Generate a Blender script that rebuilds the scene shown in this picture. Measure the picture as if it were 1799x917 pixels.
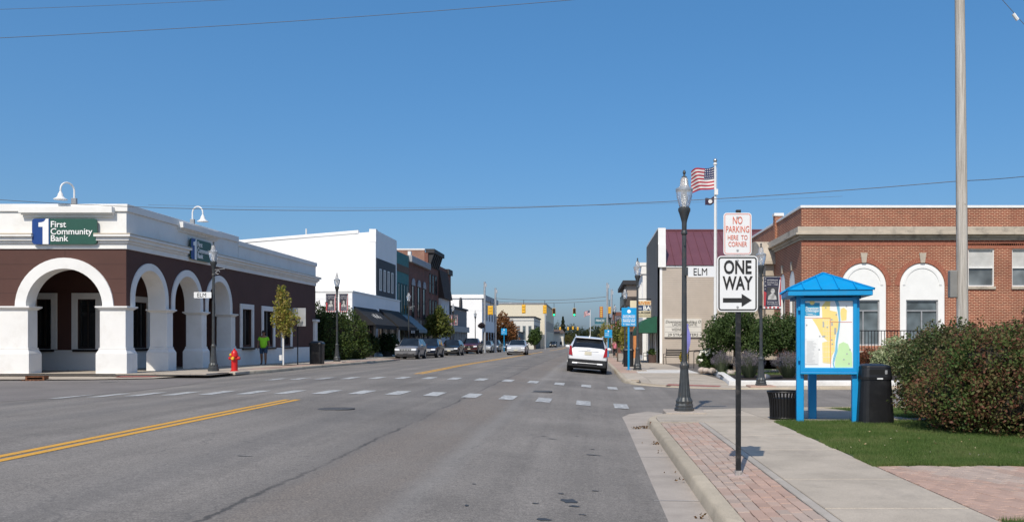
import bpy, math, random, bmesh
from mathutils import Vector, Matrix
from mathutils.geometry import tessellate_polygon
random.seed(7)
R = math.radians
for o in list(bpy.data.objects): bpy.data.objects.remove(o)
scene = bpy.context.scene
COL = scene.collection

# ---------------------------------------------------------------- camera
F, CX, HY, CH = 1500.0, 1035.0, 597.0, 1.6        # focal length in photo pixels, vanishing point, eye height
cam_d = bpy.data.cameras.new('camera'); cam = bpy.data.objects.new('camera', cam_d); COL.objects.link(cam)
cam.location = (0, 0, CH); cam.rotation_euler = (R(90), 0, 0)
cam_d.sensor_width = 36; cam_d.lens = 36 * F / 1799
cam_d.shift_x = (899.5 - CX) / 1799; cam_d.shift_y = (HY - 458.5) / 1799
cam_d.clip_start = .1; cam_d.clip_end = 6000
scene.camera = cam
# ---------------------------------------------------------------- sky, sun, exposure
SUN_AZ, SUN_EL = math.atan2(-.24, -1.0), R(47)
world = bpy.data.worlds.new('World'); scene.world = world; world.use_nodes = True
nt = world.node_tree; nt.nodes.clear()
sky = nt.nodes.new('ShaderNodeTexSky'); sky.sky_type = 'NISHITA'; sky.sun_disc = False
sky.sun_elevation = SUN_EL; sky.sun_rotation = SUN_AZ; sky.altitude = 180
sky.air_density = .9; sky.dust_density = 2.8; sky.ozone_density = 10
bg = nt.nodes.new('ShaderNodeBackground'); bg.inputs[1].default_value = .15
wo = nt.nodes.new('ShaderNodeOutputWorld')
gm = nt.nodes.new('ShaderNodeGamma'); gm.inputs[1].default_value = .6
hs = nt.nodes.new('ShaderNodeHueSaturation'); hs.inputs['Saturation'].default_value = 1.4
nt.links.new(sky.outputs[0], gm.inputs[0]); nt.links.new(gm.outputs[0], hs.inputs['Color']); nt.links.new(hs.outputs[0], bg.inputs[0]); nt.links.new(bg.outputs[0], wo.inputs[0])
sd = bpy.data.lights.new('sun', 'SUN'); sun = bpy.data.objects.new('sun', sd); COL.objects.link(sun)
sd.energy = 2.25; sd.angle = R(.53); sd.color = (1, .92, .80)
sdir = Vector((math.sin(SUN_AZ) * math.cos(SUN_EL), math.cos(SUN_AZ) * math.cos(SUN_EL), math.sin(SUN_EL)))
sun.rotation_euler = sdir.to_track_quat('Z', 'Y').to_euler(); sun.location = (-10, -30, 40)
vs = scene.view_settings; vs.view_transform = 'Standard'; vs.look = 'None'; vs.exposure = 0.8; vs.gamma = 1

# ---------------------------------------------------------------- measuring helpers
def Xp(px, Y): return (px - CX) * Y / F
def Zp(py, Y): return CH + (HY - py) * Y / F
def Yp(px, X): return F * X / (px - CX)
def fall(Y): return -.005 * min(max(0, Y - 42), 160)
def crown(X):
    t = (X + 6.3) / 7.1
    if t > 1 or t < -1: return 0 if t > 0 else .2
    return .35 * (1 - t * t) if t > 0 else .35 - .15 * t * t
def G(X, Y): return crown(X) + fall(Y)             # road surface height
def GL(Y): return .34 + fall(Y)                    # left pavement
def GR(Y): return .13 + fall(Y)                    # right pavement

# ---------------------------------------------------------------- materials
MATS = {}
class NT:
    def __init__(s, name):
        s.m = bpy.data.materials.new(name); s.m.use_nodes = True; s.t = s.m.node_tree
        s.b = s.t.nodes['Principled BSDF']; s._tc = None
    def n(s, typ, **kw):
        x = s.t.nodes.new(typ)
        for k, v in kw.items():
            if isinstance(k, str) and k.startswith('i_'):
                x.inputs[k[2:].replace('_', ' ')].default_value = v
            else: setattr(x, k, v)
        return x
    def l(s, a, b): s.t.links.new(a, b)
    def pos(s):
        if not s._tc: s._tc = s.n('ShaderNodeTexCoord')
        return s._tc.outputs['Object']
    def noise(s, scale, detail=3, rough=.55, vec=None, stretch=None):
        x = s.n('ShaderNodeTexNoise'); x.inputs['Scale'].default_value = scale
        x.inputs['Detail'].default_value = detail; x.inputs['Roughness'].default_value = rough
        v = vec or s.pos()
        if stretch:
            mp = s.n('ShaderNodeMapping'); mp.inputs['Scale'].default_value = stretch; s.l(v, mp.inputs[0]); v = mp.outputs[0]
        s.l(v, x.inputs['Vector']); return x.outputs['Fac']
    def ramp(s, fac, stops):
        r = s.n('ShaderNodeValToRGB'); e = r.color_ramp.elements
        while len(e) < len(stops): e.new(.5)
        for i, (p, c) in enumerate(stops):
            e[i].position = p; e[i].color = (c[0], c[1], c[2], 1) if not isinstance(c, (int, float)) else (c, c, c, 1)
        s.l(fac, r.inputs[0]); return r.outputs[0]
    def math(s, op, a, b=0, c=None):
        x = s.n('ShaderNodeMath', operation=op)
        for i, v in enumerate((a, b, c)):
            if v is None: continue
            if isinstance(v, (int, float)): x.inputs[i].default_value = v
            else: s.l(v, x.inputs[i])
        return x.outputs[0]
    def mix(s, fac, a, b, mode='MIX'):
        x = s.n('ShaderNodeMix', data_type='RGBA', blend_type=mode)
        for i, v in ((0, fac), (6, a), (7, b)):
            if isinstance(v, (int, float)): x.inputs[i].default_value = v if i == 0 else (v, v, v, 1)
            elif isinstance(v, tuple): x.inputs[i].default_value = (v[0], v[1], v[2], 1)
            else: s.l(v, x.inputs[i])
        return x.outputs[2]
    def color(s, c): s.l(c, s.b.inputs['Base Color'])
    def bump(s, h, strength=.3, dist=.01):
        x = s.n('ShaderNodeBump'); x.inputs['Strength'].default_value = strength; x.inputs['Distance'].default_value = dist
        s.l(h, x.inputs['Height']); s.l(x.outputs[0], s.b.inputs['Normal'])
def M(name, col, rough=.7, metal=0, var=.12, scale=3., bump=0., bscale=60., dirt=None, spec=.5, coat=0, stretch=None):
    """plain surface with uneven tone, optional grime colour and fine relief"""
    if name in MATS: return MATS[name]
    k = NT(name); b = k.b
    b.inputs['Roughness'].default_value = rough; b.inputs['Metallic'].default_value = metal
    b.inputs['Specular IOR Level'].default_value = spec; b.inputs['Coat Weight'].default_value = coat
    f = k.noise(scale, 5, .6, stretch=stretch)
    lo = tuple(c * (1 - var) for c in col); hi = tuple(min(1, c * (1 + var)) for c in col)
    c = k.ramp(f, [(.3, lo), (.7, hi)])
    if dirt:
        d = k.noise(scale * .6, 6, .7); c = k.mix(k.ramp(d, [(.52, 0), (.75, 1)]), c, dirt)
    k.color(c)
    if bump: k.bump(k.noise(bscale, 4), bump, .02)
    MATS[name] = k.m; return k.m
def glass_mat(name, col=(.015, .018, .02), rough=.06):
    if name in MATS: return MATS[name]
    k = NT(name); k.b.inputs['Roughness'].default_value = rough; k.b.inputs['Specular IOR Level'].default_value = .8
    c = k.ramp(k.noise(.9, 2), [(.35, tuple(x * .5 for x in col)), (.7, tuple(x * 1.8 for x in col))]); k.color(c)
    k.bump(k.noise(1.3, 1), .04, .05); MATS[name] = k.m; return k.m
def leaf_mat(name, cols, scale=1.2, trans=.25):
    """leaves: each leaf its own tone, clumps drift through the colours"""
    if name in MATS: return MATS[name]
    k = NT(name); k.b.inputs['Roughness'].default_value = .6; k.b.inputs['Specular IOR Level'].default_value = .3
    g = k.n('ShaderNodeNewGeometry'); f = k.math('ADD', k.math('MULTIPLY', k.noise(scale, 2), .75), k.math('MULTIPLY', g.outputs['Random Per Island'], .35))
    n = len(cols); k.color(k.ramp(f, [(.28 + .5 * i / max(1, n - 1), c) for i, c in enumerate(cols)]))
    tr = k.n('ShaderNodeBsdfTranslucent'); k.l(k.b.inputs['Base Color'].links[0].from_socket, tr.inputs[0])
    ms = k.n('ShaderNodeMixShader'); ms.inputs[0].default_value = trans
    k.l(k.b.outputs[0], ms.inputs[1]); k.l(tr.outputs[0], ms.inputs[2])
    k.l(ms.outputs[0], k.t.nodes['Material Output'].inputs[0]); MATS[name] = k.m; return k.m
def brick_mat(name, c1, c2, mortar, bw=.215, rh=.0677, ms=.011, bump=.5, dirt=None):
    if name in MATS: return MATS[name]
    k = NT(name); k.b.inputs['Roughness'].default_value = .85
    sp = k.n('ShaderNodeSeparateXYZ'); k.l(k.pos(), sp.inputs[0])
    cb = k.n('ShaderNodeCombineXYZ'); k.l(k.math('ADD', sp.outputs[0], sp.outputs[1]), cb.inputs[0]); k.l(sp.outputs[2], cb.inputs[1])
    br = k.n('ShaderNodeTexBrick'); k.l(cb.outputs[0], br.inputs[0])
    for nme, v in (('Scale', 1), ('Brick Width', bw), ('Row Height', rh), ('Mortar Size', ms), ('Mortar Smooth', .1), ('Bias', 0)): br.inputs[nme].default_value = v
    br.inputs['Color1'].default_value = (*c1, 1); br.inputs['Color2'].default_value = (*c2, 1); br.inputs['Mortar'].default_value = (*mortar, 1)
    f = k.ramp(k.noise(.6, 5, .65), [(.3, .72), (.7, 1.15)]); c = k.mix(1, br.outputs[0], f, 'MULTIPLY')
    if dirt: c = k.mix(k.ramp(k.noise(.9, 5, .7, stretch=(1, 1, .3)), [(.5, 0), (.8, .7)]), c, dirt)
    k.color(c); k.bump(k.math('SUBTRACT', 1, br.outputs[1]), bump, .008); MATS[name] = k.m; return k.m

# ---------------------------------------------------------------- mesh builder
class MB:
    def __init__(s): s.v = []; s.f = []; s.mi = []; s.cur = 0
    def q(s, pts):
        n = len(s.v); s.v += [tuple(p) for p in pts]; s.f.append(tuple(range(n, n + len(pts)))); s.mi.append(s.cur); return s
    def box(s, x0, x1, y0, y1, z0, z1):
        n = len(s.v)
        s.v += [(x0, y0, z0), (x1, y0, z0), (x1, y1, z0), (x0, y1, z0), (x0, y0, z1), (x1, y0, z1), (x1, y1, z1), (x0, y1, z1)]
        s.f += [(n, n+3, n+2, n+1), (n+4, n+5, n+6, n+7), (n, n+1, n+5, n+4), (n+1, n+2, n+6, n+5), (n+2, n+3, n+7, n+6), (n+3, n, n+4, n+7)]
        s.mi += [s.cur] * 6; return s
    def hexa(s, p):   # 8 corners: bottom ring then top ring
        n = len(s.v); s.v += [tuple(a) for a in p]
        s.f += [(n+3, n+2, n+1, n), (n+4, n+5, n+6, n+7), (n, n+1, n+5, n+4), (n+1, n+2, n+6, n+5), (n+2, n+3, n+7, n+6), (n+3, n, n+4, n+7)]
        s.mi += [s.cur] * 6; return s
    def obox(s, a, b, w, h):   # bar from a to b, w wide, h high
        a = Vector(a); b = Vector(b); d = (b - a).normalized()
        up = Vector((0, 0, 1)) if abs(d.z) < .95 else Vector((0, 1, 0))
        sx = d.cross(up).normalized() * w / 2; sz = sx.cross(d).normalized() * h / 2
        return s.hexa([a - sx - sz, a + sx - sz, b + sx - sz, b - sx - sz, a - sx + sz, a + sx + sz, b + sx + sz, b - sx + sz])
    def tube(s, pts, r, n=8, caps=True):
        pts = [Vector(p) for p in pts]; rs = r if isinstance(r, (list, tuple)) else [r] * len(pts); base = len(s.v)
        prev = None
        for i, p in enumerate(pts):
            d = (pts[min(i+1, len(pts)-1)] - pts[max(i-1, 0)]).normalized()
            if prev is None: u = d.orthogonal().normalized()
            else:
                u = prev - d * prev.dot(d); u = u.normalized() if u.length > 1e-6 else d.orthogonal().normalized()
            prev = u; w = d.cross(u)
            for k in range(n):
                a = 2 * math.pi * k / n; s.v.append(tuple(p + (u * math.cos(a) + w * math.sin(a)) * rs[i]))
        for i in range(len(pts) - 1):
            for k in range(n):
                a = base + i*n + k; b = base + i*n + (k+1) % n; s.f.append((a, b, b+n, a+n)); s.mi.append(s.cur)
        if caps:
            s.f.append(tuple(base + k for k in reversed(range(n)))); s.f.append(tuple(base + (len(pts)-1)*n + k for k in range(n))); s.mi += [s.cur] * 2
        return s
    def lathe(s, prof, c=(0, 0, 0), n=16, flute=0):
        base = len(s.v)
        for (r, z) in prof:
            for k in range(n):
                a = 2 * math.pi * k / n; rr = r * (1 - (flute if k % 2 else 0)); s.v.append((c[0] + rr*math.cos(a), c[1] + rr*math.sin(a), c[2] + z))
        for i in range(len(prof) - 1):
            for k in range(n):
                a = base + i*n + k; b = base + i*n + (k+1) % n; s.f.append((a, b, b+n, a+n)); s.mi.append(s.cur)
        s.f.append(tuple(base + k for k in reversed(range(n)))); s.f.append(tuple(base + (len(prof)-1)*n + k for k in range(n))); s.mi += [s.cur]*2
        return s
    def ell(s, c, r, n=12, m=8, jit=0):
        prof = []
        base = len(s.v)
        for i in range(m + 1):
            t = math.pi * i / m
            for k in range(n):
                a = 2 * math.pi * k / n; j = 1 + random.uniform(-jit, jit)
                s.v.append((c[0] + r[0]*math.sin(t)*math.cos(a)*j, c[1] + r[1]*math.sin(t)*math.sin(a)*j, c[2] - r[2]*math.cos(t)*j))
        for i in range(m):
            for k in range(n):
                a = base + i*n + k; b = base + i*n + (k+1) % n; s.f.append((a, b, b+n, a+n)); s.mi.append(s.cur)
        return s
    def plate(s, outer, holes=(), axis='y', pos=0, th=.2):
        """flat outline (u, z) with holes, extruded by th; axis y: u is X; axis x: u is Y; axis z: (u, v) is (X, Y)"""
        def w(p, d):
            if axis == 'y': return (p[0], pos + d, p[1])
            if axis == 'x': return (pos + d, p[0], p[1])
            return (p[0], p[1], pos + d)
        loops = [list(outer)] + [list(h) for h in holes]; flat = [p for lp in loops for p in lp]
        tris = tessellate_polygon([[Vector((p[0], p[1], 0)) for p in lp] for lp in loops])
        n = len(s.v); m = len(flat); s.v += [w(p, 0) for p in flat] + [w(p, th) for p in flat]
        for t in tris:
            s.f.append(tuple(n + i for i in t)); s.f.append(tuple(n + m + i for i in reversed(t))); s.mi += [s.cur]*2
        k = 0
        for lp in loops:
            L = len(lp)
            for i in range(L):
                a = n + k + i; b = n + k + (i+1) % L; s.f.append((a, b, b+m, a+m)); s.mi.append(s.cur)
            k += L
        return s
    def mesh(s, name, mats, smooth=False, recalc=True):
        me = bpy.data.meshes.new(name); me.from_pydata(s.v, [], s.f)
        for m in (mats if isinstance(mats, (list, tuple)) else [mats]): me.materials.append(m)
        if any(s.mi): me.polygons.foreach_set('material_index', s.mi)
        if recalc:
            b = bmesh.new(); b.from_mesh(me); bmesh.ops.recalc_face_normals(b, faces=b.faces); b.to_mesh(me); b.free()
        if smooth:
            me.polygons.foreach_set('use_smooth', [True] * len(me.polygons)); me.set_sharp_from_angle(angle=R(smooth if smooth is not True else 40))
        me.update(); return me
    def build(s, name, mats, parent=None, smooth=False, bev=0, recalc=True):
        o = bpy.data.objects.new(name, s.mesh(name, mats, smooth, recalc)); COL.objects.link(o)
        if parent: attach(o, parent)
        if bev:
            md = o.modifiers.new('bevel', 'BEVEL'); md.width = bev; md.segments = 2; md.limit_method = 'ANGLE'
        return o
def attach(o, parent):
    o.parent = parent; q = Matrix.Identity(4); p = parent; chain = []
    while p: chain.append(p); p = p.parent
    for p in reversed(chain): q = q @ (p.matrix_parent_inverse @ p.matrix_basis) if p.parent else q @ p.matrix_basis
    o.matrix_parent_inverse = q.inverted()
def tag(o, label=None, cat=None, group=None, kind=None):
    if label: o['label'] = label
    if cat: o['category'] = cat
    if group: o['group'] = group
    if kind: o['kind'] = kind
    return o
def thing(name, label, cat, loc=(0, 0, 0), group=None):
    o = bpy.data.objects.new(name, None); COL.objects.link(o); o.location = loc; o.empty_display_size = .2
    return tag(o, label, cat, group)
def copy_thing(root, label=None, group=None, loc=None, rz=None, sc=None):
    r = root.copy(); COL.objects.link(r)
    def rec(a, b):
        for ch in list(a.children):
            c = ch.copy(); COL.objects.link(c); c.parent = b; rec(ch, c)
    rec(root, r); tag(r, label, group=group)
    if loc: r.location = loc
    if rz is not None: r.rotation_euler.z = rz
    if sc: r.scale = sc if not isinstance(sc, (int, float)) else (sc, sc, sc)
    return r
def struct(mb, name, mat, smooth=False, bev=0): return tag(mb.build(name, mat, None, smooth, bev), kind='structure')
def text_mesh(txt, size, mat, face='-y', at=(0, 0, 0), width=None, align='CENTER', depth=.004, bold=0, shear=0):
    """lettering as a thin mesh; at is the middle of its base line"""
    cu = bpy.data.curves.new('lettering', 'FONT'); cu.body = txt; cu.size = size; cu.align_x = align; cu.extrude = depth; cu.offset = bold; cu.shear = shear
    cu.resolution_u = 3
    o = bpy.data.objects.new('lettering', cu); COL.objects.link(o)
    dg = bpy.context.evaluated_depsgraph_get(); me = bpy.data.meshes.new_from_object(o.evaluated_get(dg))
    bpy.data.objects.remove(o); bpy.data.curves.remove(cu)
    xs = [v.co.x for v in me.vertices] or [0]
    sx = (width / (max(xs) - min(xs))) if width and max(xs) > min(xs) else 1
    rot = {'-y': Matrix.Rotation(R(90), 4, 'X'), '+x': Matrix.Rotation(R(90), 4, 'Z') @ Matrix.Rotation(R(90), 4, 'X'),
           '-x': Matrix.Rotation(R(-90), 4, 'Z') @ Matrix.Rotation(R(90), 4, 'X'), '+y': Matrix.Rotation(R(180), 4, 'Z') @ Matrix.Rotation(R(90), 4, 'X')}[face]
    me.transform(Matrix.Translation(at) @ rot @ Matrix.Diagonal((sx, 1, 1, 1)))
    me.materials.clear(); me.materials.append(mat); return me
def text(txt, size, mat, parent, face='-y', at=(0, 0, 0), name='lettering', **kw):
    o = bpy.data.objects.new(name, text_mesh(txt, size, mat, face, at, **kw)); COL.objects.link(o)
    if parent: attach(o, parent)
    return o
def rrect(u0, u1, z0, z1, r, n=5):
    out = []
    for (cx, cz, a0) in ((u1-r, z1-r, 0), (u0+r, z1-r, 90), (u0+r, z0+r, 180), (u1-r, z0+r, 270)):
        for i in range(n+1):
            a = R(a0 + 90*i/n); out.append((cx + r*math.cos(a), cz + r*math.sin(a)))
    return out
def rect(u0, u1, z0, z1): return [(u0, z0), (u1, z0), (u1, z1), (u0, z1)]
def arc(cu, cz, r, a0, a1, n=16, rz=None):
    return [(cu + r*math.cos(R(a0 + (a1-a0)*i/n)), cz + (rz or r)*math.sin(R(a0 + (a1-a0)*i/n))) for i in range(n+1)]
def leaves(pts, size, flat=.0, tri=False):
    mb = MB()
    for p in pts:
        s = size * random.uniform(.6, 1.3); u = Vector((random.gauss(0, 1), random.gauss(0, 1), random.gauss(0, 1) * (1 - flat))).normalized()
        w = u.cross(Vector((random.gauss(0, 1), random.gauss(0, 1), random.gauss(0, 1)))).normalized(); p = Vector(p)
        n = len(mb.v); mb.v += [tuple(p - u*s*.5), tuple(p + w*s*.3), tuple(p + u*s*.5), tuple(p - w*s*.3)]
        mb.f.append((n, n+1, n+2, n+3)); mb.mi.append(0)
    return mb
def clump_pts(n, ells, shell=.45, lump=.18):
    """points through ellipsoids (cx, cy, cz, rx, ry, rz), denser near an uneven skin"""
    vols = [e[3]*e[4]*e[5] for e in ells]; out = []
    ph = [[random.uniform(0, 6.28) for _ in range(6)] for _ in ells]
    while len(out) < n:
        i = random.choices(range(len(ells)), vols)[0]; e = ells[i]; q = ph[i]
        d = Vector((random.gauss(0, 1), random.gauss(0, 1), random.gauss(0, 1))).normalized()
        wob = 1 + lump * (math.sin(5*d.x + q[0]) * math.sin(4*d.z + q[1]) + .8*math.sin(9*d.y + q[2]) * math.sin(8*d.x + q[3]) + .5 * math.sin(15*d.z + q[4]) * math.sin(13*d.x + q[5]))
        t = (1 - random.random()**1.6 * shell) * wob
        out.append((e[0] + d.x*e[3]*t, e[1] + d.y*e[4]*t, e[2] + d.z*e[5]*t))
    return out
# ================================================================ GROUND, ROADS, PAVEMENTS
def asphalt():
    k = NT('asphalt'); k.b.inputs['Roughness'].default_value = .85; k.b.inputs['Specular IOR Level'].default_value = .35
    sp = k.n('ShaderNodeSeparateXYZ'); k.l(k.pos(), sp.inputs[0]); X, Y = sp.outputs[0], sp.outputs[1]
    big = k.ramp(k.noise(.3, 5, .65), [(.3, .76), (.7, 1.18)])
    streak = k.ramp(k.noise(1.0, 4, .6, stretch=(1.6, .05, 1)), [(.3, .8), (.72, 1.15)])
    grain = k.ramp(k.noise(70, 3, .7), [(.3, .5), (.68, 1.5)])
    grain2 = k.ramp(k.noise(18, 4, .7), [(.3, .8), (.7, 1.16)])
    base = k.mix(1, k.mix(1, k.mix(1, k.mix(1, (.212, .192, .170), big, 'MULTIPLY'), streak, 'MULTIPLY'), grain, 'MULTIPLY'), grain2, 'MULTIPLY')
    # worn, stony strip beside the paving seam and the dark ragged seam itself
    wob = k.math('MULTIPLY', k.math('SUBTRACT', k.noise(.5, 4, .6), .5), .22); xs = k.math('ADD', X, wob)
    def band(c, w, soft): return k.ramp(k.math('ABSOLUTE', k.math('SUBTRACT', xs, c)), [(w, 1), (w + soft, 0)])
    stones = k.ramp(k.noise(55, 2, .7), [(.35, (.10, .085, .075)), (.65, (.30, .255, .21))])
    patch = k.math('MULTIPLY', k.ramp(k.noise(1.1, 4, .65, stretch=(1, .35, 1)), [(.36, 0.25), (.62, 1)]), .85)
    base = k.mix(k.math('MULTIPLY', band(-2.25, .42, .3), patch), base, stones)
    jag = k.math('MULTIPLY', k.math('SUBTRACT', k.noise(5, 4, .7), .5), .16)
    sx_ = k.math('ADD', xs, jag)
    seam = k.ramp(k.math('ABSOLUTE', k.math('ADD', sx_, 2.85)), [(.012, 1), (.035, 0)])
    base = k.mix(k.math('MULTIPLY', band(-2.95, .06, .3), .16), base, (.085, .083, .082))
    base = k.mix(k.math('MULTIPLY', seam, k.ramp(k.noise(.9, 3), [(.35, .1), (.6, .75)])), base, (.045, .044, .043))
    base = k.mix(k.math('MULTIPLY', band(-1.6, .02, .22), .13), base, (.42, .41, .39))
    for c in (-4.1, -8.6, -10.6, -12.2):
        base = k.mix(k.math('MULTIPLY', band(c, .15, .5), .22), base, (.105, .103, .102))
    # hairline cracks: cell borders of a stretched, warped pattern, broken up
    warp = k.n('ShaderNodeVectorMath', operation='ADD'); nz = k.n('ShaderNodeTexNoise'); nz.inputs['Scale'].default_value = 1.2
    k.l(k.pos(), nz.inputs['Vector']); k.l(k.pos(), warp.inputs[0]); k.l(nz.outputs['Color'], warp.inputs[1])
    vo = k.n('ShaderNodeTexVoronoi', feature='DISTANCE_TO_EDGE'); vo.inputs['Scale'].default_value = .33; k.l(warp.outputs[0], vo.inputs['Vector'])
    crack = k.math('MULTIPLY', k.ramp(vo.outputs['Distance'], [(.0, 1), (.008, 0)]), k.ramp(k.noise(.35, 2), [(.5, 0), (.6, 1)]))
    base = k.mix(k.math('MULTIPLY', crack, .4), base, (.06, .06, .06))
    spot = k.ramp(k.noise(1.4, 3, .6, stretch=(1, .6, 1)), [(.70, 0), (.78, 1)])
    base = k.mix(k.math('MULTIPLY', spot, .5), base, (.075, .072, .07))
    k.color(base); k.bump(k.noise(110, 2), .45, .006); return k.m
ASPH = asphalt()
def elm_asphalt():
    k = NT('older_asphalt'); k.b.inputs['Roughness'].default_value = .9
    c = k.mix(1, k.ramp(k.noise(80, 3, .7), [(.3, (.13, .115, .105)), (.7, (.25, .225, .205))]), k.ramp(k.noise(.5, 4), [(.3, .8), (.7, 1.1)]), 'MULTIPLY')
    k.color(c); k.bump(k.noise(90, 2), .5, .006); return k.m
ASPH2 = elm_asphalt()
def concrete(name, col, stain=(.16, .14, .125), amt=.35):
    k = NT(name); k.b.inputs['Roughness'].default_value = .88; k.b.inputs['Specular IOR Level'].default_value = .3
    oi = k.n('ShaderNodeObjectInfo'); tone = k.ramp(oi.outputs['Random'], [(0, .9), (1, 1.08)])
    c = k.mix(1, col, tone, 'MULTIPLY')
    c = k.mix(1, c, k.ramp(k.noise(1.3, 5, .65), [(.3, .82), (.7, 1.1)]), 'MULTIPLY')
    c = k.mix(1, c, k.ramp(k.noise(120, 2, .6), [(.3, .82), (.7, 1.15)]), 'MULTIPLY')
    c = k.mix(k.math('MULTIPLY', k.ramp(k.noise(.8, 6, .72, stretch=(1.4, .7, 1)), [(.55, 0), (.72, 1)]), amt), c, stain)
    k.color(c); k.bump(k.noise(140, 2), .25, .004); return k.m
CONC = concrete('pavement_concrete', (.45, .39, .315)); CONC_G = concrete('gutter_concrete', (.40, .35, .30)); CONC_K = concrete('kerb_concrete', (.46, .395, .30), (.09, .08, .075), .6)
CONC_N = concrete('new_concrete', (.62, .60, .56), (.45, .42, .38)); CONC_D = concrete('edging_concrete', (.40, .36, .31))
WHITEK = concrete('white_painted_kerb', (.72, .71, .68), (.5, .48, .45))
JOINT = M('joint_sand', (.13, .115, .10), .95, var=.3, scale=20)
SOIL = M('soil', (.09, .07, .05), .95, var=.4, scale=15)
MULCH = M('dark_mulch', (.028, .02, .016), .95, var=.6, scale=40, bump=1, bscale=40)
def grass_base():
    k = NT('turf'); k.b.inputs['Roughness'].default_value = .9
    k.color(k.ramp(k.noise(9, 5, .7), [(.3, (.035, .062, .014)), (.7, (.07, .11, .028))])); k.bump(k.noise(60, 3), .8, .02); return k.m
TURF = grass_base()

def linspace(a, b, n): return [a + (b - a) * i / n for i in range(n + 1)]
def sheet(xs, ys, zf):
    mb = MB(); nx = len(xs)
    for y in ys:
        for x in xs: mb.v.append((x, y, zf(x, y)))
    for j in range(len(ys) - 1):
        for i in range(nx - 1):
            a = j*nx + i; mb.f.append((a, a+1, a+nx+1, a+nx)); mb.mi.append(0)
    return mb
struct(sheet([-4000, -1200, -300, -80, -30, 30, 80, 300, 1200, 4000], [-300, -40, 0, 42, 80, 120, 202, 400, 900, 2000, 5000], lambda x, y: fall(y) - .25), 'ground', TURF)
YS = linspace(-20, 42, 31) + linspace(44, 202, 40) + [230, 300, 420]
struct(sheet(linspace(-18, -13.4, 3) + linspace(-13, .8, 28) + [2, 4], YS, G), 'road', ASPH, smooth=True)
def xs_z(x, y): return (.2 if x < 0 else 0) + fall(y)
struct(sheet([-90, -18], [10, 31.5], lambda x, y: xs_z(x, y) - (.1 if x < -50 else .0)), 'cross_street', ASPH2)
struct(sheet([4, 90], [14, 30], xs_z), 'cross_street', ASPH)
struct(sheet([-90, -18], [129.5, 148], xs_z), 'cross_street', ASPH); struct(sheet([4, 90], [118, 134], xs_z), 'cross_street', ASPH)
# older, browner surface where the cross street meets the main one
mb = MB(); n = 14
ol = [(-18, 19.2), (-13.4, 19.0), (-12.4, 20.2), (-11.9, 22.2), (-12.0, 25), (-12.5, 27.6), (-13.2, 29.8), (-14.2, 31.3), (-18, 31.4)]
for i in range(1, len(ol) - 2): mb.q([(-18, 25, .2045), (*ol[i], G(*ol[i]) + .0045), (*ol[i+1], G(*ol[i+1]) + .0045)])
mb.q([(-18, 25, .2045), (-18, 19.2, .2045), (*ol[1], G(*ol[1]) + .0045)]); mb.q([(-18, 25, .2045), (*ol[-2], G(*ol[-2]) + .0045), (-18, 31.4, .2045)])
struct(mb, 'road_patch', ASPH2)

# --- painted markings
def paint(name, col, worn):
    k = NT(name); k.b.inputs['Roughness'].default_value = .7
    c = k.mix(1, col, k.ramp(k.noise(60, 3, .7), [(.3, .75), (.65, 1.08)]), 'MULTIPLY')
    w = k.ramp(k.noise(7, 5, .75), [(worn, 0), (worn + .1, 1)]); k.color(k.mix(k.math('MULTIPLY', w, .75), c, (.19, .185, .18))); return k.m
YEL = paint('yellow_road_paint', (.70, .36, .035), .58); WHT = paint('white_road_paint', (.5, .5, .48), .5); WHTW = paint('worn_white_road_paint', (.55, .55, .53), .44)
def decal(x0, x1, y0, y1, mat, name, dz=.004, skew=0):
    mb = MB(); ys = linspace(y0, y1, max(1, int((y1 - y0) / 2)))
    for a, b in zip(ys, ys[1:]):
        s0 = skew*(a-y0); s1 = skew*(b-y0)
        mb.q([(x0+s0, a, G(x0, a)+dz), (x1+s0, a, G(x1, a)+dz), (x1+s1, b, G(x1, b)+dz), (x0+s1, b, G(x0, b)+dz)])
    return struct(mb, name, mat)
for dx in (-.17, .05):
    decal(-6.22 + dx, -6.22 + dx + .13, -15, 17.9, YEL, 'centre_line'); decal(-6.3 + dx, -6.3 + dx + .13, 31.4, 116, YEL, 'centre_line'); decal(-6.3 + dx, -6.3 + dx + .13, 136, 380, YEL, 'centre_line')
i = 0
for px in (69, 127, 193, 257, 319, 382, 446, 510, 575, 637, 700, 764.5, 830, 893, 956, 1025, 1091):
    x = Xp(px, 20.45); decal(x - .17, x + .17, 19.75, 21.15, WHTW if px > 850 or px < 100 else WHT, 'crossing_bar', .008)
for px in (486, 527, 571, 616, 663, 707.5, 754, 799, 846, 893, 937, 983, 1030, 1076, 1122.5):
    x = Xp(px, 28.1); decal(x - .16, x + .16, 27.4, 28.8, WHT if px > 600 else WHTW, 'crossing_bar', .008)
IRON = M('cast_iron', (.11, .105, .10), .7, .4, var=.4, scale=20, bump=.6, bscale=40)
for (x, y, r, lab) in ((-4.65, 15.7, .33, 'round iron manhole cover beside the double yellow centre line'), (-1.43, 23.4, .42, 'round iron manhole cover between the two rows of white crossing bars'), (-15.6, 28.0, .4, 'round iron manhole cover in the brown asphalt by the bank corner')):
    mb = MB(); z = G(x, y); mb.lathe([(r, -.02), (r, .01), (r*.92, .011), (r*.9, .006), (.02, .007)], (x, y, z), 24); tag(mb.build('manhole_cover', IRON, smooth=30), lab, 'manhole cover')
TAR = M('tar', (.05, .05, .05), .6, var=.3, scale=9)
mb = MB()
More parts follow.
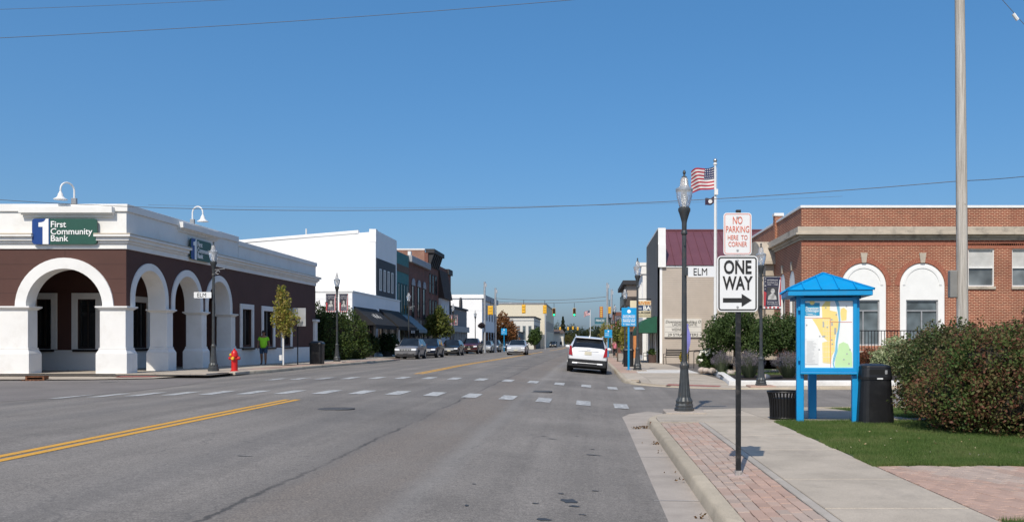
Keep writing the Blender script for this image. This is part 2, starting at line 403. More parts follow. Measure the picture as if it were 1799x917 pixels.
for (px, py, L, wd) in ((1000, 880, .30, .16), (1010, 889, .2, .05), (1040, 799, .34, .05), (1041, 789, .12, .04), (970, 771, .28, .025), (1013, 766, .12, .02), (955, 912, .18, .06), (820, 888, .06, .05), (833, 850, .08, .03), (985, 867, .1, .03), (1017, 734, .08, .04), (1045, 862, .1, .025), (940, 884, .14, .03), (1025, 904, .12, .03), (955, 766, .2, .02), (428, 801, .3, .02)):
    y = F * (CH - .1) / (py - HY)
    for _ in range(3): y = F * (CH - G(Xp(px, y), y)) / (py - HY)
    x = Xp(px, y); n = 10; pts = []
    for k_ in range(n):
        a = 2*math.pi*k_/n; j = random.uniform(.55, 1.2); pts.append((x + L*.36*j*math.cos(a), y + wd*.8*j*math.sin(a)))
    mb.q([(p[0], p[1], G(*p) + .004) for p in pts])
tag(mb.build('tar_spots', TAR), kind='stuff')

# --- kerbs and gutters
def kerb(path, zf, hs, w=.17, mat=CONC_K, name='kerb', side=1):
    mb = MB(); P = [Vector((p[0], p[1], 0)) for p in path]; rings = []
    for i, p in enumerate(P):
        d = (P[min(i+1, len(P)-1)] - P[max(i-1, 0)]).normalized(); nrm = Vector((d.y, -d.x, 0)) * side; h = hs[i] if isinstance(hs, list) else hs; z0 = zf(p.x, p.y)
        prof = [(0, -.2), (.0, 0), (.02, h*.72), (.034, h*.9), (.062, h), (w, h + .001), (w, -.2)]
        rings.append([(p.x + nrm.x*a, p.y + nrm.y*a, z0 + b) for a, b in prof])
    for a, b in zip(rings, rings[1:]):
        for k_ in range(len(a) - 1): mb.q([a[k_], a[k_+1], b[k_+1], b[k_]])
    mb.q(rings[0]); mb.q(list(reversed(rings[-1])))
    b = bmesh.new(); me = mb.mesh(name, mat); b.from_mesh(me); bmesh.ops.remove_doubles(b, verts=b.verts, dist=.0005); bmesh.ops.recalc_face_normals(b, faces=b.faces); b.to_mesh(me); b.free()
    me.polygons.foreach_set('use_smooth', [True]*len(me.polygons)); me.set_sharp_from_angle(angle=R(50))
    o = bpy.data.objects.new(name, me); COL.objects.link(o); return tag(o, kind='structure')
for a, b in ((-8, 6.05), (6.06, 9.3), (9.31, 12.4), (12.41, 15.45)): kerb([(1.09, y) for y in linspace(a, b, 6)], lambda x, y: 0, .13)
RUST = M('rusty_joint', (.13, .07, .045), .9, var=.3, scale=30)
struct(MB().box(1.1, 1.262, 15.455, 15.505, -.1, .12), 'kerb_joint', RUST)
cpath = [(1.09, 15.51), (1.1, 16.2), (1.16, 16.8), (1.34, 17.6), (1.75, 18.5), (2.4, 19.2), (3.3, 19.65), (4.6, 19.8), (9, 19.85), (30, 19.85)]
kerb(cpath, lambda x, y: 0, [.125, .11, .085, .055, .04, .035, .035, .04, .1, .12])
mb = MB(); gy = linspace(-8, 15.5, 12)
inner = [(1.1, y) for y in gy] + [(1.12, 16.2), (1.18, 16.8), (1.36, 17.55), (1.78, 18.4)]; outer = [(.56, y) for y in gy] + [(.56, 16.4), (.62, 17.3), (.85, 18.3), (1.3, 19.0)]
for i in range(len(inner) - 1):
    a, b, c, d = outer[i], inner[i], inner[i+1], outer[i+1]
    mb.q([(*a, .012), (*b, .004), (*c, .004), (*d, .012)]); mb.q([(a[0], a[1], -.03), (*a, .012), (*d, .012), (d[0], d[1], -.03)])
struct(mb, 'gutter', CONC_G)
mb = MB()
for y in (8.45, 11.6, 14.7): mb.q([(.58, y, .016), (1.09, y, .009), (1.09, y + .018, .009), (.58, y + .018, .016)])
struct(mb, 'gutter_joints', concrete('pale_joint', (.5, .47, .44)))
struct(MB().q([(.535, -8, .006), (.562, -8, .0135), (.562, 16.4, .0135), (.535, 16.4, .006)]), 'gutter_seam', TAR)
# leaf litter in the gutter
LITTER = leaf_mat('dry_leaves', [(.16, .085, .03), (.1, .05, .02), (.22, .14, .06)], 8, .1)
pts = []
for (px, py, n_, sp_) in ((1132, 751, 50, .045), (1150, 779, 20, .035), (1118, 752, 34, .05), (1192, 845, 8, .03), (1233, 908, 10, .05), (1125, 778, 2, .1), (1158, 794, 3, .06), (1180, 830, 2, .08)):
    y = F * (CH - .02) / (py - HY); x = Xp(px, y)
    for _ in range(n_): pts.append((x + random.gauss(0, sp_), y + random.gauss(0, sp_ * .5), .015 + random.random() * .035))
tag(leaves(pts, .038).build('leaf_litter', LITTER, recalc=False), kind='stuff')

# --- near right pavement: slabs, brick band, lawn
def GN(y): return .13 if y < 15.3 else .13 - .095 * min(1, (y - 15.3) / 4.2)
def slab(parent, x0, x1, y0, y1, zf, mat=CONC, th=.1, name='slab', g=.006):
    mb = MB(); x0 += g; x1 -= g; y0 += g; y1 -= g; e = .008
    B = [(x0, y0), (x1, y0), (x1, y1), (x0, y1)]; T = [(x0+e, y0+e), (x1-e, y0+e), (x1-e, y1-e), (x0+e, y1-e)]
    r0 = [(a, b, zf(b) - th) for a, b in B]; r1 = [(a, b, zf(b) - e) for a, b in B]; r2 = [(a, b, zf(b)) for a, b in T]
    for r, s in ((r0, r1), (r1, r2)):
        for i in range(4): mb.q([r[i], r[(i+1) % 4], s[(i+1) % 4], s[i]])
    mb.q(r2); return mb.build(name, mat, parent)
bed = struct(sheet([1.2, 3.4, 90], [-8, 15.3, 16.9], lambda x, y: GN(y) - .03), 'pavement', JOINT)
sheet([3.3, 90], [16.9, 19.62], lambda x, y: GN(y) - .03).build('sub_base', JOINT, bed)
for a, b in ((1.5, 3.4), (3.4, 5.6), (5.6, 7.47), (7.47, 9.04), (9.04, 11.45), (11.45, 13.16), (13.16, 15.3)): slab(bed, 2.06, 3.34, a, b, GN)
for a, b in ((0, 3), (3, 6), (6, 9), (9, 12), (12, 15.3)): slab(bed, 1.955, 2.06, a, b, lambda y: GN(y) + .001, CONC_D, name='edging')
def poly_slab(parent, pts, mat, dz=0, name='slab', th=.08):
    mb = MB(); c = [(a, b, GN(b) + dz) for a, b in pts]; mb.q(c)
    for i in range(len(c)):
        p, q = c[i], c[(i+1) % len(c)]; mb.q([p, q, (q[0], q[1], q[2]-th), (p[0], p[1], p[2]-th)])
    return mb.build(name, mat, parent)
poly_slab(bed, [(1.265, 15.31), (3.34, 15.31), (3.34, 16.9), (1.335, 16.9), (1.28, 16.2)], CONC, .003)
poly_slab(bed, [(1.345, 16.91), (3.34, 16.91), (3.34, 19.55), (2.55, 19.1), (1.9, 18.4), (1.5, 17.5)], CONC, .002)
poly_slab(bed, [(3.352, 16.3), (6.1, 16.3), (5.55, 19.2), (5.3, 19.72), (3.352, 19.62)], CONC, .002)
for i in range(9): poly_slab(bed, [(3.352 + 1.6*i, 15.63), (3.345 + 1.6*(i+1), 15.63), (3.345 + 1.6*(i+1), 16.29), (3.352 + 1.6*i, 16.29)], CONC, .001)
# paver bricks
def paver_mat(name, c):
    k = NT(name); k.b.inputs['Roughness'].default_value = .9; oi = k.n('ShaderNodeObjectInfo')
    x = k.mix(1, c, k.ramp(oi.outputs['Random'], [(0, .88), (1, 1.1)]), 'MULTIPLY')
    x = k.mix(1, x, k.ramp(k.noise(130, 3, .7), [(.3, .7), (.7, 1.25)]), 'MULTIPLY'); k.color(x); k.bump(k.noise(150, 2), .4, .004); return k.m
PV = [paver_mat('paver_pink', (.43, .29, .225)), paver_mat('paver_rose', (.43, .305, .24)), paver_mat('paver_grey', (.42, .325, .265))]
def paver_mesh(poly, h=.06, e=.006, name='brick', mat=None):
    c = Vector((sum(p[0] for p in poly)/len(poly), sum(p[1] for p in poly)/len(poly))); mb = MB()
    ins = [tuple(Vector(p) + (c - Vector(p)).normalized()*e) for p in poly]; n = len(poly)
    r0 = [(a, b, -h) for a, b in poly]; r1 = [(a, b, -e*.7) for a, b in poly]; r2 = [(a, b, 0) for a, b in ins]
    for r, s in ((r0, r1), (r1, r2)):
        for i in range(n): mb.q([r[i], r[(i+1) % n], s[(i+1) % n], s[i]])
    mb.q(r2); return mb.mesh(name, mat)
BM = [paver_mesh(rect(-.097, .097, -.053, .053), mat=m) for m in PV]
def tone(x, y):
    v = math.sin(x*3.1 + 1.3*math.sin(y*1.7)) + math.sin(y*1.1 + 2*math.sin(x*2.3)) + random.uniform(-1.1, 1.1); return 0 if v > .35 else (1 if v > -.5 else 2)
for r in range(6):
    for j in range(49):
        y = 5.6 + j*.2 + (.1 if r % 2 else 0); x = 1.325 + r*.1125
        if y > 15.15: continue
        o = bpy.data.objects.new('brick', BM[tone(x, y)]); COL.objects.link(o); o.parent = bed
        o.location = (x + random.gauss(0, .001), y, GN(y) + random.uniform(-.003, .003)); o.rotation_euler = (random.gauss(0, .006), random.gauss(0, .008), R(90) + random.gauss(0, .008))
def clip(poly, region):
    out = poly
    for i in range(len(region)):
        a, b = Vector(region[i]), Vector(region[(i+1) % len(region)]); inp = out; out = []
        if not inp: break
        def ins(p): return (b.x-a.x)*(p[1]-a.y) - (b.y-a.y)*(p[0]-a.x) >= 0
        for j in range(len(inp)):
            p, q = inp[j], inp[(j+1) % len(inp)]; ip, iq = ins(p), ins(q)
            if ip: out.append(p)
            if ip != iq:
                P_, Q_ = Vector(p), Vector(q); d = Q_ - P_; e = b - a; den = d.x*e.y - d.y*e.x
                if abs(den) > 1e-9:
                    t = ((a.x-P_.x)*e.y - (a.y-P_.y)*e.x)/den; out.append(tuple(P_ + d*t))
    return out
region = [(3.35, 7.0), (5.35, 7.0), (5.35, 10.0), (3.35, 10.0)]; ang = R(16.5); ca, sa = math.cos(ang), math.sin(ang); cnt = 0
BM2 = [paver_mesh(rect(-.053, .053, -.097, .097), mat=m) for m in PV]
for i in range(-30, 60):
    for j in range(-20, 50):
        u = i*.1125; v = j*.2 + (.1 if i % 2 else 0); x = 3.6 + u*ca - v*sa; y = 7.0 + u*sa + v*ca
        full = [(x + a*ca - b*sa, y + a*sa + b*ca) for a, b in rect(-.053, .053, -.097, .097)]
        c = clip(full, region)
        if len(c) < 3: continue
        area = abs(sum(c[k_][0]*c[(k_+1) % len(c)][1] - c[(k_+1) % len(c)][0]*c[k_][1] for k_ in range(len(c))))/2
        if area < .003: continue
        t = tone(x*.8, y*.8)
        if area > .0202: me = BM2[t]; rz = ang
        else: me = paver_mesh([(p[0]-x, p[1]-y) for p in c], mat=PV[t]); rz = 0
        o = bpy.data.objects.new('brick', me); COL.objects.link(o); o.parent = bed; o.location = (x, y, .13 + random.uniform(-.003, .002)); o.rotation_euler = (0, 0, rz); cnt += 1
struct(MB().box(5.36, 60, 4, 9.98, 0, .128), 'paved_plaza', PV[1])
# lawn
mb = MB()
lawn_polys = [[(3.35, 10.02), (60, 10.02), (60, 15.6), (3.35, 15.6)], [(6.12, 16.31), (60, 16.31), (60, 19.7), (5.35, 19.7), (5.58, 19.2)], [(3.36, 2), (60, 2), (60, 4), (5.0, 6.98), (3.36, 6.98)]]
for P_ in lawn_polys: mb.q([(a, b, GN(b) - .004) for a, b in P_])
struct(mb, 'lawn', TURF)
BLADE = leaf_mat('grass_blades', [(.06, .115, .022), (.09, .155, .034), (.13, .19, .05), (.19, .21, .08)], 1.5, .3)
mb = MB()
def blade(x, y, h, z=None):
    a = random.uniform(0, 6.283); w = random.uniform(.0018, .0036); lean = random.uniform(0, .6)*h; b = random.uniform(0, 6.283); z = (GN(y) if z is None else z) - .006; n = len(mb.v)
    dx, dy = w*math.cos(a), w*math.sin(a); lx, ly = lean*math.cos(b), lean*math.sin(b)
    mb.v.extend([(x-dx, y-dy, z), (x+dx, y+dy, z), (x+lx, y+ly, z+h)]); mb.f.append((n, n+1, n+2)); mb.mi.append(0)
def edge(y): return 3.35 + .05*math.sin(y*4.1) + .03*math.sin(y*11) - .03
for _ in range(190000):
    y = 10.02 + 5.6*random.random()**1.25; x = 3.3 + random.random()*(.53*y - 3.2)
    if x < edge(y): continue
    blade(x, y + .05*math.sin(x*7) - .04, random.uniform(.025, .062))
for _ in range(26000):
    y = random.uniform(16.32, 19.6); x = random.uniform(5.5, 9.5)
    if x > 6.12 - .18*(y-16.3): blade(x, y, random.uniform(.03, .07))
for _ in range(4000): blade(random.uniform(3.34, 4.6), random.uniform(6.3, 7.02), random.uniform(.025, .055))
tag(mb.build('grass', BLADE, recalc=False), kind='stuff')
pts = [(random.uniform(3.5, 6.5), random.uniform(10.1, 14), .165) for _ in range(46)]
tag(leaves(pts, .035).build('fallen_leaves', leaf_mat('pale_leaves', [(.5, .45, .3), (.3, .2, .08), (.55, .5, .42)], 8, .1), recalc=False), kind='stuff')

# --- far right corner pavement and planting bed
def GF(y): return (.03 + .1*min(1, max(0, (y-27.6)/4))) + fall(y)
bed2 = struct(sheet([1.42, 2.2, 4.2, 16], [31.8, 34, 42, 60, 80, 118], lambda x, y: GF(y) - .03), 'pavement', JOINT)
mb = MB(); pl = [(4.5, 27.72), (60, 27.72), (60, 30.2), (1.82, 30.2), (2.35, 29.4), (3.2, 28.4)]
mb.q([(a, b, GF(b)) for a, b in pl])
for (p, q) in zip(pl, pl[1:] + pl[:1]): mb.q([(*p, GF(p[1])), (*q, GF(q[1])), (*q, -.1), (*p, -.1)])
b_ = mb.build('apron', CONC, bed2)
ys2 = [30.2, 31.8, 34, 36, 38, 40, 42, 44, 46, 48, 50, 53, 56, 60, 65, 70, 80, 90, 104, 118]
for a, b in zip(ys2, ys2[1:]):
    new = 38 <= a < 42
    for (u0, u1, kind) in ((1.42, 2.2, 'b'), (2.2, 3.5, 'c'), (3.5, 4.9, 'c')):
        if u0 < 1.5 and a < 31: u0 = 1.85
        slab(bed2, u0, u1, a, b, lambda y: GF(y) + (.004 if kind == 'b' else .002), PV[1] if kind == 'b' and b > 38 else (CONC_N if new else CONC))
RED = M('red_tactile_paving', (.32, .12, .10), .9, var=.2, scale=20)
struct(MB().q([(2.6, 28.95, GF(28.95)+.006), (4.3, 28.25, GF(28.25)+.006), (4.45, 28.75, GF(28.75)+.006), (2.75, 29.5, GF(29.5)+.006)]), 'tactile_paving', RED)
fpath = [(40, 27.55), (8, 27.55), (5.5, 27.6), (4.5, 27.7), (3.2, 28.4), (2.3, 29.3), (1.6, 30.5), (1.3, 32), (1.25, 34)] + [(1.25, y) for y in range(38, 119, 8)]
kerb(fpath, lambda x, y: fall(y), [.12, .11, .06, .035, .03, .03, .06, .12, .13] + [.13]*11, side=1)
kerb([(1.25, y) for y in range(134, 330, 14)], lambda x, y: fall(y), .13)
struct(sheet([1.42, 12], [134, 202, 330], lambda x, y: GR(y)), 'pavement', CONC)
WKP = [(5.75, 40), (5.4, 36), (4.8, 29.0)]
kerb([(30, 28.75), (12, 28.75), (5.0, 28.75), (4.72, 28.9), (5.32, 36), (5.7, 40)], lambda x, y: GF(y), .17, w=.28, mat=WHITEK, name='bed_kerb', side=1)
struct(sheet([4.95, 12, 30], [29.0, 33, 33.01], lambda x, y: GF(y) + .13), 'planting_bed', MULCH)
struct(sheet([5.25, 12, 30], [33, 39.4], lambda x, y: GF(y) + .13), 'bed_lawn', TURF)
mb_old = mb; mb = MB()
for _ in range(9000):
    x = random.uniform(5.4, 12.5); y = random.uniform(32.6, 35); blade(x, y, random.uniform(.05, .11), GF(y) + .13)
tag(mb.build('bed_grass', BLADE, recalc=False), kind='stuff')

# --- left pavement
bed3 = struct(sheet([-60, -18, -15.8, -13.9], [31.2, 42, 62.4], lambda x, y: .34 + fall(y) - .03), 'pavement', JOINT)
def GLs(y): return .34 + fall(y)
mb = MB(); lp = [(-60, 30.4), (-17.2, 30.4), (-15.2, 31.2), (-60, 31.9)]
mb.q([(-60, 29.6, .25), (-17.5, 29.6, .235), (-15.6, 30.6, .235), (-14.6, 31.9, .30), (-60, 31.9, .335)]); mb.build('apron', CONC, bed3)
yy = [31.9, 33.3, 34.8, 36.3, 37.8, 39.3, 40.8, 42.3, 43.8, 45.3, 46.8, 48.3, 50, 52, 54.5, 57, 59.5, 62.4]
for a, b in zip(yy, yy[1:]):
    for (u0, u1, m_) in ((-13.8 if a > 33 else -14.3, -14.9, 'b'), (-14.9, -16.2, 'c'), (-16.2, -17.7, 'c')):
        slab(bed3, u1, u0, a, b, lambda y: GLs(y) + .002, PV[1] if m_ == 'b' and a > 36 else CONC)
mb = MB(); mb.q([(-40, 31.9, .338), (-17.7, 31.9, .338), (-17.7, 62.4, .238), (-40, 62.4, .238)]); mb.build('porch_floor', CONC, bed3)
kerb([(-17.6, 31.0), (-16, 31.5), (-15.0, 32.3), (-14.2, 33.4), (-13.75, 34.8), (-13.62, 37), (-13.6, 42), (-13.6, 50), (-13.6, 58), (-13.8, 60.5), (-14.6, 61.9), (-15.8, 62.5)], lambda x, y: .2 + fall(y), [.03, .03, .05, .1, .14, .14, .14, .14, .14, .14, .14, .14], side=-1)
kerb([(-15.8, 62.5), (-15.8, 80), (-15.8, 100), (-15.8, 129)], lambda x, y: .2 + fall(y), .14, side=-1)
struct(sheet([-40, -15.95], [62.4, 80, 100, 129], lambda x, y: .337 + fall(y)), 'pavement', CONC)
kerb([(-15.8, 149), (-15.8, 202), (-15.8, 330)], lambda x, y: .2 + fall(y), .14, side=-1)
struct(sheet([-40, -15.95], [149, 202, 330], lambda x, y: .337 + fall(y)), 'pavement', CONC)
struct(MB().q([(-17.1, 30.75, .262), (-15.9, 30.95, .262), (-15.5, 31.5, .30), (-17.1, 31.4, .30)]), 'tactile_paving', RED)
RUSTY = M('rusted_iron', (.20, .085, .04), .9, .2, var=.5, scale=12, dirt=(.05, .03, .02))
g = thing('storm_drain', 'rusty orange storm drain inlet in the kerb before the bank arch', 'storm drain', (Xp(82, 30.2), 29.9, .2))
x = Xp(82, 30.2); MB().plate(rect(x-.33, x+.33, .2, .34), [rect(x-.27, x+.27, .235, .305)], 'y', 29.55, .25).build('frame', RUSTY, g)
MB().box(x-.27, x+.27, 29.7, 29.8, .235, .305).build('throat', M('dark_void', (.01, .009, .008), 1), g)
for i in range(5): MB().box(x-.3+.13*i, x-.24+.13*i, 29.32, 29.54, .205, .225).build('bar', RUSTY, g)
MB().box(x-.33, x+.33, 29.3, 29.55, .19, .204).build('tray', RUSTY, g)
g = thing('storm_drain', 'dark kerb inlet drain at the street lamp and hydrant', 'storm drain', (-14.0, 33.6, .2))
MB().obox((-14.45, 32.95, .27), (-13.95, 33.75, .27), .3, .14).build('frame', M('stained_concrete', (.16, .12, .1), .9, var=.3), g)
MB().obox((-14.28, 33.0, .26), (-13.95, 33.55, .26), .16, .08).build('throat', MATS['dark_void'], g)
# ================================================================ BUILDINGS, LEFT SIDE
STUC = M('white_stucco', (.80, .79, .76), .85, var=.04, scale=1.2, bump=.2, bscale=50, dirt=(.70, .68, .64))
def brown_wall():
    k = NT('brown_stucco'); k.b.inputs['Roughness'].default_value = .8
    k.color(k.mix(1, (.088, .038, .029), k.ramp(k.noise(.8, 5, .6), [(.3, .88), (.7, 1.1)]), 'MULTIPLY')); k.bump(k.noise(80, 3), .2, .01); return k.m
BROWN = brown_wall(); GLASS = glass_mat('window_glass'); GLASSB = glass_mat('sky_tinted_glass', (.11, .14, .155), .06)  # paler pane colour has the sky's reflection painted into it
DKFRAME = M('dark_bronze_frame', (.03, .022, .018), .5, .2)
CREAMTRIM = M('tan_coping', (.50, .43, .33), .8, var=.1)
WMET = M('white_painted_metal', (.78, .78, .76), .4, .0, var=.05)
def win(parent, axis, pos, out, u0, u1, z0, z1, fm, pm, fw=.08, fd=.08, cols=1, rows=1, sill=None, label=None, pd=.02):
    """framed window standing proud of plane pos towards out (+1/-1); pane is its sub-part"""
    mb = MB().plate(rect(u0, u1, z0, z1), [rect(u0+fw, u1-fw, z0+fw, z1-fw)], axis, pos, out*fd)
    b = .5*fw
    for i in range(1, cols):
        u = u0 + fw + (u1-u0-2*fw)*i/cols; mb.plate(rect(u-b/2, u+b/2, z0+fw, z1-fw), (), axis, pos, out*fd*.7)
    for i in range(1, rows):
        z = z0 + fw + (z1-z0-2*fw)*i/rows; mb.plate(rect(u0+fw, u1-fw, z-b/2, z+b/2), (), axis, pos, out*fd*.66)
    w = mb.build('window', fm, parent)
    if label: w['label'] = label
    MB().plate(rect(u0+fw*.5, u1-fw*.5, z0+fw*.5, z1-fw*.5), (), axis, pos + out*.004, out*pd).build('pane', pm, w)
    if sill: MB().plate(rect(u0-.06, u1+.06, z0-.1, z0), (), axis, pos, out*(fd+.08)).build('sill', sill, w)
    return w
# ---------------- bank on the corner
BX, BY, BY1 = -17.5, 32.28, 54.6            # street-side plane, front plane, far end
bank = thing('bank_building', 'brown and white corner bank with arched porch and parapet', 'bank', (-20, 43, .3))
ZT = 6.72; ZB = 5.03; ZC = 2.84; fl = .3
cx0 = Xp(114, BY); spr = 2.84; ro = 1.86; ri = 1.47; th = .5
# front wall with its arch, brown above the piers
front = [(-34, ZC), (cx0-ro-1.6-.9, ZC)]
pier_l = (Xp(-62, BY), Xp(54, BY)); pier_r = (Xp(175, BY), BX)
fw_ = [(-32, fl), (-32, ZB), (BX-.005, ZB), (BX-.005, ZC), (cx0+ri, ZC)] + arc(cx0, spr, ri, 0, 180, 20)[0:] + [(pier_l[0]+.1, ZC), (pier_l[0]+.1, fl)]
MB().plate(fw_, (), 'y', BY, th).build('front_wall', BROWN, bank)
mb = MB()
for z in (4.45, 3.9, 3.36): mb.box(-32, cx0 - (math.sqrt(max(0, ro*ro-(z-spr)**2)) + .03), BY-.004, BY+.01, z, z+.018); mb.box(cx0 + math.sqrt(max(0, ro*ro-(z-spr)**2)) + .03, BX-.01, BY-.004, BY+.01, z, z+.018)
mb.box(cx0-.01, cx0+.01, BY-.004, BY+.01, spr+ro+.02, ZB); mb.build('wall_joint', M('brown_joint', (.07, .035, .03), .9), bank)
def arch_ring(axis, pos, out, cu, zs, ro, ri, z0, thick):
    o = [(cu+ro, z0)] + arc(cu, zs, ro, 0, 180, 24) + [(cu-ro, z0)] if z0 < zs - .01 else arc(cu, zs, ro, 0, 180, 24)
    i = [(cu-ri, z0)] + list(reversed(arc(cu, zs, ri, 0, 180, 24))) + [(cu+ri, z0)] if z0 < zs - .01 else list(reversed(arc(cu, zs, ri, 0, 180, 24)))
    return MB().plate(o + i, (), axis, pos, thick).build('arch', STUC, bank, smooth=30)
arch_ring('y', BY-.06, -1, cx0, spr, ro, ri-.02, spr, th+.08)
# side arcade
cys = (34.0, 37.17, 40.33); spr2 = 3.18; ro2 = 1.45; ri2 = 1.19
o2 = [(BY+.002, ZC), (BY+.002, ZB), (BY1, ZB), (BY1, fl), (43.0, fl), (43.0, ZC)]
sw = [(BY+.002, ZB), (BY1, ZB), (BY1, fl-.1), (42.05, fl-.1), (42.05, ZC)]
for c in reversed(cys): sw += [(c+ri2, ZC)] + arc(c, spr2, ri2, 0, 180, 18) + [(c-ri2, ZC)]
sw += [(BY+.002, ZC)]
wins = [(42.75, 44.45), (45.55, 47.45), (48.45, 50.2)]
MB().plate(sw, [rect(a+.22, b-.22, 1.35, 3.2) for a, b in wins], 'x', BX, -.62).build('side_wall', BROWN, bank)
for c in cys: arch_ring('x', BX+.05, 1, c, spr2, ro2, ri2-.02, ZC-.02, -.72)
# piers: shaft, flared foot, moulded cap
def pier(x0, x1, y0, y1, zt=ZC, zb=fl):
    mb = MB(); f = .10
    mb.box(x0, x1, y0, y1, zb+1.0, zt-.12)
    mb.hexa([(x0-f, y0-f, zb-.1), (x1+f, y0-f, zb-.1), (x1+f, y1+f, zb-.1), (x0-f, y1+f, zb-.1), (x0-f, y0-f, zb+.78), (x1+f, y0-f, zb+.78), (x1+f, y1+f, zb+.78), (x0-f, y1+f, zb+.78)])
    mb.hexa([(x0-f, y0-f, zb+.781), (x1+f, y0-f, zb+.781), (x1+f, y1+f, zb+.781), (x0-f, y1+f, zb+.781), (x0-.03, y0-.03, zb+.93), (x1+.03, y0-.03, zb+.93), (x1+.03, y1+.03, zb+.93), (x0-.03, y1+.03, zb+.93)])
    mb.box(x0-.03, x1+.03, y0-.03, y1+.03, zb+.931, zb+.999)
    o = mb.build('pier', STUC, bank, bev=.012); m2 = MB()
    m2.hexa([(x0+.005, y0+.005, zt-.119), (x1-.005, y0+.005, zt-.119), (x1-.005, y1-.005, zt-.119), (x0+.005, y1-.005, zt-.119), (x0-.1, y0-.1, zt-.03), (x1+.1, y0-.1, zt-.03), (x1+.1, y1+.1, zt-.03), (x0-.1, y1+.1, zt-.03)])
    m2.box(x0-.12, x1+.12, y0-.12, y1+.12, zt-.029, zt+.03); m2.build('cap', STUC, o, bev=.01)
pier(pier_r[0]+.06, BX+.03, BY-.10, BY+.46); pier(pier_l[0], pier_l[1]-.04, BY-.10, BY+.46)
for y in (35.34, 38.5, 41.66): pier(BX-.68, BX+.03, y, y+.5)
# white dado along the street wall, end pilaster, windows
mb = MB(); mb.box(BX-.1, BX+.07, 42.1, BY1-.5, -.1, 1.16); mb.build('dado', STUC, bank, bev=.012)
mb = MB(); mb.box(BX-.3, BX+.12, BY1-.5, BY1+.05, -.2, 2.75); mb.build('pilaster', STUC, bank, bev=.012); MB().box(BX-.3, BX+.24, BY1-.6, BY1+.12, 2.751, 2.9).build('pilaster_cap', STUC, bank, bev=.02)
def bank_window(axis, pos, out, a, b, z0=1.2, z1=3.42, rec=.14, mat=STUC):
    w = MB().plate(rect(a, b, z0, z1), [rect(a+.24, b-.24, z0+.02, z1-.26)], axis, pos, out*.07).build('window', mat, bank, bev=.008)
    MB().plate(rect(a+.2, b-.2, z0, z1-.22), [rect(a+.29, (a+b)/2-.03, z0+.1, z1-.3), rect((a+b)/2+.03, b-.29, z0+.1, z1-.3)], axis, pos - out*rec, out*.05).build('frame', DKFRAME, w)
    MB().plate(rect(a+.22, b-.22, z0+.05, z1-.25), (), axis, pos - out*(rec+.02), out*.02).build('pane', GLASS, w)
    MB().plate(rect(a+.1, b-.1, z0-.1, z0-.002), (), axis, pos, out*.17).build('sill', DKFRAME, w)
for a, b in wins: bank_window('x', BX, 1, a, b)
# porch: inner walls, ceiling
PX, PY = -20.6, 36.1
f1 = (Xp(55, PY), Xp(101, PY)); f2 = (Xp(127, PY), Xp(179, PY))
MB().plate(rect(-32, PX, -.1, ZB), [rect(a+.24, b-.24, 1.22, 3.3) for a, b in (f1, f2)], 'y', PY, .25).build('porch_wall', BROWN, bank)
for a, b in (f1, f2): bank_window('y', PY, -1, a, b, 1.2, 3.58, rec=.1)
MB().plate(rect(PY+.26, 42.9, -.1, ZB), [rect(38.4, 39.7, 1.22, 3.3)], 'x', PX, -.25).build('porch_wall', BROWN, bank)
bank_window('x', PX, 1, 38.15, 39.95, 1.2, 3.58, rec=.1)
mb = MB(); mb.box(-32, PX+.06, PY-.06, PY+.02, 0, 1.17); mb.box(PX-.02, PX+.062, PY-.06, 42.2, 0, 1.171); mb.build('porch_dado', STUC, bank)
MB().box(PX-.25, BX-.72, 42.0, 42.25, 0, ZB-.01).build('porch_wall', BROWN, bank)
MB().box(-32, BX-.1, BY+.1, BY1-.1, ZB-.12, ZB-.02).build('porch_ceiling', BROWN, bank)
# fascia, cornice, parapet (profiles swept along front then street side)
def L_band(d, z0, z1, name, mat, y1=BY1, top=None):
    """band projecting d beyond both wall planes"""
    mb = MB(); mb.plate([(-32, BY-d), (BX+d, BY-d), (BX+d, y1+d*.6), (BX-.4, y1+d*.6), (BX-.4, BY+.4), (-32, BY+.4)], (), 'z', z0, z1-z0); return mb.build(name, mat, bank, bev=.012)
L_band(.05, ZB, 5.24, 'fascia', STUC)
L_band(.02, 5.241, ZT-.28, 'parapet_wall', STUC, 42.5)
mb = MB().box(BX-.38, BX+.02, 42.56, BY1, 5.241, ZT-.44); mb.build('parapet_wall', STUC, bank)
L_band(.09, ZT-.279, ZT, 'coping', STUC, 42.4); MB().box(BX-.38, BX+.09, 42.5, BY1+.08, ZT-.439, ZT-.2).build('coping', STUC, bank, bev=.012)
MB().box(-32, BX-.2, BY+.3, BY1-.05, ZT-.8, ZT-.7).build('roof', M('roof_gravel', (.3, .29, .28), .95), bank)
def cornice_front(u0, u1):
    for d, z0, z1, m in ((.12, 5.241, 5.33, STUC), (.20, 5.331, 5.47, STUC), (.30, 5.471, 5.55, STUC), (.30, 5.551, 5.60, CREAMTRIM)):
        MB().box(u0 - d*.4, u1 + d*.4, BY-d, BY+.2, z0, z1).build('cornice', m, bank, bev=.01)
sx0, sx1 = Xp(62, BY), Xp(175, BY)
cornice_front(-32, sx0-.08)
for d, z0, z1, m in ((.12, 5.241, 5.33, STUC), (.20, 5.331, 5.47, STUC), (.30, 5.471, 5.55, STUC), (.30, 5.551, 5.60, CREAMTRIM)):
    mb = MB(); e = d*.4
    mb.plate([(sx1+.05-e, BY-d), (BX+d, BY-d), (BX+d, 36.9+e), (BX-.2, 36.9+e), (BX-.2, BY+.2), (sx1+.05-e, BY+.2)], (), 'z', z0, z1-z0); mb.build('cornice', m, bank, bev=.01)
    MB().box(BX-.2, BX+d, 39.3-e, BY1+d, z0, z1).build('cornice', m, bank, bev=.01)
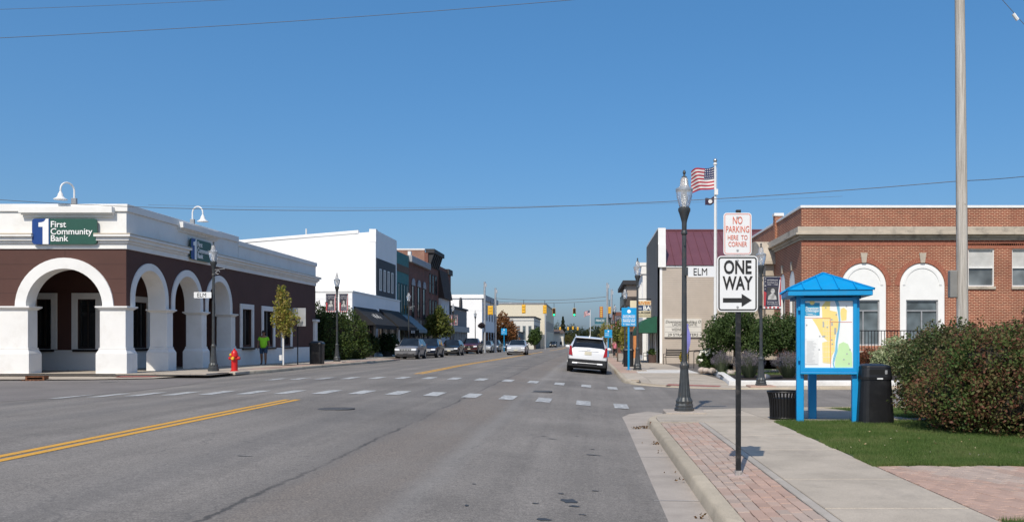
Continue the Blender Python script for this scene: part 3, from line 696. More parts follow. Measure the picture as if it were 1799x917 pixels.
for d, z0, z1 in ((.08, ZT-.50, ZT-.42), (.16, ZT-.419, ZT-.36), (.26, ZT-.359, ZT-.12)):
    MB().box(Xp(44, BY)-d*.3, Xp(200, BY)+d*.3, BY-d-.02, BY+.1, z0, z1).build('hood_moulding', STUC, bank, bev=.01)
    MB().box(BX-.1, BX+d+.02, 36.3-d*.3, 40.0+d*.3, z0, z1).build('hood_moulding', STUC, bank, bev=.01)
# bank signs
NAVY = M('sign_blue', (.008, .05, .22), .45, var=.06); DGREEN = M('sign_green', (.02, .085, .06), .45, var=.06); WLET = M('white_letter', (.85, .85, .83), .5, var=.03)
def serif(s, size, parent, face, at, width):
    return text(s, size, WLET, parent, face, at, align='LEFT', width=width, depth=.006, bold=.004)
def bank_sign(label, axis):
    if axis == 'y':
        u0, u1, z0, z1 = sx0, sx1, Zp(430, BY), Zp(385.5, BY); pl, o, face = BY-.12, -1, '-y'
        P = lambda u, z: (u, pl-.075, z)
    else:
        u0, u1, z0, z1 = 37.15, 39.15, 5.12, 6.03; pl, o, face = BX+.12, 1, '+x'
        P = lambda u, z: (pl+.075, u, z)
    t = thing('bank_sign', label, 'sign', P((u0+u1)/2, z0)); W = u1-u0; H = z1-z0; r = .12
    MB().plate(rrect(u0, u1, z0, z1, r), (), axis, pl, o*.06).build('panel', DGREEN, t)
    ul = u0 + W*.27
    left = [p for p in rrect(u0-.003, u1, z0-.003, z1+.003, r) if p[0] < u0 + .5*W]
    left = sorted([p for p in left if p[1] > (z0+z1)/2], key=lambda p: p[0], reverse=True) + sorted([p for p in left if p[1] <= (z0+z1)/2], key=lambda p: p[0])
    MB().plate([(ul, z1+.003)] + left + [(ul, z0-.003)], (), axis, pl+o*.058, o*.008).build('blue_field', NAVY, t)
    one = [(.145, 0), (.235, 0), (.235, 1), (.185, 1), (.165, .90), (.135, .86), (.095, .84), (.095, .68), (.145, .68)]
    one = [(.165, .0), (.255, 0), (.255, 1), (.215, 1), (.19, .90), (.155, .86), (.10, .845), (.10, .68), (.165, .68)]
    MB().plate([(u0+W*a, z0+H*b) for a, b in one], (), axis, pl+o*.066, o*.008).build('numeral', WLET, t)
    for s, f, wd in (('First', .665, .235), ('Community', .385, .645), ('Bank', .115, .27)):
        serif(s, H*.34, t, face, P(u0+W*.285, z0+H*f), W*wd)
    return t
bank_sign('green and blue bank sign above the big front arch of the bank', 'y')
bank_sign('green and blue bank sign on the shaded street side of the bank', 'x')
def gooseneck(label, base, d):
    """white barn lamp on a curved pipe; d points out from the parapet"""
    t = thing('gooseneck_lamp', label, 'lamp', base, 'gooseneck lamps on the bank parapet'); b = Vector(base); d = Vector(d)
    pts = [b + Vector((0, 0, .0)), b + Vector((0, 0, .55))] + [b + d*(.26*(1-math.cos(a))) + Vector((0, 0, .55 + .28*math.sin(a))) for a in linspace(.2, math.pi, 8)] + [b + d*.52 + Vector((0, 0, .42))]
    MB().tube(pts, .032, 8).build('pipe', WMET, t, smooth=True)
    c = b + d*.52
    MB().lathe([(.045, .45), (.06, .40), (.085, .37), (.10, .28), (.15, .22), (.235, .17), (.24, .15), (.02, .19)], (c.x, c.y, c.z), 18).build('shade', WMET, t, smooth=40)
    MB().box(b.x-.09, b.x+.09, b.y-.06, b.y+.06, b.z-.02, b.z+.28).build('bracket', M('grey_metal', (.3, .31, .32), .5, .4), t, bev=.01)
gooseneck('white gooseneck lamp on the parapet above the front bank sign', (Xp(124, BY)+.02, BY+.2, ZT-.02), (-.45, -.9, 0))
gooseneck('white gooseneck lamp on the parapet above the street side bank sign', (BX-.2, 38.1, ZT-.02), (1, -.25, 0))

# ---------------- white two-storey building and its low shopfront
LX = -18.5
def LY(px): return Yp(px, LX)
WPAINT = M('white_painted_block', (.86, .86, .85), .8, var=.03, scale=.7, bump=.15, bscale=9)
CHAR = M('charcoal_siding', (.045, .047, .052), .7, var=.15, scale=4)
BLACKC = M('black_awning_canvas', (.012, .012, .013), .85, var=.25, scale=4)
wb = thing('commercial_building', 'white two-storey shop with charcoal upper facade panel and black awnings', 'building', (-22, 74, 0))
Y0, Y1 = LY(660), LY(697); zt = Zp(407, Y0); zl = Zp(425, Y0)
MB().plate([(-40, -.3), (LX, -.3), (LX, zt), (-20.1, zt-.12), (Xp(453, Y0)-4, zl-.35), (-40, zl-.9)], (), 'y', Y0, .4).build('side_wall', WPAINT, wb)
mb = MB().hexa([(-40, Y0-.07, zl-.9), (-20, Y0-.07, zt-.13), (-20, Y0+.4, zt-.13), (-40, Y0+.4, zl-.9), (-40, Y0-.07, zl-.65), (-20, Y0-.07, zt+.12), (-20, Y0+.4, zt+.12), (-40, Y0+.4, zl-.65)]); mb.build('coping', WPAINT, wb)
MB().box(LX-.55, LX+.03, Y0-.03, Y0+.6, zt-.9, zt+.22).build('corner_block', WPAINT, wb)
a, b = Y0+1.0, Y1-1.1; pz0, pz1 = Zp(523, (a+b)/2)-.05, Zp(462, (a+b)/2)+.1
MB().box(LX-.4, LX, Y0+.4, Y1, -.4, zt+.15).build('facade', WPAINT, wb)
MB().box(LX-.1, LX+.06, Y0+.15, b+.4, pz0, pz1).build('facade_panel', CHAR, wb)
for i in range(4):
    u = a - .1 + (b-a)*(i+.1)/4; win(wb, 'x', LX+.06, 1, u, u+.62, pz0+.16*(pz1-pz0), pz1-.26*(pz1-pz0), WMET, GLASS, .09, .07)
MB().box(-40, LX-.39, Y0+.39, Y1, zt-1.4, zt-1.2).build('roof', MATS['roof_gravel'], wb)
MB().box(-38, -19, Y1-.3, Y1-.02, -.4, zt-.3).build('party_wall', WPAINT, wb)
# shopfront wing
YL = LY(612); zs = Zp(513, YL)
sf = thing('shopfront', 'white single-storey shopfront with black canvas awnings and glazed doors', 'shop', (-20, 70, 0))
MB().plate(rect(YL, Y1, -.4, zs), [rect(YL+.9, YL+3.6, .45, 2.9), rect(YL+4.4, YL+7.2, .1, 2.9), rect(YL+8.0, YL+10.6, .45, 2.9), rect(YL+11.3, YL+13.2, .1, 2.9), rect(YL+13.9, Y1-.6, .45, 2.9)], 'x', LX+.3, -.28).build('front_wall', WPAINT, sf)
MB().box(-24, LX+.02, YL, Y0-.01, -.4, zs).build('side_wall', WPAINT, sf); MB().box(-24, LX+.36, YL-.05, Y1, zs+.001, zs+.12).build('coping', WMET, sf)
for (u0, u1, z0) in ((YL+.9, YL+3.6, .45), (YL+4.4, YL+7.2, .1), (YL+8.0, YL+10.6, .45), (YL+11.3, YL+13.2, .1), (YL+13.9, Y1-.6, .45)):
    win(sf, 'x', LX+.1, 1, u0, u1, z0, 2.9, WMET, GLASS, .1, .08, cols=2)
def awning(parent, y0, y1, x, zt, zb, proj, mat, val=.28, sgn=1, stripes=None, name='awning'):
    mb = MB(); x1 = x + sgn*proj
    mb.hexa([(x, y0, zb), (x1, y0, zb), (x1, y1, zb), (x, y1, zb), (x, y0, zt), (x1, y0, zb+.04), (x1, y1, zb+.04), (x, y1, zt)])
    o = mb.build(name, mat, parent)
    mb = MB()
    if stripes:
        n = int((y1-y0)/.3)
        for i in range(n):
            mb.cur = i % 2; mb.box(x1-sgn*.02, x1+sgn*.01, y0+(y1-y0)*i/n, y0+(y1-y0)*(i+1)/n, zb-val, zb-.002)
        mb.cur = 0; mb.build('valance', list(stripes), o)
    else: mb.box(x1-.02, x1+.01, y0, y1, zb-val, zb-.002); mb.build('valance', mat, o)
    return o
za = Zp(530, LY(625)); zb_ = Zp(560, Yp(678, LX+2.0))
A1 = awning(sf, LY(616)-.2, LY(655), LX+.3, 4.2, 2.75, 1.7, BLACKC); A2 = awning(sf, LY(660), LY(695), LX+.3, 4.3, 2.75, 1.7, BLACKC)
for A, yc in ((A1, (LY(616)+LY(655))/2), (A2, (LY(660)+LY(695))/2)):
    mb = MB()
    for i in range(7):   # faint script lettering on the slope
        u = yc - 1.0 + i*.33; k_ = .5 + .08*math.sin(i*2.2); x_ = LX+.3+1.7*k_; z_ = 4.2 + (2.79-4.2)*k_ + .012
        mb.tube([(x_-.14, u, z_+.117), (x_+.05, u+.14, z_-.04), (x_+.12, u+.2, z_-.1), (x_-.1, u+.3, z_+.083)], .018, 5)
    mb.build('lettering', M('grey_letter', (.5, .5, .5), .7), A)['kind'] = 'stuff'
# roof vent pipe
MB().tube([(Xp(538, Y0+6), Y0+6, zt-1.4), (Xp(538, Y0+6), Y0+6, Zp(402, Y0+6))], .07, 8).build('vent_pipe', WMET, wb, smooth=True)

# ---------------- teal, brick and mixed fronts further on
TEAL = M('teal_painted_brick', (.05, .185, .185), .8, var=.15, scale=2); TEALD = M('dark_teal', (.015, .055, .06), .7)
ORB = M('faded_orange_band', (.12, .075, .05), .8)
DBRICK = brick_mat('dark_red_brick', (.22, .065, .042), (.16, .048, .034), (.2, .12, .09), dirt=(.09, .04, .03)); LBRICK = brick_mat('side_brick', (.33, .13, .08), (.27, .10, .065), (.30, .25, .2))
DARKT = M('dark_cornice', (.03, .03, .033), .7); GREYT = M('grey_trim', (.33, .34, .36), .7, var=.1); BLKSHOP = M('dark_shopfront', (.05, .042, .038), .6, var=.3)
def shop(name, label, y0, y1, zt, mat, cat='building', depth=16, x=LX, side=1, sidemat=None):
    t = thing(name, label, cat, (x - side*4, (y0+y1)/2, GL((y0+y1)/2)))
    MB().box(min(x, x-side*.4), max(x, x-side*.4), y0, y1, -1.5, zt).build('facade', mat, t)
    MB().box(min(x-side*.41, x-side*depth), max(x-side*.41, x-side*depth), y0, y1, -1.5, zt-.5).build('walls', sidemat or mat, t); return t
ta, tb = LY(697.3), LY(718); zt_ = Zp(437, ta)-.2
t = shop('teal_building', 'teal painted two-storey shop with four tall narrow windows', ta, tb, zt_, TEAL)
MB().box(LX, LX+.05, ta, tb, zt_-1.9, zt_-1.2).build('painted_band', ORB, t)
for i in range(4): u = ta+.4+i*1.25; win(t, 'x', LX, 1, u, u+.75, zt_-6.0, zt_-3.0, TEALD, GLASS, .1, .06)
for i in range(3): u = ta+.4+i*1.7; win(t, 'x', LX, 1, u, u+1.5, .5, 2.9, BLKSHOP, GLASSB, .1, .08, cols=2)
awning(t, ta+.1, ta+2.2, LX, 3.9, 2.7, 1.3, BLACKC, .45, stripes=(BLACKC, WMET)); GREYA = M('blue_grey_awning', (.16, .22, .25), .8, var=.15)
awning(t, ta+2.3, tb+1.0, LX, 4.1, 2.6, 1.7, GREYA)
ba, bb = tb, LY(752); zb2 = Zp(443, ba)
t = shop('brick_building', 'dark brick two-storey building with three windows under pale arched lintels', ba+.02, bb, zb2-.35, DBRICK)
MB().box(LX-.1, LX+.35, ba+.02, bb, zb2-1.0, zb2-.3).build('cornice', GREYT, t, bev=.05); MB().box(LX-.1, LX+.2, ba+.02, ba+.5, zb2-.3, zb2+.1).build('coping_block', WMET, t)
for i in range(3):
    u = ba + 1.3 + i*3.0; w_ = win(t, 'x', LX, 1, u, u+1.25, 4.1+fall(92), 7.6+fall(92), DARKT, GLASS, .1, .08, rows=2)
    MB().plate([(u-.15, 7.3)] + list(reversed(arc(u+.62, 7.3, .78, 0, 180, 8, .75))) + [(u+1.4, 7.3)], (), 'x', LX+.05, .1).build('lintel', GREYT, w_)
MB().box(LX, LX+.18, ba+.05, bb-.05, 3.0, 3.9).build('signboard', M('brown_shopfront', (.11, .075, .055), .7, var=.3, scale=4), t)
for i in range(4): u = ba+.5+i*2.5; win(t, 'x', LX, 1, u, u+2.2, .2, 2.8, BLKSHOP, GLASS, .12, .1, cols=2)
mb = MB()
for i in range(5): mb.box(LX+.18, LX+.2, ba+1+i*1.9, ba+2.2+i*1.9, 3.2, 3.7)
mb.build('sign_panel', M('pale_sign', (.28, .24, .2), .7, var=.4, scale=8), t)
ca, cb_ = bb, LY(770); zc = Zp(437, ca)
t = shop('brick_building', 'tall dark brick building with a heavy black bracketed cornice', ca+.02, cb_, zc-.4, DBRICK, sidemat=LBRICK)
MB().box(-34, LX-.42, ca+.021, ca+.35, 2, zc-.15).build('side_wall', LBRICK, t); MB().box(-34, LX-.38, ca-.02, ca+.4, zc-.15, zc+.02).build('coping', WMET, t)
MB().box(LX-.3, LX+.75, ca, cb_+.1, zc-.5, zc).build('cornice', DARKT, t, bev=.05)
for i in range(6): MB().hexa([(LX, ca+.2+i*1.1, zc-2.0), (LX+.15, ca+.2+i*1.1, zc-2.0), (LX+.15, ca+.6+i*1.1, zc-2.0), (LX, ca+.6+i*1.1, zc-2.0), (LX, ca+.2+i*1.1, zc-.5), (LX+.65, ca+.2+i*1.1, zc-.5), (LX+.65, ca+.6+i*1.1, zc-.5), (LX, ca+.6+i*1.1, zc-.5)]).build('bracket', DARKT, t)
for r_ in ((3.7, 6.3), (7.0, 9.3)):
    for i in range(3): u = ca+.6+i*1.9; win(t, 'x', LX, 1, u, u+1.1, r_[0], r_[1], DARKT, GLASS, .1, .08, rows=2)
for i in range(2): u = ca+.4+i*3; win(t, 'x', LX, 1, u, u+2.6, 0, 2.8, BLKSHOP, GLASS, .12, .1, cols=2)
da, db = cb_, LY(792); zd = Zp(462, da)
t = shop('brick_building', 'brick corner building with a white two-storey panel below a dark mansard', da+.02, db, zd-.3, DBRICK, sidemat=LBRICK)
MB().box(-30, LX-.2, da+.021, da+.4, 2, zd+.4).build('side_wall', LBRICK, t); MB().box(LX-.9, LX-.1, da-.02, da+.45, zd-.4, zd+.45).build('chimney_block', LBRICK, t)
MB().hexa([(LX, da+.1, zd-4.3), (LX+.75, da+.1, zd-4.3), (LX+.75, db-3.2, zd-4.3), (LX, db-3.2, zd-4.3), (LX, da+.1, zd-.8), (LX+.1, da+.1, zd-.8), (LX+.1, db-3.2, zd-.8), (LX, db-3.2, zd-.8)]).build('mansard', M('dark_shingle', (.05, .035, .03), .9, var=.3, scale=6), t)
MB().box(LX, LX+.35, da+.2, db-3.4, .5, zd-4.31).build('white_panel', M('pale_render', (.62, .63, .64), .8, var=.08), t)
MB().plate([(da+2.2, 4.0)] + list(reversed(arc(da+2.75, 5.4, .55, 0, 180, 8))) + [(da+3.3, 4.0)], (), 'x', LX+.35, .04).build('window', GLASS, t)
MB().box(LX-.3, LX+.25, db-3, db+.1, zd-.9, zd-.2).build('cornice', DARKT, t)
for i in range(2): u = db-2.7+i*1.4; win(t, 'x', LX, 1, u, u+.9, 4.2, 6.6, DARKT, GLASS, .1, .08)
ea, eb = db, LY(820); ze = Zp(540, ea)
GREYS = M('grey_render', (.22, .215, .21), .8, var=.08); PILM = M('pale_pilaster', (.42, .42, .40), .8)
t = shop('shop_building', 'low grey shop with pale pilasters and a small pointed parapet finial', ea+.02, eb, ze, GREYS)
MB().box(LX-.2, LX+.25, ea, eb, ze, ze+.25).build('coping', DARKT, t)
for i in range(9): u = ea+.4+i*1.62; MB().box(LX, LX+.25, u, u+.4, -.4, 2.7).build('pilaster', PILM, t)
for i in range(8): u = ea+.85+i*1.62; win(t, 'x', LX, 1, u, u+1.1, 0, 2.5, BLKSHOP, GLASS, .08, .06)
MB().box(LX, LX+.4, ea, eb, 2.7, 3.5).build('canopy', PILM, t)
MB().plate([(ea+9.2, ze+.25), (ea+10.6, ze+.25), (ea+10.5, ze+1.3), (ea+9.9, ze+1.8), (ea+9.3, ze+1.3)], (), 'x', LX, -.3).build('finial', DARKT, t)
wa, wb2 = LY(847), LY(872); zw = Zp(519, wa)
t = shop('white_building', 'large plain white two-storey building across the side street', wa, wb2, zw, WPAINT, depth=32)
MB().box(-55, LX+.35, wa-.3, wa, zw-.5, zw+.15).build('cornice', WPAINT, t); MB().box(LX, LX+.4, wa, wb2, zw-.8, zw+.15).build('cornice', GREYT, t)
MB().box(-52, LX, wa-.12, wa, zw-2.6, zw-2.4).build('belt_course', WPAINT, t); MB().box(-52, LX, wa-.1, wa-.001, -1.5, zw-.55).build('side_wall', WPAINT, t)
for i in range(5):
    u = wa+1.5+i*4.2; win(t, 'x', LX, 1, u, u+1.5, 5, 7.8, GREYT, GLASS, .12, .08); win(t, 'x', LX, 1, u-.4, u+2.4, .1, 3, BLKSHOP, GLASS, .12, .08)
# far cream blocks
CREAM = M('cream_render', (.66, .60, .47), .85, var=.06); CREAM2 = M('pale_cream_render', (.66, .64, .58), .85, var=.05)
YC = 235; t = thing('commercial_building', 'tall plain cream building beyond the traffic lights', 'building', (-25, YC, -.8))
MB().box(-36, Xp(957, YC), YC, YC+60, -2, Zp(534, YC)).build('walls', CREAM, t); MB().box(-36.2, Xp(957, YC)+.25, YC-.2, YC+60, Zp(534, YC)+.001, Zp(532, YC)).build('coping', GREYT, t)
MB().box(Xp(890, YC), Xp(895, YC), YC+8, YC+10, Zp(534, YC), Zp(529.5, YC)).build('roof_unit', WMET, t)
for i in range(8): u = YC+4+i*7; win(t, 'x', Xp(957, YC), 1, u, u+2, 4, 7, GREYT, GLASS, .15, .1)
YC2 = 205; t = thing('commercial_building', 'low pale cream building with dark cornice before the tall cream one', 'building', (-22, YC2, -.8))
MB().box(-40, Xp(938, YC2), YC2, YC2+26, -2, Zp(557.5, YC2)).build('walls', CREAM2, t); MB().box(-40.2, Xp(938, YC2)+.3, YC2-.2, YC2+26.2, Zp(557.5, YC2)+.001, Zp(555.5, YC2)).build('cornice', DARKT, t)
MB().box(-40, Xp(938, YC2)+.1, YC2-.1, YC2+26, Zp(563, YC2), Zp(562, YC2)).build('belt_course', GREYT, t)
for i in range(3): u = Xp(908 + i*10, YC2); win(t, 'y', YC2, -1, u, u+.8, 1.5, 5, GREYT, GLASSB, .1, .06)
for i in range(4): u = YC2+2+i*6; win(t, 'x', Xp(938, YC2), 1, u, u+2.4, 3.2, 5.2, DARKT, GLASS, .15, .1)
MB().box(Xp(938, YC2), Xp(938, YC2)+.1, YC2+.2, YC2+25.5, -1, 2.2).build('shopfront', BLKSHOP, t)
t = thing('commercial_building', 'blue grey single-storey shop below the pale cream building', 'building', (-21, 192, -.8))
MB().box(-34, -14.9-.6, 188, 203, -2, Zp(584, 190)).build('walls', M('blue_grey_render', (.13, .17, .2), .8, var=.1), t); MB().box(-34, -15.3, 187.9, 203.1, Zp(584, 190)+.001, Zp(582.5, 190)).build('coping', DARKT, t)
for i in range(3): win(t, 'x', -15.5, 1, 189+i*4.5, 192+i*4.5, -.4, 1.7, DARKT, GLASS, .12, .08)
t = thing('house', 'small tan building with a brown roof far down the street', 'house', (Xp(985, 300), 300, -.8))
MB().box(Xp(962, 300), Xp(990, 300), 300, 312, -2, Zp(585, 300)).build('walls', CREAM2, t); x0, x1, z0, z1 = Xp(960, 300), Xp(992, 300), Zp(585, 300), Zp(578, 300)
MB().hexa([(x0, 299, z0), (x1, 299, z0), (x1, 313, z0), (x0, 313, z0), (x0+1, 305.9, z1), (x1-1, 305.9, z1), (x1-1, 306.1, z1), (x0+1, 306.1, z1)]).build('roof', M('brown_roof', (.11, .075, .06), .9, var=.2), t)
for i in range(3): win(t, 'y', 300, -1, x0+1.2+i*1.7, x0+2.2+i*1.7, -.2, 1.1, WMET, GLASS, .1, .06)
# ================================================================ BUILDINGS, RIGHT SIDE
RB = brick_mat('red_face_brick', (.27, .055, .026), (.175, .038, .02), (.54, .32, .205), bw=.234, rh=.0777, ms=.015, dirt=(.2, .06, .035))
STONE = M('limestone', (.47, .41, .33), .85, var=.12, scale=2, dirt=(.17, .15, .125), bump=.2, bscale=40, stretch=(1, 1, 2))
WPT = M('white_window_paint', (.82, .82, .80), .6, var=.03); SOLD = M('soldier_brick', (.36, .13, .08), .85, var=.25, scale=14)
ALUM = M('aluminium_frame', (.42, .42, .42), .45, .5)
RY, RX, RY1 = 39.5, 9.82, 54.0
hall = thing('brick_building', 'red brick civic building with arched windows and limestone belt cornice', 'building', (14, RY, .1))
s_ = F / RY; U = lambda px: Xp(px, RY); V = lambda py: Zp(py, RY)
zt = V(361); arches = []
for a, b in ((1478, 1557), (1581, 1660)):
    u0, u1 = U(a), U(b); r = (u1-u0)/2; arches.append(((u0+u1)/2, r, V(462) - r, V(607)))
rects = [(U(1701), U(1747), V(503), V(437)), (U(1778), U(1824), V(503), V(437)), (U(1855), U(1901), V(503), V(437)), (U(1932), U(1978), V(503), V(437))]
holes = [[(c+r, z0)] + arc(c, zs, r, 0, 180, 20) + [(c-r, z0)] for c, r, zs, z0 in arches] + [rect(a, b, c, d) for a, b, c, d in rects]
MB().plate(rect(RX, 38, -.3, zt-.12), holes, 'y', RY, .35).build('front_wall', RB, hall)
# street-side wall with two narrow arched windows and the portal
yw = [Yp(1388, RX), Yp(1372, RX)]; sh = []
yws = [(41.35, .55), (43.35, .55)]
sh = [[(c+r, 1.3)] + arc(c, 4.4, r, 0, 180, 14) + [(c-r, 1.3)] for c, r in yws] + [rect(46.0, 48.6, .3, 4.6)]
MB().plate(rect(RY+.351, RY1, -.3, zt-.12), sh, 'x', RX, .35).build('side_wall', RB, hall)
MB().box(RX+.36, 38, RY1-.35, RY1, -.3, zt-.1).build('rear_wall', RB, hall)
MB().box(RX+.1, 38, RY+.3, RY1, zt-.6, zt-.45).build('roof', MATS['roof_gravel'], hall)
def Lr(d, z0, z1, name, mat, bev=.012):
    return MB().plate([(RX-d, RY-d), (38, RY-d), (38, RY+.35), (RX+.35, RY+.35), (RX+.35, RY1), (RX-d, RY1)], (), 'z', z0, z1-z0).build(name, mat, hall, bev=bev)
Lr(.05, zt-.119, zt, 'coping', WMET)
Lr(.22, V(410), V(399), 'cornice', STONE); Lr(.32, V(413.5), V(410)-.002, 'cornice', STONE); Lr(.14, V(418), V(413.5)-.002, 'cornice', STONE); Lr(.06, V(422), V(418)-.002, 'cornice', STONE)
# soldier course under the cornice and over the plain windows
mb = MB()
for i in range(int((38-RX)/.09)): u = RX+.01+i*.09; mb.box(u, u+.078, RY-.012, RY+.02, V(424)-.2, V(424)+.01)
o = mb.build('soldier_course', SOLD, hall); o['kind'] = 'stuff'
mb = MB()
for i in range(int((38-U(1697))/.088)): u = U(1697)+i*.088; mb.box(u, u+.076, RY-.012, RY+.02, V(437)+.02, V(427.5))
o = mb.build('soldier_course', SOLD, hall); o['kind'] = 'stuff'
for (c, r, zs, z0) in arches:
    # brick voussoirs, keystone
    mb = MB(); n = 44
    for i in range(n):
        a = math.pi*(i+.5)/n
        if abs(a - math.pi/2) < .075: continue
        hw = math.pi*(r+.2)/n*.43; d = Vector((math.cos(a), 0, math.sin(a))); t_ = Vector((-math.sin(a), 0, math.cos(a))); q = Vector((c, 0, zs))
        p0, p1 = q + d*(r+.015), q + d*(r+.225); k0 = hw*.93
        mb.hexa([Vector((v.x, y, v.z)) for y in (RY-.02, RY+.02) for v in (p0 - t_*k0, p0 + t_*k0, p1 + t_*hw, p1 - t_*hw)])
    o = mb.build('arch_bricks', SOLD, hall); o['kind'] = 'stuff'
    MB().plate([(c-.10, zs+r-.0), (c+.10, zs+r-.0), (c+.16, zs+r+.46), (c-.16, zs+r+.46)], (), 'y', RY-.07, .12).build('keystone', STONE, hall, bev=.01)
    # white arched frame with sunk tympanum, metal window below
    fr = .3; ri_ = r - fr; zw = V(527)
    out = [(c+r-.004, z0)] + arc(c, zs, r-.004, 0, 180, 24) + [(c-r+.004, z0)]
    w = MB().plate(out, [rect(c-ri_, c+ri_, z0+.02, zw)], 'y', RY+.03, .1).build('window', WPT, hall, bev=.01)
    ring = arc(c, zs+.02, r-.14, 0, 180, 24) + list(reversed(arc(c, zs+.02, r-.26, 0, 180, 24)))
    MB().plate(ring, (), 'y', RY+.0, .03).build('moulding', WPT, w, smooth=30)
    MB().plate(rect(c-ri_, c+ri_, z0+.02, zw), [rect(c-ri_+.06, c-.03, z0+.08, zw-.52), rect(c+.03, c+ri_-.06, z0+.08, zw-.52), rect(c-ri_+.06, c+ri_-.06, zw-.46, zw-.06)], 'y', RY+.1, .06).build('frame', ALUM, w)
    MB().box(c-ri_, c+ri_, RY+.17, RY+.19, z0, zw).build('pane', GLASSB, w)
    MB().box(c-ri_+.1, c-.1, RY+.25, RY+.27, z0+.1, zw-.55).build('blind', M('grey_blind', (.2, .2, .19), .9), w)
BLIND = M('white_blind', (.5, .5, .48), .9)
for (a, b, z0, z1) in rects:
    w = MB().plate(rect(a, b, z0, z1), [rect(a+.05, b-.05, z0+.05, (z0+z1)/2-.03), rect(a+.05, b-.05, (z0+z1)/2+.03, z1-.05)], 'y', RY+.06, .08).build('window', WMET, hall)
    MB().box(a+.02, b-.02, RY+.145, RY+.16, z0+.02, z1-.02).build('pane', glass_mat('grey_pane', (.13, .145, .15), .1), w)
    MB().box(a+.04, b-.04, RY+.135, RY+.142, (z0+z1)/2+.03, z1-.04).build('blind', BLIND, w); MB().box(a-.04, b+.04, RY-.08, RY+.2, z0-.13, z0-.002).build('sill', STONE, w, bev=.01)
for c, r in yws:
    w = MB().plate([(c+r-.003, 1.3)] + arc(c, 4.4, r-.003, 0, 180, 16) + [(c-r+.003, 1.3)], [rect(c-r+.14, c+r-.14, 1.4, 3.9)], 'x', RX+.02, .1).build('window', WPT, hall)
    MB().box(RX+.14, RX+.16, c-r+.1, c+r-.1, 1.35, 3.95).build('pane', GLASS, w)
    MB().plate([(c-.08, 4.4+r+.01), (c+.08, 4.4+r+.01), (c+.13, 4.4+r+.42), (c-.13, 4.4+r+.42)], (), 'x', RX, -.06).build('keystone', STONE, hall)
# limestone portal with segmental pediment
po = MB(); po.plate([(45.3, -.1), (45.3, 5.6), (49.3, 5.6), (49.3, -.1), (48.5, -.1), (48.5, 4.5), (46.1, 4.5), (46.1, -.1)], (), 'x', RX, -.45); p_ = po.build('portal', STONE, hall, bev=.02)
MB().plate([(45.0, 5.75)] + list(reversed(arc(47.3, 5.75, 2.3, 0, 180, 14, 1.25))) + [(49.6, 5.75), (49.6, 5.6), (45.0, 5.6)], (), 'x', RX, -.75).build('pediment', STONE, p_, smooth=30)
for y in (45.5, 48.9): MB().lathe([(.2, 0), (.2, .2), (.14, .25), (.12, 3.6), (.2, 3.75), (.2, 4.0), (.1, 4.1), (.12, 4.5), (.03, 5.1)], (RX-.6, y, .2), 12).build('column', STONE, p_, smooth=40)
MB().box(RX+.12, RX+.15, 46.1, 48.5, .2, 4.5).build('door', GLASS, p_)
MB().box(RX-.12, RX+.3, 44.6, 45.0, V(398), zt+.25).build('parapet_pier', RB, hall); MB().box(RX-.16, RX+.34, 44.55, 45.05, zt+.251, zt+.4).build('pier_cap', WMET, hall)
# terrace railing in front
BLKI = M('black_iron', (.012, .012, .013), .45, .3, var=.3)
rl = thing('railing', 'black iron railing below the arched windows of the brick building', 'railing', (13, RY-1.4, .3))
MB().box(10.5, 19, RY-1.45, RY-1.41, 1.99, 2.03).build('top_rail', BLKI, rl); MB().box(10.5, 19, RY-1.445, RY-1.415, 1.2, 1.23).build('bottom_rail', BLKI, rl)
bal = MB().box(-.012, .012, -.012, .012, 1.05, 1.99).mesh('baluster', BLKI)
for i in range(58):
    o = bpy.data.objects.new('baluster', bal); COL.objects.link(o); o.location = (10.56+i*.145, RY-1.43, 0); attach(o, rl)
MB().box(10.3, 34, RY-1.7, RY-.01, -.2, 1.1).build('terrace', STONE, hall); 
# ---------------- tan clapboard building with maroon metal roof
TY, TX = 56.6, 4.72
TAN = M('tan_siding', (.47, .41, .345), .75, var=.06, scale=1.5); MAROON = M('maroon_metal_roof', (.155, .058, .07), .5, .1, var=.08, scale=.8)
tan = thing('clapboard_building', 'tan clapboard building with a maroon metal roof and white false front', 'building', (9, TY, 0))
ze, zr = Zp(467, TY), Zp(406, TY+5.5)
mb = MB(); n = int((ze+.3)/.125)
for i in range(n):
    z0 = -.3+i*.125; z1 = min(z0+.125, ze); mb.q([(TX, TY-.02, z0), (26, TY-.02, z0), (26, TY-.002, z1), (TX, TY-.002, z1)]); mb.q([(TX, TY-.02, z0), (26, TY-.02, z0), (26, TY+.01, z0), (TX, TY+.01, z0)])
o = mb.build('clapboards', TAN, tan); o['kind'] = 'stuff'
MB().box(TX+.01, 26, TY, TY+11, -.5, ze-.02).build('walls', TAN, tan)
MB().box(TX-.04, TX+.12, TY-.05, TY+.1, -.3, ze).build('corner_board', WPT, tan); MB().box(TX+.12, 26, TY-.06, TY+.05, ze-.12, ze+.02).build('eaves_board', WPT, tan)
npan = 34; x0 = TX+.35; pw = .62
for i in range(npan):
    a = x0+i*pw; mb = MB()
    mb.q([(a, TY-.15, ze+.03), (a+pw, TY-.15, ze+.03), (a+pw, TY+5.5, zr), (a, TY+5.5, zr)])
    mb.hexa([(a-.02, TY-.16, ze+.031), (a+.02, TY-.16, ze+.031), (a+.02, TY+5.5, zr), (a-.02, TY+5.5, zr), (a-.012, TY-.16, ze+.09), (a+.012, TY-.16, ze+.09), (a+.012, TY+5.5, zr+.06), (a-.012, TY+5.5, zr+.06)])
    mb.build('roof_panel', MAROON, tan)
MB().q([(x0, TY+5.5, zr), (26, TY+5.5, zr), (26, TY+11.2, ze), (x0, TY+11.2, ze)]).build('rear_roof', MAROON, tan)
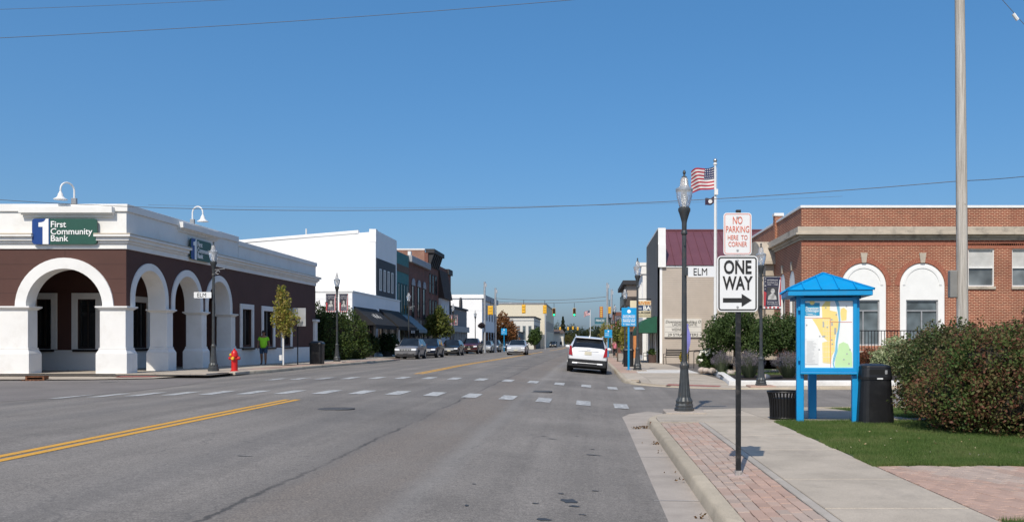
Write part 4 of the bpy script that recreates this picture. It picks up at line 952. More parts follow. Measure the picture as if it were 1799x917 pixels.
MB().tube([(x0, TY+5.5, zr+.05), (26, TY+5.5, zr+.05)], .08, 6).build('ridge_cap', MAROON, tan)
# stepped white false front facing the street
ff = [(TY-.2, ze-.1), (TY-.2, Zp(430, TY)), (TY-.05, Zp(430, TY)), (TY-.05, Zp(402, TY)+.05), (TY+1.2, Zp(402, TY)+.1), (TY+11, Zp(402, TY)+.1), (TY+11, ze-.1)]
MB().plate(ff, (), 'x', TX+.35, -.5).build('false_front', WPT, tan)
GREYSID = M('grey_front_siding', (.19, .19, .19), .8, var=.1); mb = MB(); n = 62
for i in range(n):
    z0 = .1+i*.145; z1 = z0+.145
    if z1 > Zp(402, TY): break
    mb.q([(TX-.2, TY-.04, z0), (TX-.2, TY+11, z0), (TX-.165, TY+11, z1), (TX-.165, TY-.04, z1)]); mb.q([(TX-.2, TY-.04, z0), (TX-.2, TY+11, z0), (TX-.14, TY+11, z0), (TX-.14, TY-.04, z0)])
o = mb.build('front_siding', GREYSID, tan); o['kind'] = 'stuff'
for y in (TY+1.2, TY+5, TY+8): win(tan, 'x', TX-.2, -1, y, y+1.6, .5, 2.4, WPT, GLASS, .1, .06)
GRN = M('green_canvas', (.012, .09, .05), .8, var=.15, scale=4)
aw = MB(); prof = [(0, 3.12)] + [(1.25*math.sin(R(a)), 2.1 + 1.0*math.cos(R(a))) for a in (10, 25, 40, 55, 70, 82)] + [(1.27, 2.05), (1.27, 1.85), (1.2, 1.85), (1.2, 2.02), (0, 2.02)]
mb = MB(); k0 = [(TX-.22-a, TY+.1, b+.05) for a, b in prof]; k1 = [(TX-.22-a, TY+6.5, b+.05) for a, b in prof]
mb.q(k0); mb.q(list(reversed(k1)))
for i in range(len(prof)): j = (i+1) % len(prof); mb.q([k0[i], k0[j], k1[j], k1[i]])
mb.build('awning', GRN, tan, smooth=35)
# letter-board on the side wall
SB = M('letter_board_white', (.66, .64, .58), .6, var=.06); BLT = M('black_letter', (.015, .015, .016), .6)
lb = thing('letter_board', 'white changeable letter board on the tan clapboard wall', 'sign', (6, TY, 2))
bx0, bx1, bz0, bz1 = Xp(1167, TY), Xp(1232, TY), Zp(592, TY), Zp(560, TY)
MB().box(bx0, bx1, TY-.14, TY-.02, bz0, bz1).build('board', SB, lb)
mb = MB()
for z in (bz0+.34, bz0+.68): mb.box(bx0+.03, bx1-.03, TY-.146, TY-.14, z-.015, z+.015)
mb.build('track', M('grey_track', (.4, .39, .37), .7), lb)
text('Downtown Frankie-s O', .26, BLT, lb, at=((bx0+bx1)/2, TY-.15, bz1-.28), width=(bx1-bx0)*.95, shear=.3)
text('LADIES  NIGHTE', .25, BLT, lb, at=((bx0+bx1)/2+.1, TY-.15, bz0+.74), width=1.6); text('WEDNESDAY', .25, BLT, lb, at=((bx0+bx1)/2-.2, TY-.15, bz0+.41), width=1.1); text('29 STRA  O TERS', .25, BLT, lb, at=((bx0+bx1)/2, TY-.15, bz0+.07), width=2.0)
# ---------------- further right-hand fronts
def rshop(name, label, x, y0, y1, z, mat, depth=14):
    t = thing(name, label, 'building', (x+4, (y0+y1)/2, GR((y0+y1)/2))); MB().box(x, x+depth, y0, y1, -1.5, z).build('walls', mat, t); return t
t = rshop('shop_building', 'narrow white fronted shop with a deep bracketed cornice beside the clapboard building', 4.6, 67.7, 74, Zp(470, 68), GREYT)
MB().box(4.25, 4.6, 67.75, 73.9, 0, Zp(470, 68)-.5).build('front', WPT, t); zc_ = Zp(462, 68)
MB().box(4.0, 5.2, 67.6, 74.1, zc_-.25, zc_).build('cornice', WPT, t); MB().box(4.12, 5.0, 67.65, 74.05, zc_-.9, zc_-.25).build('frieze', WPT, t)
for i in range(4): MB().box(4.0, 4.25, 68+i*1.5, 68.4+i*1.5, zc_-.8, zc_-.251).build('bracket', WPT, t)
for i in range(3): win(t, 'x', 4.25, -1, 68.3+i*1.9, 69.4+i*1.9, 4.2, 6.2, WPT, GLASS, .1, .06); win(t, 'x', 4.25, -1, 68.1+i*1.9, 69.6+i*1.9, .4, 2.6, BLKSHOP, GLASS, .1, .06)
ORNG = M('orange_render', (.56, .22, .07), .8, var=.12)
t = rshop('shop_building', 'low orange walled shop between the white fronted shop and the beige block', Xp(1113, 78), 78, 99, Zp(560, 78), ORNG)
MB().box(Xp(1113, 78)-.2, 20, 77.8, 99.2, Zp(560, 78)+.001, Zp(560, 78)+.25).build('coping', DARKT, t)
for i in range(5): win(t, 'x', Xp(1113, 78), -1, 79+i*3.9, 82+i*3.9, .2, 2.4, DARKT, GLASS, .12, .08, cols=2)
BEIGE = M('beige_panel', (.42, .345, .28), .8, var=.06)
YB = 100; bxx = Xp(1094, YB)+.5
t = rshop('commercial_building', 'beige two-storey block with a dark flat roof fascia and dark middle band', bxx, YB, 117, Zp(500, YB), BEIGE)
MB().box(bxx-.5, bxx+14.4, YB-.6, 117.2, Zp(500, YB)+.001, Zp(493, YB)).build('roof_fascia', DARKT, t); MB().box(bxx-.2, bxx+14.2, YB-.25, 117.1, Zp(537, YB), Zp(521, YB)).build('dark_band', M('dark_brown_band', (.06, .05, .045), .8), t)
for i in range(4): win(t, 'x', bxx-.2, -1, YB+1+i*4, YB+3.5+i*4, 5.8, 7.3, DARKT, GLASS, .1, .05)
for i in range(4): win(t, 'x', bxx, -1, YB+1+i*4, YB+4+i*4, .0, 2.6, DARKT, GLASS, .12, .1, cols=2)
t = rshop('commercial_building', 'dark brick shop row beyond the right-hand traffic signal', 3.6, 134, 165, Zp(548, 134), DBRICK)
for i in range(6): win(t, 'x', 3.6, -1, 136+i*4.8, 139+i*4.8, .0, 2.5, BLKSHOP, GLASSB, .12, .1, cols=2); win(t, 'x', 3.6, -1, 136.6+i*4.8, 138.4+i*4.8, 3.6, 5.2, GREYT, GLASS, .12, .08)
MB().box(3.3, 4, 134, 165, Zp(548, 134)-.4, Zp(548, 134)+.1).build('cornice', DARKT, t)
t = rshop('commercial_building', 'tan shop row far down the right side of the street', 3.8, 168, 230, Zp(560, 168), CREAM)
for i in range(8): win(t, 'x', 3.8, -1, 170+i*7, 174+i*7, -.4, 2.2, BLKSHOP, GLASS, .15, .1, cols=2)
MB().box(3.4, 4.2, 168, 230, Zp(560, 168)-.3, Zp(560, 168)+.2).build('cornice', DARKT, t)
# hanging signs
bs = thing('bar_sign', 'cream hanging bar sign with blue band on the right-hand shop fronts', 'sign', (3.8, 64, 2.5)); ys = 62.5
x0, x1, z0, z1 = Xp(1107, ys), Xp(1152, ys), Zp(557.5, ys), Zp(528, ys)
CRM = M('cream_sign_face', (.72, .64, .45), .6, var=.05); BLU = M('dark_blue_band', (.02, .05, .13), .6); ORL = M('orange_letter', (.65, .25, .04), .6)
MB().box(x0, x1, ys, ys+.16, z0, z1).build('panel', CRM, bs, bev=.01); h = z1-z0; w = x1-x0
MB().box(x0+w*.3, x1-w*.04, ys-.012, ys, z0+h*.40, z0+h*.72).build('band', BLU, bs)
text("RIVER'S", .3, ORL, bs, at=(x0+w*.6, ys-.014, z0+h*.77), width=w*.62, bold=.01); text('BAR', .42, WLET, bs, at=(x0+w*.72, ys-.02, z0+h*.44), width=w*.44, bold=.015); text('to', .3, WLET, bs, at=(x0+w*.39, ys-.02, z0+h*.47), width=w*.12)
text('BURGERS', .2, BLT, bs, at=(x0+w*.56, ys-.014, z0+h*.22), width=w*.6, bold=.006); text('FOOD & COCKTAILS', .14, BLT, bs, at=(x0+w*.56, ys-.014, z0+h*.06), width=w*.5)
MB().tube([(x0+.1, ys+.08, z1+.12), (x1+.3, ys+.08, z1+.12)], .03, 6).build('bracket_arm', BLKI, bs); MB().tube([(x0+.3, ys+.08, z1), (x0+.3, ys+.08, z1+.12)], .02, 5).build('hanger', BLKI, bs); MB().tube([(x1-.3, ys+.08, z1), (x1-.3, ys+.08, z1+.12)], .02, 5).build('hanger', BLKI, bs)
ms = thing('theatre_marquee', 'teal theatre marquee with white lettering beyond the white car', 'sign', (2.4, 150, 4)); ys = 150
x0, x1, z0, z1 = Xp(1045, ys), Xp(1064, ys), Zp(570, ys), Zp(558, ys); TL = M('teal_sign_face', (.03, .14, .19), .5)
MB().box(x0, 3.7, ys, ys+4, z0+.1, z1).build('canopy', TL, ms); MB().box(x0-.1, 3.7, ys-.1, ys+4.1, z0-.15, z0+.1).build('fascia', M('grey_blue', (.2, .3, .34), .5), ms)
text('PRINCESS', .6, WLET, ms, at=((x0+x1)/2, ys-.02, z0+.5), width=(x1-x0)*.8)
MB().box(Xp(1053.5, ys), Xp(1059.5, ys), ys+1, ys+1.4, Zp(559, ys)+.1, Zp(538, ys)).build('vertical_sign', M('red_sign', (.35, .05, .03), .5), ms)
mb = MB(); 
for i in range(6): mb.box(Xp(1054.6, ys), Xp(1058.4, ys), ys+.96, ys+1.0, Zp(556.5-3.2*i, ys), Zp(554.6-3.2*i, ys))
mb.build('lettering', M('yellow_letter', (.75, .5, .1), .5), ms)['kind'] = 'stuff'
# ================================================================ STREET FURNITURE
LAMPG = M('grey_green_lamp_paint', (.055, .062, .066), .45, .3, var=.25, scale=8, dirt=(.09, .075, .06))
def lamp_glass():
    k = NT('prismatic_glass'); b = k.b; b.inputs['Base Color'].default_value = (.9, .92, .93, 1); b.inputs['Roughness'].default_value = .12; b.inputs['IOR'].default_value = 1.25
    b.inputs['Transmission Weight'].default_value = .72; c = k.ramp(k.noise(14, 2), [(.3, (.8, .82, .84)), (.7, (.95, .96, .97))]); k.color(c)
    sp = k.n('ShaderNodeSeparateXYZ'); k.l(k.pos(), sp.inputs[0]); at = k.math('ARCTAN2', sp.outputs[1], sp.outputs[0])
    k.bump(k.math('SINE', k.math('MULTIPLY', at, 24)), .35, .01); return k.m
LGLASS = lamp_glass()
def lamp_post(label, loc, H=5.08, yaw=0):
    """fluted iron post with an acorn glass lantern, built at its own height"""
    t = thing('street_lamp', label, 'street lamp', (0, 0, 0), 'street lamps along the main street')
    MB().lathe([(.33, -.1), (.33, .1), (.29, .12), (.3, .16), (.27, .2)], (0, 0, 0), 8).build('plinth', LAMPG, t)
    MB().lathe([(.27, .2), (.285, .25), (.25, .29), (.215, .33), (.185, .5), (.155, .72), (.135, .92), (.15, .95), (.15, 1.0), (.12, 1.03), (.10, 1.08)], (0, 0, 0), 32, .07).build('fluted_base', LAMPG, t, smooth=25)
    MB().lathe([(.092, 1.08), (.085, 2.4), (.072, 3.72)], (0, 0, 0), 24, .05).build('shaft', LAMPG, t, smooth=25)
    mb = MB(); mb.lathe([(.073, 3.72), (.105, 3.75), (.105, 3.79), (.08, 3.82), (.085, 3.98), (.11, 4.05), (.17, 4.18), (.205, 4.23), (.205, 4.28), (.16, 4.31)], (0, 0, 0), 20).build('capital', LAMPG, t, smooth=40)
    g = MB().lathe([(.155, 4.31), (.19, 4.36), (.255, 4.52), (.285, 4.66), (.275, 4.70), (.18, 4.73), (.15, 4.76), (.12, 4.90), (.085, 4.93), (.06, 4.93)], (0, 0, 0), 28).build('globe', LGLASS, t, smooth=40)
    MB().lathe([(.29, 4.655), (.292, 4.69), (.275, 4.70), (.27, 4.66)], (0, 0, 0), 28).build('rim', M('pale_metal', (.5, .51, .52), .35, .6), t, smooth=40)
    MB().lathe([(.085, 4.925), (.09, 4.945), (.04, 4.96), (.03, 4.99), (.055, 5.03), (.04, 5.07), (.004, 5.09)], (0, 0, 0), 12).build('finial', LAMPG, t, smooth=40)
    MB().lathe([(.05, 4.3), (.07, 4.4), (.09, 4.5), (.07, 4.62), (.02, 4.68)], (0, 0, 0), 10).build('bulb_housing', M('white_diffuser', (.8, .8, .78), .6), t, smooth=40)
    MB().box(-.02, .02, -.13, -.08, 3.5, 3.66).build('photocell', LAMPG, t)
    s = H/5.09; t.location = loc; t.scale = (s*.63, s*.63, s); t.rotation_euler.z = yaw; return t
LB = lamp_post('grey street lamp with acorn globe on the corner before the blue map kiosk', (2.0, 17.95, GN(17.95)), (715+8-297)/1500*17.95)
GRP = 'street lamps along the main street'
def more_lamp(label, px, Y, z, pytop, X=None):
    x = Xp(px, Y) if X is None else X; H = Zp(pytop, Y) - z; return copy_thing(LB, label, GRP, (x, Y, z), random.uniform(0, 6), (H/5.09*.63, H/5.09*.63, H/5.09))
L2 = more_lamp('grey street lamp with veteran banner at the corner of the white kerbed bed', 1337, 28.15, .06, 427)
L3 = more_lamp('grey street lamp beside the blue wayfinding sign by the new concrete', 1120, 40.6, GF(40.6), 453)
L4 = more_lamp('grey street lamp before the corner bank arches with an ELM sign', 375, 34.4, .34, 424)
L5 = more_lamp('grey street lamp carrying two banners before the green hedge', 592, 49.8, GL(49.8), 479)
L6 = more_lamp('grey street lamp beside the parked grey jeep at the teal shop', 718, 77.6, GL(77.6), 511)
L7 = more_lamp('grey street lamp with banners by the low grey shop with pilasters', 796, 102.9, GL(103), 533)
L8 = more_lamp('grey street lamp before the plain white two-storey building', 835, 124, GL(124), 545)
L9 = more_lamp('grey street lamp before the beige block with dark roof fascia', 1098, 54, GF(54), 504)
# lamp pads
for (x, y, z, m) in ((2.0, 17.95, GN(17.95), CONC_G), (Xp(1337, 28.15), 28.15, .06, PV[0]), (Xp(1120, 40.6), 40.6, GF(40.6), CONC_G), (Xp(592, 49.8), 49.8, GL(49.8), CONC_G)):
    struct(MB().box(x-.42, x+.42, y-.42, y+.42, z-.1, z+.045), 'lamp_footing', m, bev=.015)
# scroll brackets with their own names
def scroll(parent_lamp, x, y, z, s=1, d=1):
    t = MB(); t.tube([(x+d*.05, y, z), (x+d*.55*s, y, z+.04)], .02*s, 6); t.tube([(x+d*.05, y, z-.32*s), (x+d*.12*s, y, z-.12*s), (x+d*.3*s, y, z-.03)], .018*s, 6)
    t.tube([(x+d*(.24+.1*math.cos(a))*s, y, z-.13*s+.1*s*math.sin(a)) for a in linspace(0, 5.2, 12)], .014*s, 5); t.ell((x+d*.58*s, y, z+.045), (.035*s, .035*s, .05*s), 8, 6)
    o = t.build('scroll_bracket', M('pale_scroll_iron', (.3, .31, .32), .5, .4), parent_lamp, smooth=True)
scroll(L4, L4.location.x, 34.4, Zp(474, 34.4), .75); scroll(L6, L6.location.x, 77.6, Zp(539, 77.6), .9)
BLKT = M('black_sign_letter', (.012, .012, .012), .6); SIGNW = M('sign_sheet_white', (.74, .75, .75), .45, .0, var=.03)
def elm_sign(label, x0, x1, y, z0, z1, frac=1.0):
    t = thing('street_name_sign', label, 'street sign', ((x0+x1)/2, y, z0)); MB().plate(rrect(x0, x1, z0, z1, .015, 2), (), 'y', y, .012).build('blade', SIGNW, t)
    h = z1-z0; text('ELM', h*.98, BLKT, t, at=(x0 + (x1-x0)*.45, y-.004, z0+h*.16), width=(x1-x0)*.5, depth=.003, bold=0)
    return t
t = elm_sign('white ELM street name sign on the lamp before the kiosk', 2.07, Xp(1256, 17.9), 17.85, Zp(486.5, 17.85), Zp(468, 17.85)); MB().box(2.0, 2.09, 17.86, 17.9, Zp(484, 17.9), Zp(470, 17.9)).build('clamp', LAMPG, t)
xx = L4.location.x; t = elm_sign('white ELM street name sign on the lamp before the bank', xx-.72, xx-.02, 34.25, Zp(523.5, 34.25), Zp(513, 34.25))
# ---- ONE WAY / NO PARKING post
PY_ = 9.25; PXc = Xp(1297, PY_); BLKP = M('black_post_paint', (.012, .013, .014), .45, .2, var=.4, scale=14, dirt=(.10, .09, .085))
p = thing('sign_post', 'black square steel post holding the one way and no parking signs', 'sign post', (PXc, PY_, .13))
hw = .026; mb = MB(); mb.box(PXc-hw, PXc+hw, PY_-hw, PY_+hw, .12, Zp(369, PY_)); mb.build('post', BLKP, p, bev=.005)
MB().box(PXc-.034, PXc+.034, PY_-.034, PY_+.034, .1, .19).build('sleeve', M('bare_galvanised', (.42, .40, .38), .6, .5, var=.4, scale=30, dirt=(.15, .1, .07)), p); MB().lathe([(.12, -.02), (.12, .006), (.02, .007)], (PXc, PY_, .13), 14).build('collar', M('pink_mortar', (.5, .38, .33), .9, var=.2), p)
def road_sign(label, px0, px1, py0, py1, border, bw, r):
    y = PY_ - .04; x0, x1, z0, z1 = Xp(px0, y), Xp(px1, y), Zp(py1, y), Zp(py0, y)
    t = thing('road_sign', label, 'road sign', ((x0+x1)/2, y, z0)); MB().plate(rrect(x0, x1, z0, z1, r), (), 'y', y, .008).build('sheet', SIGNW, t)
    e = .012; o = rrect(x0+e, x1-e, z0+e, z1-e, r-e); i = rrect(x0+e+bw, x1-e-bw, z0+e+bw, z1-e-bw, r-e-bw)
    MB().plate(o, [i], 'y', y-.0015, .0015).build('border', border, t)
    for z in (z0+.05, z1-.05): MB().lathe([(.014, 0), (.012, .006), (.003, .007)], (0, 0, 0), 8).build('bolt', ALUM, t).matrix_basis = Matrix.Translation(((x0+x1)/2, y, z)) @ Matrix.Rotation(R(90), 4, 'X')
    return t, x0, x1, z0, z1, y
t, x0, x1, z0, z1, y = road_sign('white square one way sign with a black arrow pointing right', 1260, 1331.5, 449.5, 547.5, BLKT, .015, .045)
W = x1-x0; H = z1-z0; xc = (x0+x1)/2
text('ONE', .2, BLKT, t, at=(xc, y-.003, z0+H*.685), width=W*.68, depth=.002, bold=.005); text('WAY', .2, BLKT, t, at=(xc, y-.003, z0+H*.40), width=W*.74, depth=.002, bold=.005)
ah = H*.205; MB().plate([(x0+W*.14, z0+ah-.024), (x0+W*.60, z0+ah-.024), (x0+W*.60, z0+ah-.07), (x0+W*.85, z0+ah), (x0+W*.60, z0+ah+.07), (x0+W*.60, z0+ah+.024), (x0+W*.14, z0+ah+.024)], (), 'y', y-.003, .002).build('arrow', BLKT, t)
ORR = M('faded_red_orange', (.62, .12, .06), .6, var=.08)
t, x0, x1, z0, z1, y = road_sign('white no parking here to corner sign with orange lettering', 1271, 1320.5, 374, 448, ORR, .006, .035); W = x1-x0; H = z1-z0; xc = (x0+x1)/2
for s, f, wd, hh in (('NO', .735, .34, .115), ('PARKING', .535, .82, .10), ('HERE  TO', .36, .70, .072), ('CORNER', .20, .66, .075)): text(s, hh, ORR, t, at=(xc, y-.003, z0+H*f), width=W*wd, depth=.0015, bold=0)
# ---- blue map kiosk
BLUEP = M('bright_blue_paint', (.0, .28, .60), .45, .0, var=.05, scale=5, dirt=(.02, .26, .55))
KY = 15.35; kz = .13
ks = thing('map_kiosk', 'bright blue map kiosk with a hipped roof on three posts', 'kiosk', (Xp(1455, KY), KY, kz)); pu = lambda px: Xp(px, KY); pv = lambda py: Zp(py, KY)
for px in (1406.5, 1501): MB().box(pu(px)-.065, pu(px)+.065, KY-.07, KY+.07, kz-.2, pv(519)).build('post', BLUEP, ks, bev=.015)
MB().box(pu(1437)-.075, pu(1437)+.075, KY+.75, KY+.9, kz-.2, pv(519)).build('post', BLUEP, ks, bev=.015)
ry0, ry1 = KY-.27, KY+1.15; q0, q1, zE = Xp(1377, ry0)+.13, Xp(1533, ry0)+.02, Zp(519, ry0); rc = ((q0+q1)/2-.03, (ry0+ry1)/2)
mb = MB(); mb.box(q0, q1, ry0, ry1, zE, zE+.10); mb.build('roof_fascia', BLUEP, ks, bev=.01); e = .02
def roofz(x, y): return min((x-q0)/(rc[0]-q0), (q1-x)/(q1-rc[0]), (y-ry0)/(rc[1]-ry0), (ry1-y)/(ry1-rc[1]))
apex = Vector((rc[0], rc[1], Zp(481, rc[1]))); cor = [Vector((q0-e, ry0-e, zE+.101)), Vector((q1+e, ry0-e, zE+.101)), Vector((q1+e, ry1+e, zE+.101)), Vector((q0-e, ry1+e, zE+.101))]
for i in range(4):
    a, b = cor[i], cor[(i+1) % 4]; n = 5
    for j in range(n):
        p0, p1 = a.lerp(b, j/n), a.lerp(b, (j+1)/n); mb = MB(); d = Vector((0, 0, .02)); 
        # each panel runs up the slope to the hip line
        def up(t_): # straight up the slope from the eave at t_ until a hip
            k_ = 1 - abs(2*t_-1); foot = a.lerp(b, t_); mid = a.lerp(b, .5); return foot + (apex - mid)*k_
        t0, t1 = j/n, (j+1)/n; top = [up(t1)] + ([apex] if t0 < .5 < t1 else []) + [up(t0)]
        mb.q([p0, p1] + top); mb.build('roof_panel', BLUEP, ks)
        if j: MB().obox(p0 + Vector((0, 0, .012)), up(t0) + Vector((0, 0, .012)), .022, .035).build('seam', BLUEP, ks)
for c in cor: MB().obox(c + Vector((0, 0, .01)), apex + Vector((0, 0, .01)), .04, .04).build('hip_cap', BLUEP, ks)
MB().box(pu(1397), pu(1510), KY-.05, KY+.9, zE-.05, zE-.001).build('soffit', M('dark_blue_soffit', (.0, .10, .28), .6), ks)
c0, c1, d0, d1 = pu(1412), pu(1497.5), pv(648), pv(526)
MB().plate(rect(c0-.06, c1+.05, d0-.05, d1+.03), [rect(c0+.02, c1-.02, d0+.03, d1-.03)], 'y', KY-.13, .2).build('case_frame', BLUEP, ks, bev=.01)
MB().box(c0-.06, c1+.05, KY-.15, KY+.0, d0-.09, d0-.051).build('case_sill', BLUEP, ks, bev=.008)
for z in (d0+.15, d1-.2): MB().box(c0-.1, c0-.061, KY-.14, KY-.1, z, z+.07).build('hinge', BLUEP, ks)
MP = M('map_paper', (.86, .87, .85), .5, var=.03)
mp = MB().box(c0+.0, c1-.0, KY-.09, KY-.07, d0+.01, d1-.01).build('map_panel', MP, ks); mw, mh = c1-c0, d1-d0
def mpoly(pts, mat, name, dy): 
    MB().plate([(c0+mw*a, d1-mh*b) for a, b in pts], (), 'y', KY-.0902-dy, .0008).build(name, mat, mp)
MY = M('map_yellow', (.88, .70, .25), .55, var=.04); MBL = M('map_blue', (.2, .5, .68), .55); MG = M('map_green', (.55, .78, .42), .55, var=.04); MR = M('map_red', (.6, .12, .1), .6); MTB = M('map_title_blue', (.03, .30, .50), .55); MGR = M('map_grey_print', (.4, .42, .43), .6); MWH = M('map_white', (.78, .79, .78), .55)
mpoly([(.37, .22), (.36, .10), (.44, .03), (.53, .03), (.52, .16), (.66, .18), (.69, .30), (.70, .42), (.64, .50), (.62, .62), (.62, .74), (.57, .80), (.53, .92), (.38, .91), (.37, .62), (.48, .60), (.35, .51), (.27, .39), (.17, .28), (.37, .27)], MY, 'town_area', .001)
mpoly([(.74, .14), (.80, .12), (.86, .16), (.85, .30), (.75, .31), (.73, .2)], MY, 'town_area', .001)
mpoly([(.62, .98), (.63, .86), (.67, .76), (.70, .64), (.79, .61), (.88, .64), (.96, .77), (.97, .97)], MG, 'park_area', .001)
riv = [(.645, .01, .035), (.68, .08, .032), (.70, .18, .022), (.715, .30, .016), (.70, .42, .016), (.675, .52, .022), (.655, .64, .018), (.65, .74, .026), (.61, .84, .022), (.59, .92, .014), (.61, .98, .012)]
mpoly([(a-w, b) for a, b, w in riv] + [(a+w, b) for a, b, w in reversed(riv)], MBL, 'river', .002)
for pts in ([(.02, .262), (.53, .268), (.53, .274), (.02, .268)], [(.524, .268), (.534, .268), (.544, .98), (.534, .98)], [(.53, .322), (.96, .325), (.96, .331), (.53, .328)]): mpoly(pts, MR, 'highway', .003)
mpoly(rect(.02, .32, .05, .235), MTB, 'title_box', .003); mpoly(arc(.17, .045, .05, 0, 360, 14, .035), MY, 'sun_emblem', .004)
text('Downtown', .07, WLET, mp, at=(c0+mw*.17, KY-.0955, d1-mh*.145), width=mw*.25, depth=.0006, bold=.001); text('Cheboygan', .07, WLET, mp, at=(c0+mw*.17, KY-.0955, d1-mh*.18), width=mw*.26, depth=.0006, bold=.001)
mpoly(rect(.05, .18, .205, .212), MWH, 'print', .004); mpoly(rect(.09, .25, .22, .225), MWH, 'print', .004)
mpoly(rect(.02, .30, .56, .95), MWH, 'legend', .002)
mb = MB()
for i in range(22): mb.plate([(c0+mw*a, d1-mh*b) for a, b in rect(.06, .06+random.uniform(.10, .2), .60+i*.0145, .604+i*.0145)], (), 'y', KY-.0935, .0006)
mb.plate([(c0+mw*a, d1-mh*b) for a, b in rect(.03, .28, .925, .931)], (), 'y', KY-.0935, .0006)
for (a, b) in ((.44, .12), (.85, .10), (.06, .37), (.32, .53), (.40, .53), (.56, .29), (.57, .36), (.39, .33), (.31, .72), (.92, .72), (.86, .78), (.65, .22), (.47, .40), (.56, .58), (.57, .64), (.80, .86), (.90, .92)): mb.plate([(c0+mw*(a+x_), d1-mh*(b+y_)) for x_, y_ in arc(0, 0, .016, 0, 360, 8, .012)], (), 'y', KY-.0945, .0006)
for (a, b, w, h) in ((.38, .33, .03, .07), (.61, .41, .04, .09), (.37, .52, .06, .02), (.55, .33, .025, .05)): mb.plate([(c0+mw*x_, d1-mh*y_) for x_, y_ in rect(a, a+w, b, b+h)], (), 'y', KY-.094, .0006)
mb.build('map_marks', MGR, mp)['kind'] = 'stuff'
mb = MB()
for i in range(9): mb.plate([(c0+mw*a, d1-mh*b) for a, b in rect(.37+.0, .62, .30+i*.075, .303+i*.075)], (), 'y', KY-.0925, .0004)
for i in range(4): mb.plate([(c0+mw*a, d1-mh*b) for a, b in rect(.40+i*.045, .403+i*.045, .28, .9)], (), 'y', KY-.0925, .0004)
mb.build('map_streets', MWH, mp)['kind'] = 'stuff'
# ---- litter bins by the kiosk
bpy.context.view_layer.update()
BLKE = M('black_plastic', (.008, .008, .009), .38, var=.3, scale=6, dirt=(.02, .02, .02)); BLKM = M('black_steel_slats', (.012, .012, .013), .5, .3, var=.3)
BY_ = 16.0; bx = Xp(1377, BY_)
sb = thing('slatted_bin', 'low black slatted steel litter bin left of the kiosk', 'litter bin', (bx, BY_, GN(BY_)))
MB().lathe([(.02, .03), (.23, .03), (.235, .06), (.245, .35), (.25, .42), (.02, .43)], (bx, BY_, GN(BY_)-.02), 24).build('liner', M('dark_liner', (.006, .006, .006), .7), sb, smooth=30)
for k_ in range(28):
    a = 2*math.pi*k_/28; c, s = math.cos(a), math.sin(a); z = GN(BY_)
    MB().tube([(bx+.245*c, BY_+.245*s, z), (bx+.25*c, BY_+.25*s, z+.28), (bx+.268*c, BY_+.268*s, z+.42), (bx+.30*c, BY_+.30*s, z+.52)], .017, 5).build('slat', BLKM, sb)
for (r_, z_) in ((.245, .04), (.30, .52)): MB().tube([(bx+r_*math.cos(a), BY_+r_*math.sin(a), GN(BY_)+z_) for a in linspace(0, 2*math.pi, 24)], .018, 6).build('ring', BLKM, sb, smooth=True)
BY2 = 15.25; bx2 = Xp(1533.5, BY2); zb = .12
tb = thing('waste_bin', 'tall black plastic waste bin with a domed lid right of the kiosk', 'litter bin', (bx2, BY2, zb))
def sq(r, z, c=(bx2, BY2)): return [(c[0]+x_, c[1]+y_, z) for x_, y_ in rrect(-r, r, -r, r, r*.45, 4)]
def loft(rings):
    mb = MB()
    for a, b in zip(rings, rings[1:]):
        for i in range(len(a)): j = (i+1) % len(a); mb.q([a[i], a[j], b[j], b[i]])
    mb.q(list(reversed(rings[0]))); mb.q(rings[-1]); return mb
loft([sq(.315, zb), sq(.31, zb+.05), sq(.285, zb+.5), sq(.27, zb+.78)]).build('body', BLKE, tb, smooth=45)
loft([sq(.285, zb+.781), sq(.285, zb+.83), sq(.268, zb+.95), sq(.26, zb+1.0), sq(.27, zb+1.0), sq(.25, zb+1.03), sq(.15, zb+1.055), sq(.03, zb+1.06)]).build('lid', BLKE, tb, smooth=45)
MB().plate(rrect(bx2-.15, bx2+.17, zb+.845, zb+.965, .02), (), 'y', BY2-.279, .02).build('flap', M('flap_black', (.003, .003, .003), .6), tb)
MB().box(bx2-.02, bx2+.08, BY2-.294, BY2-.285, zb+.79, zb+.815).build('sticker', SIGNW, tb); MB().box(bx2+.12, bx2+.16, BY2-.285, BY2-.27, zb+.88, zb+.95).build('latch', ALUM, tb)
bbx = MB().box(pu(1508.5), pu(1515), KY-.12, KY+.02, pv(663), pv(641)); bbx.build('leaflet_box', BLUEP, ks, bev=.008)
ks.rotation_euler.z = R(-8)   # the kiosk faces slightly towards the crossing
# ---- hydrant
HYR = M('hydrant_red', (.55, .012, .01), .4, var=.12, scale=8); HYY = M('hydrant_yellow', (.75, .45, .03), .45)
hx, hy, hz = Xp(412, 34.6), 34.6, .34; h = thing('fire_hydrant', 'red fire hydrant with yellow outlet caps at the kerb by the bank', 'hydrant', (hx, hy, hz))
MB().lathe([(.17, 0), (.17, .05), (.125, .06), (.12, .6), (.15, .61), (.15, .66), (.135, .67), (.13, .74), (.10, .83), (.05, .88), (.03, .89), (.03, .94), (.01, .95)], (hx, hy, hz-.03), 18).build('barrel', HYR, h, smooth=35)
for d, n_ in (((1, 0), 'outlet'), ((-1, 0), 'outlet'), ((0, -1), 'pumper_outlet')):
    MB().tube([(hx, hy, hz+.52), (hx+d[0]*.17, hy+d[1]*.17, hz+.52)], .065, 12).build(n_, HYR, h, smooth=35); MB().tube([(hx+d[0]*.17, hy+d[1]*.17, hz+.52), (hx+d[0]*.225, hy+d[1]*.225, hz+.52)], [.072, .055], 12).build('outlet_cap', HYY if d[1] else HYR, h, smooth=35)
MB().ell((hx-.12, hy-.1, hz+.66), (.05, .05, .06), 8, 6).build('valve', HYY, h)
